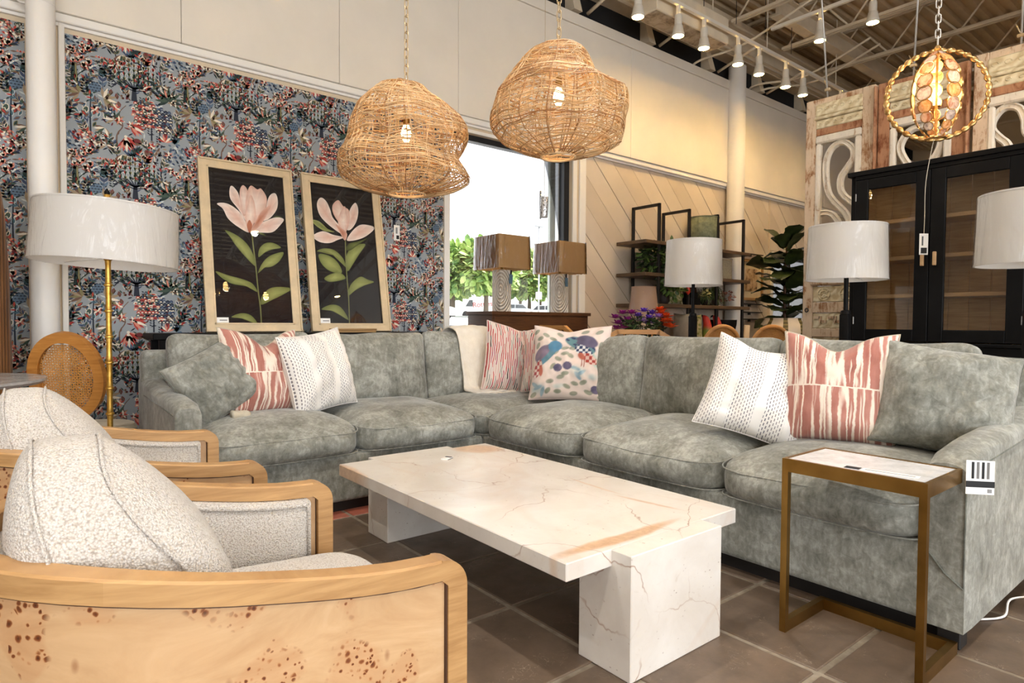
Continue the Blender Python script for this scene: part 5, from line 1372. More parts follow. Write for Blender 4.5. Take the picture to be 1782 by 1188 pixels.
chain(orb, 0, 0, .505, 2.85, .05, .0032, plain('white_chain', rgb(225,222,216), .4, .3))
obj('ceiling_canopy', MB().lathe([(.0,2.86),(.065,2.862),(.07,2.875),(.02,2.90)], 20), lamp_white, orb, 40)
tgx = thing('price_tag', 'white price tag on a long string below the orb chandelier', 'tag', (3.88,1.26,1.46))
obj('card', MB().rbox((-.024,-.0015,0),(.024,.0015,.115),.001, mat=TR((0,0,0),(0,0,YAW-pi/2))), paper, tgx)
obj('black_block', MB().box((-.016,-.003,.008),(.016,-.002,.038), mat=TR((0,0,0),(0,0,YAW-pi/2))), ink, tgx); obj('print_line', MB().box((-.012,-.003,.05),(-.004,-.002,.10), mat=TR((0,0,0),(0,0,YAW-pi/2))), plain('tag_ink',rgb(90,90,92),.7), tgx)
obj('string', MB().tube(smooth_path([(0,0,.115),(.004,0,.2),(.01,0,.40),(.05,-.02,.632)],5), .0018, 5), linen, tgx, True)
# ================================================================== CARVED DOOR SCREEN AND BLACK CABINET
def old_paint(name, paint, wood, dark, lo=.40, hi=.60, stretch=(6,6,1.2)):
    k = NT(name); v = k.co('Object'); s = k.noise(k.co('Object', stretch), 3.5, 6, .72, .8); n2 = k.noise(v, 9, 5, .7)
    f = k.math('ADD', k.math('MULTIPLY', s, .6), k.math('MULTIPLY', n2, .4))
    k.base(k.ramp(f, [(lo-.08,dark),(lo,wood),((lo+hi)/2,paint),(hi+.1,tuple(min(1,x*1.15) for x in paint[:3])+(1,))])).set(rough=.8, spec=.25)
    k.bump(f, .5, .006); return k.m
worn = old_paint('worn_whitewashed_wood', rgb(204,182,156), rgb(156,114,80), rgb(96,58,36), .42, .56)
worn_red = old_paint('worn_red_wood', rgb(172,126,94), rgb(126,76,48), rgb(84,46,28), .42, .6)
worn_white = old_paint('worn_white_moulding', rgb(216,206,190), rgb(176,146,116), rgb(120,84,58), .38, .50)
carved = NT('carved_cream_panel'); v = carved.co('Object')
cw = carved.wave(carved.co('Object',(1,1,1)), 7, 9, 2, 1.4, 'DIAGONAL'); carved.base(carved.ramp(carved.math('ADD', carved.math('MULTIPLY', cw, .35), carved.math('MULTIPLY', carved.noise(v, 14, 5, .7), .65)), [(.2,rgb(182,160,122)),(.5,rgb(214,200,166)),(.8,rgb(230,220,192))])).set(rough=.85, spec=.2); carved.bump(cw, .35, .006); carved = carved.m
scroll_rel = MB
def scroll_line(mb, path, rad, m=None):
    P = smooth_path(path, 7); mb.tube(P, rad, 6)
def ribbon(mb, path, w, t, x):
    """flat moulding of width w and thickness t following a (y,z) path at depth x, with a raised rib"""
    P = smooth_path([(0,a,b) for a, b in path], 8); n = len(P); o = len(mb.v)
    sec = [(-w/2,0),(-w/2,-t*.6),(-w*.30,-t),(-w*.18,-t*.65),(w*.18,-t*.65),(w*.30,-t),(w/2,-t*.6),(w/2,0)]; k = len(sec)
    for i, p in enumerate(P):
        d = (P[min(i+1,n-1)]-P[max(i-1,0)]).normalized(); nrm = Vector((0,-d.z,d.y))
        for (a, h) in sec: q = p+nrm*a; mb.v.append((x+h,q.y,q.z))
    for i in range(n-1):
        for j in range(k): mb.f.append([o+i*k+j,o+i*k+(j+1)%k,o+(i+1)*k+(j+1)%k,o+(i+1)*k+j]); mb.mi.append(0)
    mb.f.append([o+j for j in range(k)]); mb.mi.append(0); mb.f.append([o+(n-1)*k+j for j in range(k)]); mb.mi.append(0)
def screen_panel(y0, y1, ztop, scrolls, label, wood=worn, loc_y=None, lower=True):
    """leaf of an old carved door: spans y0 (far left) to y1 (right), front face at x = 4.70"""
    t = thing('carved_door', label, 'door panel', (4.73,(y0+y1)/2,0), 0, 'carved antique door leaves')
    xa, xb = 4.70, 4.755; s = .075; w_ = y0-y1
    o = lambda nm, mn, mx, m, r=.004: obj(nm, MB().rbox(mn, mx, r), m, t, world=True)
    o('stile', (xa,y0-s,.0),(xb,y0,ztop), wood); o('stile', (xa,y1,.0),(xb,y1+s*1.15,ztop), wood)
    ya, yb = y1+s*1.15, y0-s
    o('top_rail', (xa+.004,ya,ztop-.07),(xb-.004,yb,ztop), wood); o('mid_rail', (xa+.004,ya,2.475),(xb-.004,yb,2.535), worn_red if wood is worn else wood)
    o('cornice_panel', (xa-.010,ya-.004,2.615),(xb-.012,yb+.004,2.705), carved, .008); o('cornice_ledge', (xa-.016,ya-.008,2.590),(xb-.012,yb+.008,2.612), carved, .006)
    o('carved_panel', (xa-.002,ya,2.525),(xb-.014,yb,2.588), carved, .005)
    for (zz, amp) in ((2.660,.018),(2.556,.014)):
        mb = MB(); m_ = 6
        for i in range(m_):
            yc = ya+(yb-ya)*(i+.5)/m_; sg = 1 if i < m_/2 else -1
            scroll_line(mb, [(xa-.010 if zz > 2.6 else xa-.003, yc+sg*amp*1.2*cos(q)*(1-q/9), zz+amp*sin(q)*(1-q/9)) for q in (0,.8,1.6,2.4,3.2,4.0,4.8,5.6)], .0035)
        obj('carving', mb, carved, t, True, world=True)
    o('opening_moulding', (xa-.008,ya,2.415),(xb-.01,yb,2.472), worn_white, .01); o('opening_moulding', (xa-.006,yb-.038,1.42),(xb-.01,yb,2.415), worn_white, .01); o('opening_moulding', (xa-.006,ya,1.42),(xb-.01,ya+.045,2.415), worn_white, .01)
    mb = MB()
    for pth in scrolls: ribbon(mb, pth, .044, .034, xb-.012)
    obj('scroll', mb, worn_white, t, 50, world=True)
    o('sill_rail', (xa-.018,ya-.02,1.365),(xb-.006,yb+.02,1.425), wood, .012)
    o('rosette_panel', (xa+.004,ya,1.245),(xb-.01,yb,1.36), carved)
    mb = MB(); nr = max(2,int((yb-ya)/.11))
    for i in range(nr):
        yc = ya+(yb-ya)*(i+.5)/nr
        for rr in (.044,.024): mb.tube([(xa+.002,yc+rr*cos(2*pi*k/20),1.302+rr*sin(2*pi*k/20)) for k in range(20)], .0045, 5, closed=True)
        for q in range(5): a = q*2*pi/5; mb.tube([(xa+.001,yc,1.302),(xa+.001,yc+.04*cos(a),1.302+.04*sin(a))], .004, 5)
    obj('rosette', mb, carved, t, True, world=True)
    o('lock_rail', (xa,ya,1.165),(xb-.004,yb,1.242), worn); o('fret_panel', (xa+.008,ya,1.05),(xb-.01,yb,1.163), carved)
    mb = MB()
    for i in range(3): 
        yc = ya+(yb-ya)*(i+.5)/3; mb.box((xa+.0,yc-.05,1.09),(xa+.012,yc-.01,1.11)); mb.box((xa+.0,yc-.015,1.09),(xa+.012,yc+.005,1.14)); mb.box((xa,yc,1.12),(xa+.012,yc+.045,1.14))
    obj('fret', mb, worn, t, world=True)
    o('lower_rail', (xa,ya,.985),(xb-.004,yb,1.048), worn); o('lower_panel', (xa+.012,ya,.12),(xb-.012,yb,.983), carved); o('lower_moulding', (xa-.002,ya+.02,.93),(xa+.012,yb-.02,.96), worn_white, .006); o('bottom_rail', (xa,ya,0),(xb-.004,yb,.12), wood)
    return t
A1 = [(1.998,1.792),(2.039,1.884),(2.126,1.987),(2.169,2.069),(2.186,2.200),(2.178,2.310),(2.135,2.380),(2.066,2.400),(2.002,2.345),(1.990,2.275),(2.026,2.218),(2.073,2.153),(2.079,2.075),(2.054,2.014),(1.993,1.955)]
CU = [(2.230,1.898),(2.185,1.905),(2.137,1.888),(2.100,1.845),(2.077,1.793)]
def shift(p, dy, flip=None): return [((2*flip-a if flip is not None else a)+dy, b) for a, b in p]
p1 = screen_panel(2.325, 1.842, 2.745, [A1,CU,[(1.993,1.955),(1.96,1.93)],[(1.998,1.792),(1.99,1.70),(2.02,1.60),(2.10,1.50),(2.2,1.44)]], 'carved antique door leaf with a peeling pink frame and S scroll next to the fig tree')
screen_panel(1.825, 1.300, 2.735, [[(1.57,2.395),(1.632,2.382),(1.68,2.321),(1.690,2.265),(1.66,2.19),(1.60,2.10),(1.50,1.98)],[(1.57,2.395),(1.50,2.38),(1.45,2.30),(1.47,2.20),(1.53,2.10),(1.50,1.98)],[(1.50,1.98),(1.42,1.88),(1.40,1.75)]], 'carved antique door leaf behind the orb chandelier', worn_red)
screen_panel(1.275, .72, 2.75, [[(1.020,2.300),(1.045,2.370),(1.091,2.400),(1.136,2.394),(1.177,2.343),(1.183,2.284),(1.143,2.223),(1.105,2.177),(1.083,2.10),(1.06,1.98)],[(1.020,2.300),(1.01,2.22),(.95,2.15),(.9,2.05)]], 'carved antique door leaf behind the black cabinet end', worn)
obj('latch_ring', MB().tube([(4.692,2.29+.012*cos(2*pi*k/16),1.185+.014*sin(2*pi*k/16)) for k in range(16)], .004, 5, closed=True), black_frame, p1, True, world=True)
obj('moulded_jamb', MB().rbox((4.66,1.826,.0),(4.70,1.84,2.72),.005).rbox((4.665,1.29,0),(4.70,1.305,2.72),.005), worn_red, p1, world=True)
for (y, tp, lb) in ((2.18,(4.72,2.35,4.9),'next to the fig tree'),(1.05,(4.72,1.03,4.9),'behind the cabinet end'),(1.62,(4.72,1.55,4.9),'behind the orb chandelier')):
    cb = thing('hanging_cable', 'grey steel cable holding up the carved door leaf '+lb, 'cable', (4.725,y,2.74), 0, 'cables holding the carved doors')
    obj('cable', MB().tube([(0,0,0),(tp[0]-4.725,tp[1]-y,tp[2]-2.74)], .006, 6), plain('steel_cable', rgb(188,186,182), .4, .5), cb, True)
    obj('clamp', MB().rbox((-.014,-.02,.055),(.014,.02,.075),.004), chain_m, cb); obj('loose_end', MB().tube([(0,.0,.07),(0,.028,.14)], .004, 5), chain_m, cb, True)

# ---- black glazed cabinet
cb_glass = glass_mat('cabinet_glass', .035, (.95,.94,.92,1))
cab_in = oak_mat('aged_cabinet_boards', rgb(186,144,92), rgb(224,184,130), (1,1,1)); shelf_m = oak_mat('pale_shelf_edge', rgb(186,146,100), rgb(214,178,132))
cab = thing('display_cabinet', 'tall black display cabinet with two glazed doors and wooden shelves', 'cabinet', (4.41,1.32,0))
cx0, cx1, cy0, cy1, ct_ = 4.20, 4.52, .86, 1.785, 2.045
o = lambda nm, mn, mx, m, par=cab, r=.003: obj(nm, MB().rbox(mn, mx, r), m, par, world=True)
o('side_panel', (cx0+.02,cy1-.03,.06),(cx1,cy1,ct_-.03), black_wood); o('side_panel', (cx0+.02,cy0,.06),(cx1,cy0+.03,ct_-.03), black_wood)
o('top', (cx0-.006,cy0-.015,ct_-.03),(cx1+.01,cy1+.015,ct_), black_wood); o('base_plinth', (cx0+.01,cy0,0),(cx1,cy1,.10), black_wood)
o('face_frame', (cx0+.004,cy0+.03,ct_-.055),(cx0+.03,cy1-.03,ct_-.03), black_wood)
o('waist_rail', (cx0-.004,cy0-.006,.88),(cx0+.03,cy1+.006,.955), black_wood); o('waist_moulding', (cx0-.016,cy0-.012,.955),(cx0+.03,cy1+.012,.975), black_wood)
o('lower_front', (cx0+.004,cy0+.03,.10),(cx0+.03,cy1-.03,.88), black_wood)
for i in range(8):
    ya = cy0+.03+i*(cy1-cy0-.06)/8; o('back_board', (cx1-.02,ya+.0015,.10),(cx1-.002*(i%2)-.003,ya+(cy1-cy0-.06)/8-.0015,ct_-.03), cab_in)
for i, z in enumerate((1.255,1.485,1.715)): o('shelf', (cx0+.05,cy0+.03,z-.012),(cx1-.02,cy1-.03,z+.012), shelf_m)
o('shelf', (cx0+.04,cy0+.03,.985),(cx1-.02,cy1-.03,1.005), shelf_m)
o('inner_cheek', (cx0+.04,cy1-.045,1.0),(cx1-.02,cy1-.031,ct_-.06), cab_in); o('inner_cheek', (cx0+.04,cy0+.031,1.0),(cx1-.02,cy0+.045,ct_-.06), cab_in)
ym = (cy0+cy1)/2+.015
def cdoor(ya, yb, hy):
    st_ = .075; z0, z1 = .98, ct_-.058
    d = o('door', (cx0,yb-st_,z0),(cx0+.024,yb,z1), black_wood)
    for nm, a, b in (('door_stile',(cx0,ya,z0),(cx0+.024,ya+st_,z1)),('door_rail',(cx0,ya+st_,z0),(cx0+.024,yb-st_,z0+.07)),('door_rail',(cx0,ya+st_,z1-.065),(cx0+.024,yb-st_,z1))): o(nm, a, b, black_wood, d)
    o('glass', (cx0+.010,ya+st_,z0+.07),(cx0+.014,yb-st_,z1-.065), cb_glass, d, .0005)
    o('handle', (cx0-.018,hy-.009,1.425),(cx0,hy+.009,1.505), shelf_m, d)
    ho = yb-.004 if hy < (ya+yb)/2 else ya+.004
    for z in (z0+.10,z1-.13): o('hinge', (cx0-.004,ho-.004,z),(cx0+.002,ho+.004,z+.05), plain('hinge_steel',rgb(120,118,114),.4,.8), d)
cdoor(ym, cy1-.032, ym+.030); cdoor(cy0+.032, ym-.003, ym-.033)
# ================================================================== CHEST, STONE LAMPS, SHELVING, PLANTS BY THE WALL
walnut = oak_mat('dark_walnut', rgb(62,38,22), rgb(102,64,36))
ch = thing('dresser', 'dark walnut dresser with drawers standing in front of the shop window', 'dresser', (4.05,4.77,0))
o = lambda nm, mn, mx, m, par, r=.003: obj(nm, MB().rbox(mn, mx, r), m, par, world=True)
o('carcass', (3.45,4.585,.08),(4.70,4.975,1.15), walnut, ch); o('top', (3.43,4.56,1.15),(4.72,4.98,1.182), walnut, ch)
for i, (z0, z1) in enumerate(((1.005,1.135),(.72,.99),(.42,.705),(.12,.405))):
    for (a, b) in (((3.47,4.68),) if i == 0 else ((3.47,4.07),(4.08,4.68))):
        d = o('drawer', (a,4.572,z0),(b,4.590,z1), walnut, ch)
        if i: o('knob', ((a+b)/2-.015,4.552,(z0+z1)/2-.012),((a+b)/2+.015,4.573,(z0+z1)/2+.012), brass, d, .006)
for x in (3.47,4.62):
    for y in (4.60,4.90): o('leg', (x,y,0),(x+.06,y+.06,.08), walnut, ch)
def ringstone():
    k = NT('ring_carved_limestone'); v = k.co('Object', (1,1,.62), (-.0,-.0,-.135)); L = k.n('VectorMath'); L.operation = 'LENGTH'
    vm = k.n('VectorMath'); vm.operation = 'SUBTRACT'; k.link(k.co('Object',(1,1,.62)), vm.inputs[0]); vm.inputs[1].default_value = (-.067,-.067,.128); k.link(vm.outputs[0], L.inputs[0])
    s = k.math('SINE', k.math('MULTIPLY', L.outputs['Value'], 300.)); msk = k.ramp(L.outputs['Value'], [(.13,1.0),(.17,0.0)])
    h = k.math('MULTIPLY', k.math('GREATER_THAN', s, -.1), msk)
    h = k.math('MULTIPLY', k.math('ADD', k.math('MULTIPLY', s, .5), .5), msk)
    k.base(k.mix(k.math('MULTIPLY', k.math('SUBTRACT', msk, h), .75), k.ramp(k.noise(k.co('Object'), 20, 4), [(.3,rgb(220,208,192)),(.7,rgb(240,232,220))]), rgb(168,150,128))).set(rough=.8); k.bump(h, 1.0, .012); return k.m
rstone = ringstone(); blue_card = plain('blue_card', rgb(96,128,150), .6)
def stone_lamp(x, y, label, tagflip):
    t = thing('table_lamp', label, 'table lamp', (x,y,1.182), 0, 'stone table lamps on the dresser')
    mb = MB(); mb.rbox((-.067,-.067,0),(.067,.067,.40),.006,2)
    b = obj('stone_base', mb, rstone, t)
    # raised concentric rings wrapped over the near corner
    for rr in (.018,.034,.050,.066,.082,.098):
        mb = MB(); pts = []
        for k in range(36):
            q = 2*pi*k/36; d = rr*cos(q)*.62; z = .205+rr*1.5*sin(q); 
            if abs(d) <= .068*.95 and .01 < z < .39:
                pts.append(Vector((-.067+max(0,d)*1.0, -.067+max(0,-d)*1.0, z))+Vector((-.001,-.001,0)))
            elif pts and len(pts) > 1: mb.tube(pts, .0042, 5); pts = []
            else: pts = []
        if len(pts) > 1: mb.tube(pts, .0042, 5)
        if mb.v: obj('carved_ring', mb, rstone, b, True)
    sw, sd, z0, z1 = .19, .20, .405, .715
    A = [(-sw,-sd),(sw,-sd),(sw,sd),(-sw,sd)]; B = [(p*.97,q*.97) for p, q in A]
    mb = MB(); vs = [(p,q,z0) for p, q in A]+[(p,q,z1) for p, q in B]+[(p*.985,q*.985,z0) for p, q in A]+[(p*.985,q*.985,z1) for p, q in B]
    fs = []
    for i in range(4):
        j = (i+1)%4; fs += [(i,j,4+j,4+i),(8+i,12+i,12+j,8+j),(i,8+i,8+j,j),(4+i,4+j,12+j,12+i)]
    s = obj('box_shade', mb.add(vs, fs), tan_shade, t)
    mb = MB(); n = 10
    for i in range(n+1):
        f = i/n
        for c in range(4):
            p, q = A[c], A[(c+1)%4]
            for k in range(8):
                g = k/8; d = 1.018+.012*fbm(g*4+c, f*2, x, 2.0)*(1 if 0 < k else 0)
                mb.v.append(((p[0]+(q[0]-p[0])*g)*d*(1-.03*f), (p[1]+(q[1]-p[1])*g)*d*(1-.03*f), z0-.006+(z1-z0+.012)*f))
    for i in range(n):
        for k in range(32): mb.f.append([i*32+k,i*32+(k+1)%32,(i+1)*32+(k+1)%32,(i+1)*32+k]); mb.mi.append(0)
    obj('plastic_wrap', mb, wrap_shiny, s, True)
    obj('neck', MB().lathe([(.012,.40),(.012,.52)], 12), brass, t, 40)
    tg_ = obj('blue_tag', MB().rbox((-.03,-.0015,.27),(.03,.0015,.36),.001, mat=TR((.02,-.085,0),(0,tagflip,.35))), blue_card, t)
    obj('tag_clip', MB().box((-.012,-.003,.355),(.012,.003,.40), mat=TR((.02,-.08,0),(0,tagflip,.35))), ink, tg_)
    return t
stone_lamp(3.70,4.765,'ring-carved stone table lamp with burlap box shade on the dresser nearer the wallpaper',.12)
stone_lamp(4.46,4.765,'ring-carved stone table lamp with burlap box shade standing beside the black window frame',0)
orn = thing('hanging_ornament', 'silver pierced cylinder hanging on a string before the window', 'ornament', (3.345,3.766,1.92))
k = NT('pierced_silver'); v = k.co('Object'); pv = k.vor(v, 60); k.base(k.ramp(pv, [(.2,rgb(70,70,72)),(.4,rgb(206,206,208))])).set(rough=.35, metal=.6); k.bump(pv, .6, .004)
obj('cylinder', MB().lathe([(.030,0),(.032,.004),(.032,.16),(.030,.165)], 20, mat=TR((0,0,0),(0,.06,0))), k.m, orn, 40)
obj('string', MB().tube([(.008,0,.16),(.005,.01,3.2)], .0018, 5), chain_m, orn, True); obj('loop', MB().tube([(.008+.006*cos(2*pi*q/10),0,.172+.006*sin(2*pi*q/10)) for q in range(10)], .0012, 4, closed=True), chain_m, orn, True)
# door pull on the glass
obj('door_pull', MB().tube(smooth_path([(4.47,5.085,2.20),(4.44,5.05,2.20),(4.42,5.03,2.22),(4.42,5.03,2.45),(4.44,5.05,2.47),(4.47,5.085,2.47)],4), .010, 8), plain('grey_pull',rgb(150,150,150),.4,.5), w1, True)

# ---- black iron shelving
iron = plain('black_iron', rgb(30,27,25), .5, .3); shelf_w = oak_mat('grey_brown_shelf', rgb(70,54,40), rgb(112,90,68))
et = thing('shelving_unit', 'stepped black iron shelving unit with dark wood shelves on the board wall', 'shelving', (6.7,4.75,0))
FRX = (5.82,6.39,6.98,7.58)
for x in FRX:
    for y in (4.56,4.94): obj('post', MB().rbox((x-.016,y-.016,0),(x+.016,y+.016,2.45),.003), iron, et, world=True)
    obj('top_bar', MB().rbox((x-.016,4.544,2.422),(x+.016,4.956,2.454),.003), iron, et, world=True)
SHZ = (2.02,1.655,1.305,.80,.30)
for z in SHZ: obj('shelf', MB().rbox((5.55,4.53,z-.04),(7.72,4.965,z),.004), shelf_w, et, world=True)
# leaves
leaf_g = [plain('leaf_green_%d'%i, rgb(*c), .45, var=.2, scale=12) for i, c in enumerate(((60,84,38),(86,112,52),(38,54,30)))]
def leaf_mesh(L, W, cup=.15, n=5, tip=1.0, m=None):
    mb = MB()
    for i in range(n+1):
        f = i/n; w_ = W/2*(sin(pi*f**.8)**.7 if 0 < f < 1 else .02)
        for s in (-1,0,1): mb.v.append((f*L, s*w_, -cup*L*f*f+abs(s)*w_*.3))
    for i in range(n):
        for s in (0,1): mb.f.append([i*3+s,i*3+s+1,i*3+s+4,i*3+s+3]); mb.mi.append(0)
    return mesh_of('leaf', mb, m, True, False)
def bushy(parent, c, rx, ry, rz, n, L, W, mats, seed, droop=.3, nm='foliage'):
    """a mass of small leaves in one mesh"""
    rg = random.Random(seed)
    for mi, m in enumerate(mats):
        mb = MB()
        for i in range(n//len(mats)):
            u = rg.uniform(-1,1); th = rg.random()*2*pi; d = rg.random()**.4; q = math.sqrt(1-u*u)
            p = Vector((c[0]+rx*d*q*cos(th), c[1]+ry*d*q*sin(th), c[2]+rz*d*u))
            dirv = (Vector((q*cos(th),q*sin(th),u*.6-droop))+Vector((rg.uniform(-.6,.6),rg.uniform(-.6,.6),rg.uniform(-.5,.5)))).normalized()
            sd = dirv.cross(Vector((rg.uniform(-1,1),rg.uniform(-1,1),1))).normalized(); l_ = L*rg.uniform(.6,1.2); w_ = W*rg.uniform(.7,1.2)
            nn = dirv.cross(sd)
            vs = [p, p+dirv*l_*.35+sd*w_*.5+nn*w_*.1, p+dirv*l_*.75+sd*w_*.38, p+dirv*l_, p+dirv*l_*.75-sd*w_*.38, p+dirv*l_*.35-sd*w_*.5+nn*w_*.1, p+dirv*l_*.5-nn*w_*.12]
            mb.add(vs, [(0,1,6),(1,2,6),(2,3,6),(3,4,6),(4,5,6),(5,0,6)])
        tag(obj(nm, mb, m, parent, False, world=True, fixn=False), kind='stuff')
pot_g = NT('mottled_green_glaze'); v = pot_g.co('Object'); pot_g.base(pot_g.ramp(pot_g.noise(v, 16, 5, .7), [(.3,rgb(84,92,72)),(.6,rgb(128,136,110)),(.8,rgb(158,164,140))])).set(rough=.6); pot_g.bump(pot_g.vor(v, 22), .5, .01); pot_g = pot_g.m
gp = thing('glazed_pot', 'mottled green glazed pot on the top of the shelving', 'pot', (6.95,4.74,2.02))
obj('body', MB().lathe([(.06,0),(.10,.01),(.11,.06),(.17,.10),(.185,.14),(.19,.40),(.18,.41),(.165,.40),(.16,.2),(.05,.1)], 28), pot_g, gp, 50); obj('rim', MB().lathe([(.182,.395),(.194,.40),(.194,.412),(.182,.412)], 28), pot_g, gp, 40)
def planter(name, label, x, y, z, pm, r, h, fn):
    t = thing(name, label, 'plant', (x,y,z)); obj('pot', MB().lathe([(r*.7,0),(r,h*.5),(r*.92,h),(r*.84,h),(r*.8,h*.5)], 18), pm, t, 50); fn(t); return t
dark_pot = plain('dark_pot', rgb(46,34,28), .5)
planter('trailing_plant', 'leafy green trailing plant spilling over the shelf left of the black lamp', 5.98,4.72,1.655,dark_pot,.09,.14, lambda t: (bushy(t,(6.02,4.66,1.84),.36,.20,.19,420,.10,.055,leaf_g,21), bushy(t,(6.10,4.56,1.56),.22,.08,.16,140,.09,.05,leaf_g[:2],22)))
tall_vase = thing('tall_vase', 'tall dark brown vase on the third shelf beneath the trailing plant', 'vase', (6.08,4.70,1.305))
obj('body', MB().lathe([(.06,0),(.085,.04),(.08,.12),(.05,.24),(.055,.29),(.045,.28),(.04,.1)], 20), dark_pot, tall_vase, 50); obj('foot_ring', MB().lathe([(.062,0),(.066,.008),(.062,.016)],20), dark_pot, tall_vase, 40)
bsk = thing('pale_basket', 'pale woven square basket on the second shelf', 'basket', (7.30,4.74,1.655))
obj('body', MB().rbox((-.17,-.10,0),(.17,.10,.27),.02,2), plain('pale_weave', rgb(170,160,136), .8, var=.2, scale=60, bump=.6, bscale=120), bsk); obj('rim', MB().tube([(-.165,-.095,.27),(.165,-.095,.27),(.165,.095,.27),(-.165,.095,.27)],.01,6,closed=True), linen, bsk, True)
grass_m = [plain('strap_leaf_%d'%i, rgb(*c), .5, var=.15) for i, c in enumerate(((92,110,58),(66,84,44)))]
def strappy(t):
    rg = random.Random(4)
    for mi, m in enumerate(grass_m):
        mb = MB()
        for i in range(70):
            a = rg.random()*2*pi; L = rg.uniform(.18,.30); h = rg.uniform(.10,.18); d = Vector((cos(a),sin(a)*.6,0)); sd = Vector((-sin(a),cos(a),0))*.007
            P = [Vector((7.05+rg.uniform(-.1,.1),4.70,1.36)) + d*(L*f) + Vector((0,0,h*sin(pi*f*.85)*1.3-.12*f*f)) for f in (0,.25,.5,.75,1)]
            o_ = len(mb.v)
            for q, p in enumerate(P): k_ = 1-.8*q/4; mb.v += [tuple(p+sd*k_), tuple(p-sd*k_)]
            for q in range(4): mb.f.append([o_+2*q,o_+2*q+1,o_+2*q+3,o_+2*q+2]); mb.mi.append(0)
        tag(obj('strap_leaves', mb, m, t, True, world=True, fixn=False), kind='stuff')
    bushy(t,(7.35,4.66,1.44),.12,.08,.07,50,.05,.035,[plain('dusty_pink_petal',rgb(150,104,88),.6)],31,.0,'blossoms'); bushy(t,(6.86,4.62,1.46),.07,.05,.04,24,.05,.03,[plain('cream_petal',rgb(206,196,130),.6)],32,.0,'blossoms')
planter('strap_leaf_plant', 'strappy leaved plant with pink blossoms on the third shelf', 7.05,4.72,1.305,dark_pot,.10,.08,strappy)
# small things on the shelves
def cushion(label, loc, rot, w_, h_, t_, mats): pillow(label, loc, rot, w_, h_, t_, mats, mats[1], n=14, seed=loc[0])
green_print = NT('green_leaf_print'); v = green_print.co('UV'); green_print.base(green_print.ramp(green_print.noise(v, 7, 4, .6), [(.45,rgb(186,176,140)),(.55,rgb(128,132,70)),(.7,rgb(88,100,52))])).set(rough=.85); green_print = green_print.m
cushion('leaf print cushion standing on the third shelf', (6.33,4.70,1.31), (-.12,0,.1), .34, .28, .10, [green_print,linen])
cushion('cream cushion standing on end on the low shelf', (6.40,4.60,.805), (-.05,0,1.3), .40, .40, .15, [linen,linen])
cushion('yellow green cushion standing beside the cream one on the low shelf', (6.56,4.62,.805), (-.05,0,1.3), .38, .38, .13, [green_print,green_print])
bx_ = thing('dark_boxes', 'stack of small dark wooden boxes on the third shelf', 'box', (6.66,4.72,1.305))
obj('lower_box', MB().rbox((-.10,-.08,0),(.10,.08,.09),.004), black_wood, bx_); obj('upper_box', MB().rbox((-.06,-.06,.09),(.07,.06,.16),.004), black_wood, bx_)
wb2 = thing('wooden_board', 'brown wooden board leaning at the back of the third shelf', 'board', (6.93,4.9,1.305)); obj('board', MB().rbox((-.14,-.012,0),(.14,.012,.30),.005,mat=TR((0,0,0),(-.12,0,0))), walnut, wb2); obj('handle_hole_ring', MB().tube([(.02*cos(2*pi*q/12),-.05,.26+.02*sin(2*pi*q/12)) for q in range(12)], .004, 5, closed=True), brass, wb2, True)
def parrot(label, x, y, z, seed):
    t = thing('parrot_figure', label, 'figurine', (x,y,z), -1.2)
    mb = MB(); pts = smooth_path([(0,0,.0),(.01,0,.12),(.02,0,.24),(0,0,.33),(-.04,0,.38)],4); mb.tube(pts, [.03,.038,.045,.05,.055,.058,.06,.06,.056,.052,.048,.045,.045,.04,.03,.02,.01], 10)
    k = NT('parrot_feathers_%d'%seed); v = k.co('Object'); z_ = k.sep(v)[2]; k.base(k.ramp(k.math('ADD', z_, k.math('MULTIPLY', k.noise(v,12,2), .06)), [(.05,rgb(70,120,60)),(.14,rgb(150,160,50)),(.22,rgb(120,140,60)),(.28,rgb(196,60,44)),(.40,rgb(206,52,44))])).set(rough=.5)
    obj('body', mb, k.m, t, True); obj('beak', MB().tube([(-.04,0,.38),(-.065,0,.37),(-.07,0,.35)],[.014,.01,.002],8), black_wood, t, True); obj('perch', MB().lathe([(.06,0),(.05,.015),(.02,.03)],14), black_wood, t, 40)
parrot('bright parrot figurine on the low shelf beside the yellow green cushion', 6.85,4.62,.80,1); parrot('bright parrot figurine on the low shelf beside the black urn', 7.08,4.62,.80,2)
un = thing('black_urn', 'wide black footed urn on the low shelf', 'urn', (7.40,4.72,.80))
obj('bowl', MB().lathe([(.06,.10),(.14,.16),(.165,.26),(.17,.33),(.155,.33),(.14,.25),(.04,.14)], 24), black_wood, un, 50); obj('foot', MB().lathe([(.09,0),(.095,.015),(.04,.05),(.05,.11)], 20), black_wood, un, 50)
lit = thing('red_lantern', 'small red glass pendant tag hanging from the second shelf', 'ornament', (6.33,4.52,1.42)); obj('glass', MB().lathe([(.002,0),(.028,.03),(.02,.10),(.006,.20)],12), plain('red_glass',rgb(190,58,44),.3), lit, True); obj('cord', MB().tube([(0,0,.19),(0,.01,.236)],.002,4), linen, lit)

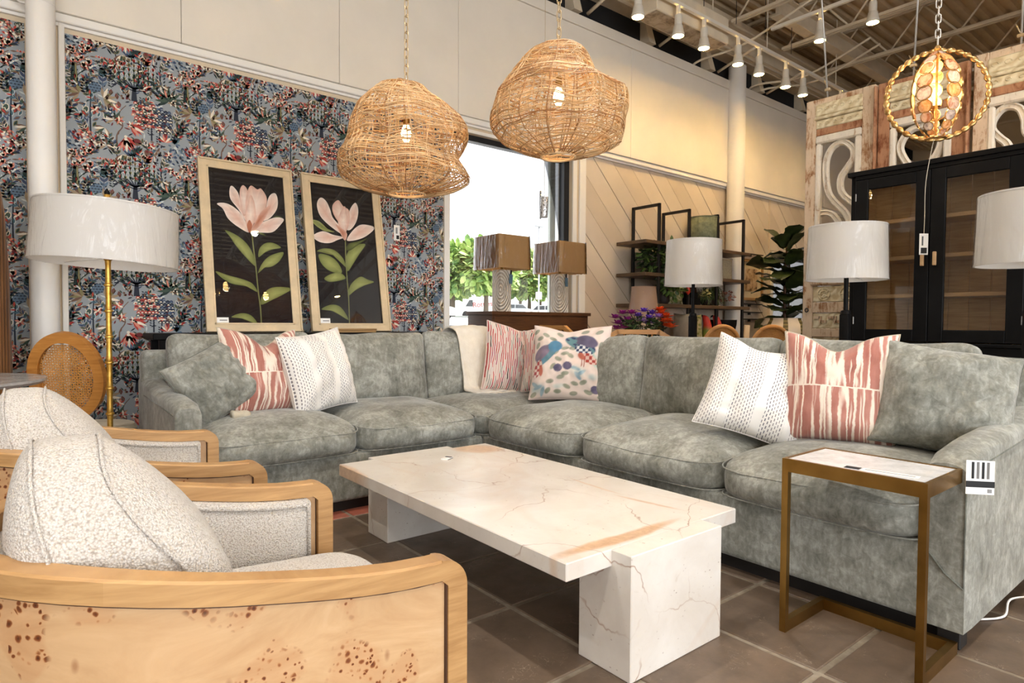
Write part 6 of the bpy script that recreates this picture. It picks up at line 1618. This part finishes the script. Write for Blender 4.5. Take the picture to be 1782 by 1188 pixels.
# ---- framed print, empty frames on the wall
fp = thing('framed_print', 'small framed sepia print on the wall beside the shelving', 'picture', (8.48,4.975,1.42))
for mn, mx in (((-.31,-.03,0),(.31,0,.04)),((-.31,-.03,.56),(.31,0,.60)),((-.31,-.03,.04),(-.27,0,.56)),((.27,-.03,.04),(.31,0,.56))): obj('frame_rail', MB().rbox(mn,mx,.003), oak, fp)
k = NT('sepia_print'); v = k.co('Object'); k.base(k.ramp(k.noise(v, 9, 5, .7), [(.4,rgb(84,58,40)),(.5,rgb(196,160,118)),(.7,rgb(226,206,170))])).set(rough=.6); obj('sheet', MB().box((-.16,-.014,.14),(.16,-.01,.46)), k.m, fp); obj('mat_board', MB().box((-.27,-.01,.04),(.27,-.004,.56)), plain('cream_mat',rgb(220,202,168),.7), fp)
for i, z in enumerate((2.09,2.00,1.36,1.24,1.14)):
    rr_ = thing('wall_rail', ('topmost','second highest','middle','second lowest','lowest')[i]+' thin dark metal picture rail on the board wall', 'rail', (8.45,4.975,z), 0, 'picture rails'); obj('bar', MB().rbox((-.33,-.03,0),(.33,.008,.014),.003), iron, rr_); obj('bracket', MB().rbox((-.02,-.02,-.03),(.02,.008,.0),.003), iron, rr_)
# ---- fiddle-leaf fig in a striped pot
stripe_pot = NT('cream_olive_striped_pot'); v = stripe_pot.co('Object'); x_, y_, z_ = stripe_pot.sep(v); an = stripe_pot.math('ARCTAN2', y_, x_)
ws = stripe_pot.math('SINE', stripe_pot.math('MULTIPLY', an, 9.)); dots = stripe_pot.math('SINE', stripe_pot.math('MULTIPLY', z_, 130.))
m_ = stripe_pot.ramp(ws, [(.62,0.0),(.66,1.0)]); stripe_pot.base(stripe_pot.mix(m_, rgb(224,212,194), stripe_pot.ramp(dots, [(.2,rgb(88,76,36)),(.8,rgb(140,124,72))]))).set(rough=.4); stripe_pot = stripe_pot.m
fig_leafm = NT('fig_leaf'); v = fig_leafm.co('Object'); fig_leafm.base(fig_leafm.ramp(fig_leafm.noise(v, 8, 3), [(.3,rgb(32,42,22)),(.7,rgb(62,76,38))])).set(rough=.35); fig_leafm = fig_leafm.m
fig = thing('fiddle_leaf_fig', 'dark fiddle-leaf fig tree in front of the far window', 'plant', (8.30,4.35,.72))
sp_prof = [(.13,0),(.20,.05),(.30,.15),(.335,.25),(.32,.35),(.27,.42),(.275,.44),(.25,.44),(.24,.36)]
obj('planter', MB().lathe(sp_prof, 36), stripe_pot, fig, 60)
obj('soil', MB().lathe([(.0005,.40),(.245,.40)], 20), dark_pot, fig)
obj('trunk', MB().tube(smooth_path([(0,0,.36),(.03,.02,.7),(0,0,1.05),(.02,0,1.45)],5), [.024]*6+[.018]*6+[.012]*4, 8), walnut, fig, True)
lm_ = []
for q in range(3):
    mb = MB(); n_ = 7; L, W = .34, .29
    for i in range(n_+1):
        f = i/n_; w_ = W/2*interp([(0,.05),(.12,.45),(.3,.62),(.5,.72),(.72,1.0),(.9,.72),(1,.05)], f)
        for s in (-1,-.5,0,.5,1): mb.v.append((f*L, s*w_, -(.22+.1*q)*L*f*f+abs(s)*w_*.12+.010*sin(f*14+s*4)))
    for i in range(n_):
        for s in range(4): mb.f.append([i*5+s,i*5+s+1,i*5+s+6,i*5+s+5]); mb.mi.append(0)
    lm_.append(mesh_of('leaf', mb, fig_leafm, True, False))
rg = random.Random(12)
for i in range(42):
    z = .42+1.05*(i/41)**.9; a = i*2.4; l_ = bpy.data.objects.new('leaf', lm_[i%3]); COL.objects.link(l_); l_.parent = fig; l_.location = (.02*cos(a),.02*sin(a),z)
    l_.rotation_euler = (rg.uniform(-.4,.4), -rg.uniform(-.1,.75) if z < 1.35 else -1.0, a); sc_ = rg.uniform(.85,1.25)*(1.15 if z < 1.2 else .85); l_.scale = (sc_,)*3
pd = thing('plant_stand', 'low dark stand carrying the striped fig pot', 'stand', (8.30,4.35,0)); obj('box', MB().rbox((-.24,-.24,.06),(.24,.24,.72),.006), walnut, pd); 
for sx_ in (-.2,.2):
    for sy_ in (-.2,.2): obj('foot', MB().rbox((sx_-.03,sy_-.03,0),(sx_+.03,sy_+.03,.06),.003), walnut, pd)
sp2 = thing('striped_pot', 'second cream and olive striped pot beside the fig tree', 'pot', (9.0,4.25,.72)); obj('body', MB().lathe(sp_prof, 36), stripe_pot, sp2, 60); obj('soil', MB().lathe([(.0005,.40),(.245,.40)], 20), dark_pot, sp2)
pd2 = thing('plant_stand', 'low dark stand carrying the second striped pot', 'stand', (9.0,4.25,0)); obj('box', MB().rbox((-.24,-.24,.06),(.24,.24,.72),.006), walnut, pd2)
for sx_ in (-.2,.2):
    for sy_ in (-.2,.2): obj('foot', MB().rbox((sx_-.03,sy_-.03,0),(sx_+.03,sy_+.03,.06),.003), walnut, pd2)
# far end of the shop
wr = struct('wall_right', MB().box((14.8,-6,0),(15,5.2,5.6)), cream_paint)
# ================================================================== DINING GROUP BEHIND THE SOFA
bent = oak_mat('honey_bentwood', rgb(176,120,62), rgb(212,158,96)); cane_m = NT('open_cane'); v = cane_m.co('Object')
xx, yy_, zz = cane_m.sep(v); cg = cane_m.math('MULTIPLY', cane_m.math('SINE', cane_m.math('MULTIPLY', zz, 420.)), cane_m.math('SINE', cane_m.math('MULTIPLY', yy_, 420.)))
cane_m.base(cane_m.ramp(cg, [(.3,rgb(196,140,72)),(.6,rgb(110,66,26))])).set(rough=.55); cane_m.bump(cg, .6, .003); cane_m = cane_m.m
dt = thing('dining_table', 'round wooden dining table behind the sofa carrying the flower vase', 'table', (4.75,3.86,0))
obj('table_top', MB().lathe([(.0005,.72),(.42,.72),(.43,.735),(.42,.75),(.0005,.75)], 40), bent, dt, 40); obj('pedestal', MB().lathe([(.26,0),(.26,.03),(.07,.08),(.06,.6),(.16,.72)], 24), bent, dt, 40)
# vase of flowers
vs = thing('flower_vase', 'clear glass bowl vase of purple, violet and orange flowers', 'flowers', (4.50,3.70,.75))
obj('glass_vase', MB().lathe([(.05,0),(.10,.03),(.13,.09),(.12,.15),(.08,.20),(.085,.23),(.080,.23),(.075,.20),(.115,.15),(.125,.09),(.095,.035),(.0005,.012)], 28), glass_mat('vase_glass', .12), vs, 60)
st_mb = MB(); rg = random.Random(8); heads = []
e1_ = Vector((sin(YAW),-cos(YAW),0))
for i in range(16):
    p = e1_*rg.uniform(-.20,.20)+Vector((rg.uniform(-.05,.05),rg.uniform(-.05,.05),.30+rg.uniform(0,.10))); st_mb.tube(smooth_path([(rg.uniform(-.03,.03),rg.uniform(-.03,.03),.05),(p.x*.4,p.y*.4,.22),p],4), .004, 5)
obj('stems', st_mb, leaf_g[2], vs, True)
bushy(vs,(4.50,3.70,1.05),.20,.16,.09,200,.07,.035,[leaf_g[2],leaf_g[0]],41,.2,'flower_foliage')
pet_m = [plain('magenta_petal',rgb(150,40,130),.5), plain('violet_petal',rgb(116,74,186),.5), plain('orange_petal',rgb(232,92,32),.5), plain('lilac_petal',rgb(176,130,200),.5)]
def bloom(c, r, m, n=9, up=.5, seed=0):
    mb = MB(); rg2 = random.Random(seed)
    for lay in range(2):
        for i in range(n):
            a = 2*pi*i/n+lay*.3; el = up+.5*lay; d = Vector((cos(a)*cos(el),sin(a)*cos(el),sin(el))); sd = Vector((-sin(a),cos(a),0)); rr = r*(1-.25*lay)*rg2.uniform(.85,1.1); nn = d.cross(sd)
            vs_ = [Vector(c), Vector(c)+d*rr*.4+sd*rr*.22, Vector(c)+d*rr*.8+sd*rr*.2, Vector(c)+d*rr, Vector(c)+d*rr*.8-sd*rr*.2, Vector(c)+d*rr*.4-sd*rr*.22, Vector(c)+d*rr*.55+nn*rr*.06]
            mb.add(vs_, [(0,1,6),(1,2,6),(2,3,6),(3,4,6),(4,5,6),(5,0,6)])
    obj('blossom', mb, m, vs, True, fixn=False)
for i, (a, z, m) in enumerate([(-.22,.36,0),(-.19,.31,0),(-.16,.40,0),(-.13,.34,0),(-.20,.26,0),(-.15,.27,0),(-.10,.40,0),(-.04,.38,1),(.0,.42,1),(.03,.36,1),(.07,.40,1),(-.01,.33,3),(.10,.37,3),(.04,.31,1),(.13,.40,2),(.16,.37,2),(.19,.33,2),(.205,.28,2),(.15,.33,2),(.18,.29,2),(.12,.43,2)]):
    z += .01; q = e1_*(a*1.2)+Vector((cos(YAW),sin(YAW),0))*(-.06+.04*((i*5)%3-1)); bloom((q.x,q.y,z), .078, pet_m[m], 7 if m != 2 else 11, .3, i)
# wrapped taupe lamp behind the flowers
wl = thing('table_lamp', 'taupe lamp with a tall plastic-wrapped tapered shade behind the flowers', 'table lamp', (5.22,4.28,.0))
drum(wl, .165, .125, 1.10, 1.46, taupe_shade); obj('lamp_body', MB().lathe([(.13,.76),(.15,.80),(.15,.98),(.06,1.06),(.012,1.10),(.012,1.2)], 28), plain('pale_ceramic',rgb(216,202,190),.4), wl, 50)
sd_ = thing('side_stand', 'round wooden stand under the wrapped taupe lamp', 'stand', (5.22,4.28,0)); obj('top', MB().lathe([(.0005,.73),(.20,.73),(.20,.76),(.0005,.76)],28), bent, sd_, 40); obj('post', MB().lathe([(.16,0),(.16,.02),(.03,.05),(.03,.73)],20), bent, sd_, 40)
def faceted_chair(label, loc, rz, top):
    """wood armchair with a cut-cornered top rail"""
    t = thing('dining_chair', label, 'chair', loc, rz, 'cut-corner dining chairs')
    w_ = .30; pts = [(0,-w_,.74),(0,-w_*.98,top-.07),(0,-w_*.58,top),(0,w_*.58,top),(0,w_*.98,top-.07),(0,w_,.74)]
    for i in range(5):
        a, b = Vector(pts[i]), Vector(pts[i+1]); d = (b-a).normalized(); mb = MB(); n_ = Vector((1,0,0)).cross(d)
        vs_ = []
        for p in (a-d*.008,b+d*.008):
            for (h, x) in ((-.02,-.018),(.02,-.018),(.02,.018),(-.02,.018)): vs_.append(p+n_*h+Vector((x,0,0)))
        obj('back_rail', mb.add(vs_, [(0,1,2,3),(7,6,5,4),(0,4,5,1),(1,5,6,2),(2,6,7,3),(3,7,4,0)]), bent, t)
    obj('mid_rail', MB().rbox((-.012,-w_,.80),(.012,w_,.83),.003), bent, t)
    for s in (-.13,0,.13): obj('spindle', MB().tube([(0,s,.46),(0,s*.9,top-.015)], .008, 8), paper if False else bent, t, True)
    obj('seat', MB().rbox((-.02,-w_,.43),(.40,w_,.48),.02,2), linen, t)
    for (x, y) in ((0,-w_+.03),(0,w_-.03),(.36,-w_+.03),(.36,w_-.03)): obj('leg', MB().rbox((x-.018,y-.018,0),(x+.018,y+.018,.74 if x == 0 else .43),.004), bent, t)
    return t
faceted_chair('honey wood dining chair with cut-corner back in front of the flower vase', (4.20,3.50,0), .78, 1.005)
faceted_chair('honey wood dining chair with cut-corner back beside the dresser', (3.88,4.23,0), -.08, 1.035)
def cane_back_chair(label, loc, rz, rx, zc, rzz, group=None, cane=cane_m, th=.035, yaw_tilt=0):
    t = thing('cane_chair', label, 'chair', loc, rz, group)
    pts = [(0, rx*cos(2*pi*k/40), zc+rzz*sin(2*pi*k/40)) for k in range(40)]
    mb = MB(); n_ = 8
    M = TR((0,0,zc),(0,-.16,0)) @ TR((0,0,-zc))
    pts = [M @ Vector(p) for p in pts]
    obj('back_hoop', MB().tube(pts, th, 10, closed=True), bent, t, True)
    inner = MB(); ring = 3; inner.v.append(tuple(M @ Vector((-.0,0,zc)))) 
    for q in range(1,ring+1):
        for k in range(40): inner.v.append(tuple(M @ Vector((0, rx*.97*q/ring*cos(2*pi*k/40), zc+rzz*.97*q/ring*sin(2*pi*k/40)))))
    for k in range(40): inner.f.append([0,1+k,1+(k+1)%40]); inner.mi.append(0)
    for q in range(ring-1):
        for k in range(40): a = 1+q*40; inner.f.append([a+k,a+40+k,a+40+(k+1)%40,a+(k+1)%40]); inner.mi.append(0)
    obj('cane_panel', inner, cane, t)
    obj('seat', MB().lathe([(.0005,.44),(.22,.44),(.235,.46),(.22,.485),(.0005,.49)], 28, (.20,0,0)), linen, t, 40)
    for s in (-1,1):
        obj('back_post', MB().tube(smooth_path([(.0,s*.17,.44),(.035,s*.14,zc-rzz*.86),(.04,s*rx*.45,zc-rzz*.80)],4), .02, 8), bent, t, True)
        obj('leg', MB().tube([(.0,s*.17,0),(.02,s*.17,.45)], .018, 8), bent, t, True); obj('leg', MB().tube([(.38,s*.16,0),(.36,s*.15,.45)], .018, 8), bent, t, True)
    return t
cane_back_chair('round cane-back chair seen over the sofa beside the black lamp column', (4.97,3.19,0), YAW+.1, .17, .86, .20, 'round cane-back chairs', th=.018)
cane_back_chair('round cane-back chair seen over the sofa under the striped pots', (5.32,2.91,0), YAW-.1, .17, .86, .20, 'round cane-back chairs', th=.018)
ps = thing('wooden_easel', 'pale wooden easel post standing between the two cane chairs', 'easel', (4.62,2.79,0)); obj('post', MB().rbox((-.02,-.012,0),(.02,.012,1.07),.003,mat=TR((0,0,0),(0,.05,YAW-pi/2))), plain('pale_pine',rgb(220,180,132),.6), ps); obj('foot', MB().rbox((-.15,-.02,0),(.15,.02,.03),.004), bent, ps)
# dried flowers by the second pot
df = thing('dried_bouquet', 'small bunch of dried brown flowers beside the carved door', 'flowers', (5.9,2.75,.74)); bushy(df,(5.9,2.75,.98),.11,.11,.10,110,.06,.03,[plain('dried_petal',rgb(132,96,76),.8),plain('dried_leaf',rgb(96,66,52),.8)],51,.0,'dried_heads'); obj('stem', MB().tube([(0,0,0),(0,0,.2)],.015,6), walnut, df)
pd3 = thing('plinth_table', 'small wooden plinth table under the dried flowers', 'table', (5.9,2.75,0)); obj('top', MB().rbox((-.2,-.2,.70),(.2,.2,.74),.004), bent, pd3); obj('post', MB().rbox((-.06,-.06,0),(.06,.06,.70),.004), bent, pd3)
# ================================================================== LEFT CORNER
# big oval cane-back chair beside the sofa arm
cc = thing('cane_chair', 'oval cane-back dining chair beside the gold floor lamp', 'chair', (.24,4.11,0), 1.05)
zc, rx, rz_ = .775, .185, .245
M = TR((0,0,zc),(0,-.20,0)) @ TR((0,0,-zc))
def oval(a, b, x): return [M @ Vector((x, a*cos(2*pi*k/56), zc+b*sin(2*pi*k/56))) for k in range(56)]
mb = MB(); loops = [oval(rx,rz_,-.022),oval(rx,rz_,.022),oval(rx-.05,rz_-.055,.022),oval(rx-.05,rz_-.055,-.022)]
for L in loops: mb.v += [tuple(p) for p in L]
for a in range(4):
    for k in range(56): mb.f.append([a*56+k,a*56+(k+1)%56,((a+1)%4)*56+(k+1)%56,((a+1)%4)*56+k]); mb.mi.append(0)
hoop_m = oak_mat('amber_wood', rgb(158,100,40), rgb(196,136,66))
obj('back_hoop', mb, hoop_m, cc, 40)
mb = MB(); st_ = .0105; N_ = 17   # woven cane: strands in two diagonals and two straight directions
def strand(p0, p1, r=.0021):
    # clip to inner oval
    pts = []
    for i in range(25):
        t = i/24; y = p0[0]+(p1[0]-p0[0])*t; z = p0[1]+(p1[1]-p0[1])*t
        if (y/(rx-.045))**2+(z/(rz_-.05))**2 <= 1: pts.append(M @ Vector((0,y,zc+z)))
    if len(pts) > 1: mb.tube([pts[0],pts[-1]], r, 4, False)
for i in range(-18,19):
    q = i*.0115; strand((q,-.3),(q,.3)); strand((-.3,q*1.15),(.3,q*1.15))
for i in range(-20,21):
    q = i*.018; strand((-.3+q,-.3),(.3+q,.3),.0017); strand((-.3+q,.3),(.3+q,-.3),.0017)
tag(obj('cane_weave', mb, plain('cane_strand', rgb(196,138,66), .5, var=.12), cc), kind='stuff')
obj('seat', MB().lathe([(.0005,.43),(.23,.43),(.245,.455),(.23,.48),(.0005,.485)], 30, (.20,0,0)), linen, cc, 40)
for s in (-1,1):
    obj('back_post', MB().tube(smooth_path([(.0,s*.15,.44),(.03,s*.11,.50),(.045,s*.07,.545)],4), .019, 8), hoop_m, cc, True)
    obj('leg', MB().tube([(-.02,s*.17,0),(.0,s*.16,.45)], .018, 8), hoop_m, cc, True); obj('leg', MB().tube([(.40,s*.17,0),(.37,s*.16,.45)], .018, 8), hoop_m, cc, True)
rt = thing('round_table', 'round grey stone-topped table beside the oval cane chair', 'table', (-.32,3.55,0))
grey_stone = NT('grey_stone'); v = grey_stone.co('Object'); grey_stone.base(grey_stone.ramp(grey_stone.noise(v, 9, 5, .7), [(.3,rgb(120,118,116)),(.7,rgb(176,172,168))])).set(rough=.2); grey_stone = grey_stone.m
obj('table_top', MB().lathe([(.0005,.80),(.44,.80),(.452,.812),(.45,.822),(.0005,.825)], 56), grey_stone, rt, 40); obj('pedestal', MB().lathe([(.25,0),(.25,.02),(.05,.06),(.045,.75),(.12,.80)], 28), black_wood, rt, 40)
# tall brown ribbed wooden piece at the picture's edge
k = NT('ribbed_brown_wood'); v = k.co('Object'); wv = k.wave(v, 26, .6, 2, 1, 'X'); k.base(k.ramp(k.math('ADD', k.math('MULTIPLY', wv, .3), k.math('MULTIPLY', k.noise(k.co('Object',(8,8,.8)), 3, 4), .7)), [(.3,rgb(92,60,34)),(.7,rgb(150,104,64))])).set(rough=.5); k.bump(wv, .4, .004)
wp = thing('wooden_totem', 'tall tapering ribbed brown wooden column standing beside the stone table', 'sculpture', (-.20,4.38,0))
obj('body', MB().lathe([(.215,.0),(.215,.03),(.215,.4),(.21,.9),(.205,1.3),(.19,1.65),(.165,1.85),(.12,1.96),(.05,2.0),(.0005,2.005)], 40), k.m, wp, 50); obj('foot', MB().lathe([(.22,0),(.225,.01),(.22,.03)], 40), black_wood, wp, 40)
tub = thing('fluorescent_fitting', 'white tube light fitting on the bulkhead left of the white column', 'light fitting', (-.10,4.90,3.0)); obj('housing', MB().rbox((-.8,-.03,0),(.02,.03,.05),.008,2), pipe_paint, tub); obj('end_cap', MB().rbox((.02,-.03,.002),(.05,.03,.048),.004), plain('grey_cap',rgb(180,178,174),.5), tub)
# ================================================================== OUTSIDE
lot = NT('sunlit_asphalt'); v = lot.co('Object'); lot.base(lot.ramp(lot.noise(v, 2, 5), [(.3,rgb(186,188,186)),(.7,rgb(208,208,204))])).set(rough=.9); lot = lot.m
mb = MB(); ys = [5.3,20,32,48,66,220]; zs = [-.3,-.6,.25,1.25,1.95,3.2]
for y, z in zip(ys,zs): mb.v += [(-60,y,z),(260,y,z)]
for i in range(5): mb.f.append([2*i,2*i+1,2*i+3,2*i+2]); mb.mi.append(0)
tag(obj('parking_lot', mb, lot), kind='structure')
sof = plain('white_canopy', rgb(238,240,238), .8, var=.02)
cn = tag(obj('canopy', MB().box((-8,5.25,3.75),(30,6.3,3.9)), sof), kind='structure')
obj('fascia', MB().box((-8,6.2,3.55),(30,6.3,3.75)), sof, cn)
tree_g = [plain('tree_leaf_%d'%i, rgb(*c), .7, var=.15) for i, c in enumerate(((150,178,96),(112,146,84),(186,206,126)))]
bark = plain('tree_bark', rgb(104,92,80), .9)
def tree(label, x, y, zg, h, r, seed):
    t = thing('tree', label, 'tree', (x,y,zg), 0, 'trees round the parking lot'); rg = random.Random(seed)
    obj('trunk', MB().tube(smooth_path([(0,0,-.2),(.05,0,h*.25),(-.05,.05,h*.5),(0,0,h*.75)],4), [.32,.30,.28,.26,.24,.22,.2,.18,.16,.14,.12,.1,.08], 8), bark, t, True)
    for i in range(4): a = rg.random()*6.28; obj('branch', MB().tube([(0,0,h*(.35+.08*i)),(r*.5*cos(a),r*.5*sin(a),h*(.55+.08*i))], [.14,.05], 6), bark, t, True)
    bushy(t, (x,y,zg+h*.68), r, r, h*.36, 1300, 1.1, .70, tree_g, seed, .2)
for i, (x, y, h, r, lb) in enumerate(((42.0,57.0,8.2,3.4,'leafy green tree beside the white panel van'),(49.5,66.0,9.0,4.0,'leafy tree seen between the two stone lamps'),(56.5,66.5,8.6,3.8,'bright green tree behind the silver estate car'),(60.5,64.5,8.8,4.0,'bright tree behind the white off-roader'),(39.5,60.0,7.6,3.2,'pale tree nearest the wallpaper edge of the window'),(63.7,77.2,10.0,5.5,'large distant tree behind the parked cars'),(72.8,82.7,10.5,6.0,'distant tree near the black window frame'),(57.8,88.3,9.5,5.5,'hazy distant tree at the back of the lot'),(50.0,78.0,9.5,5.0,'hazy distant tree behind the panel van'))): tree(lb, x, y, 1.95, h, r, 60+i)
carw = plain('white_car_paint', rgb(238,240,242), .25, var=.01); carg = plain('silver_car_paint', rgb(186,190,196), .25, .4, var=.02); carblk = plain('car_glass', rgb(58,66,74), .1); tyre = plain('tyre', rgb(44,44,46), .8); hub = plain('wheel_hub', rgb(170,172,176), .3, .6)
def vehicle(label, cat, loc, rz, prof, W, wheels, glassp, m, name, text=None):
    t = thing(name, label, cat, loc, rz)
    b = obj('body', MB().prism(prof, 'y', -W/2, W/2), m, t)
    for g in glassp:
        for s in (-1,1): obj('side_window', MB().prism(g, 'y', s*W/2-.004 if s > 0 else -W/2-.012, s*W/2+.012 if s > 0 else -W/2+.004), carblk, t)
    for (x, r_) in wheels:
        for s in (-1,1):
            wm = TR((x,s*(W/2-.09),r_),(pi/2,0,0)); w_ = obj('wheel', MB().lathe([(r_*.6,-.10),(r_,-.10),(r_,.10),(r_*.6,.10)], 20, mat=wm), tyre, t, 40); obj('hub', MB().lathe([(.0005,-.09),(r_*.62,-.10),(r_*.62,.10),(.0005,.09)], 16, mat=wm), hub, w_, 40)
    if text:
        fc = bpy.data.curves.new('lettering','FONT'); fc.body = text; fc.size = 1.0; fc.extrude = .004
        fo = bpy.data.objects.new('lettering_tmp', fc); COL.objects.link(fo); bpy.context.view_layer.update()
        me = bpy.data.meshes.new_from_object(fo.evaluated_get(bpy.context.evaluated_depsgraph_get())); bpy.data.objects.remove(fo)
        me.materials.clear(); me.materials.append(plain('red_lettering', rgb(176,52,60), .5)); lo = bpy.data.objects.new('lettering', me); COL.objects.link(lo); lo.parent = t
        lo.location = (.75,W/2+.012,1.15); lo.rotation_euler = (pi/2,-.10,pi); lo.scale = (.85,.85,.85)
    return t
van = [(-2.9,.35),(2.5,.35),(2.6,.8),(2.45,1.05),(1.75,1.25),(1.2,2.25),(.9,2.45),(-2.8,2.5),(-2.95,2.3)]; vanw = [[(1.62,1.28),(1.15,2.05),(.75,2.05),(.75,1.28)]]
suv = [(-2.2,.35),(2.2,.35),(2.25,.85),(1.4,1.0),(.75,1.55),(-1.6,1.6),(-2.15,1.05)]; suvw = [[(1.2,1.02),(.68,1.48),(-.3,1.5),(-.3,1.02)],[(-.4,1.02),(-.4,1.5),(-1.5,1.5),(-1.8,1.02)]]
# tinted faces look across the lot towards the shop
RZ = -.677
vehicle('white panel van with red lettering parked outside the window', 'van', (45.2,62.9,1.72), pi+RZ+.12, van, 2.0, ((1.6,.36),(-1.9,.36)), vanw, carw, 'panel_van', 'Rotties')
vehicle('white box van whose rear wheel shows beside the wallpaper', 'van', (31.3,51.6,1.36), RZ-.1, van, 2.0, ((1.6,.36),(-1.9,.36)), vanw, carw, 'box_van')
vehicle('silver estate car parked beyond the stone lamps', 'car', (53.2,65.2,1.95), RZ+.15, suv, 1.8, ((1.4,.34),(-1.4,.34)), suvw, carg, 'estate_car')
vehicle('white off-road car parked near the lamp post', 'car', (51.6,57.8,1.62), pi+RZ-.35, suv, 1.8, ((1.4,.40),(-1.4,.40)), suvw, carw, 'off_roader')
vehicle('white saloon parked close under the window', 'car', (14.3,21.6,-.55), RZ, suv, 1.8, ((1.4,.34),(-1.4,.34)), suvw, carw, 'saloon_car')
lp = thing('lamp_post', 'thin grey lamp post standing in the parking lot', 'lamp post', (39.6,45.2,1.3)); obj('pole', MB().lathe([(.09,0),(.07,9.0)], 10), hub, lp, True); obj('lamp_head', MB().rbox((-.5,-.15,8.9),(.5,.15,9.05),.02), hub, lp); obj('meter_box', MB().rbox((-.22,-.22,2.0),(.22,.22,2.7),.02), carw, lp)
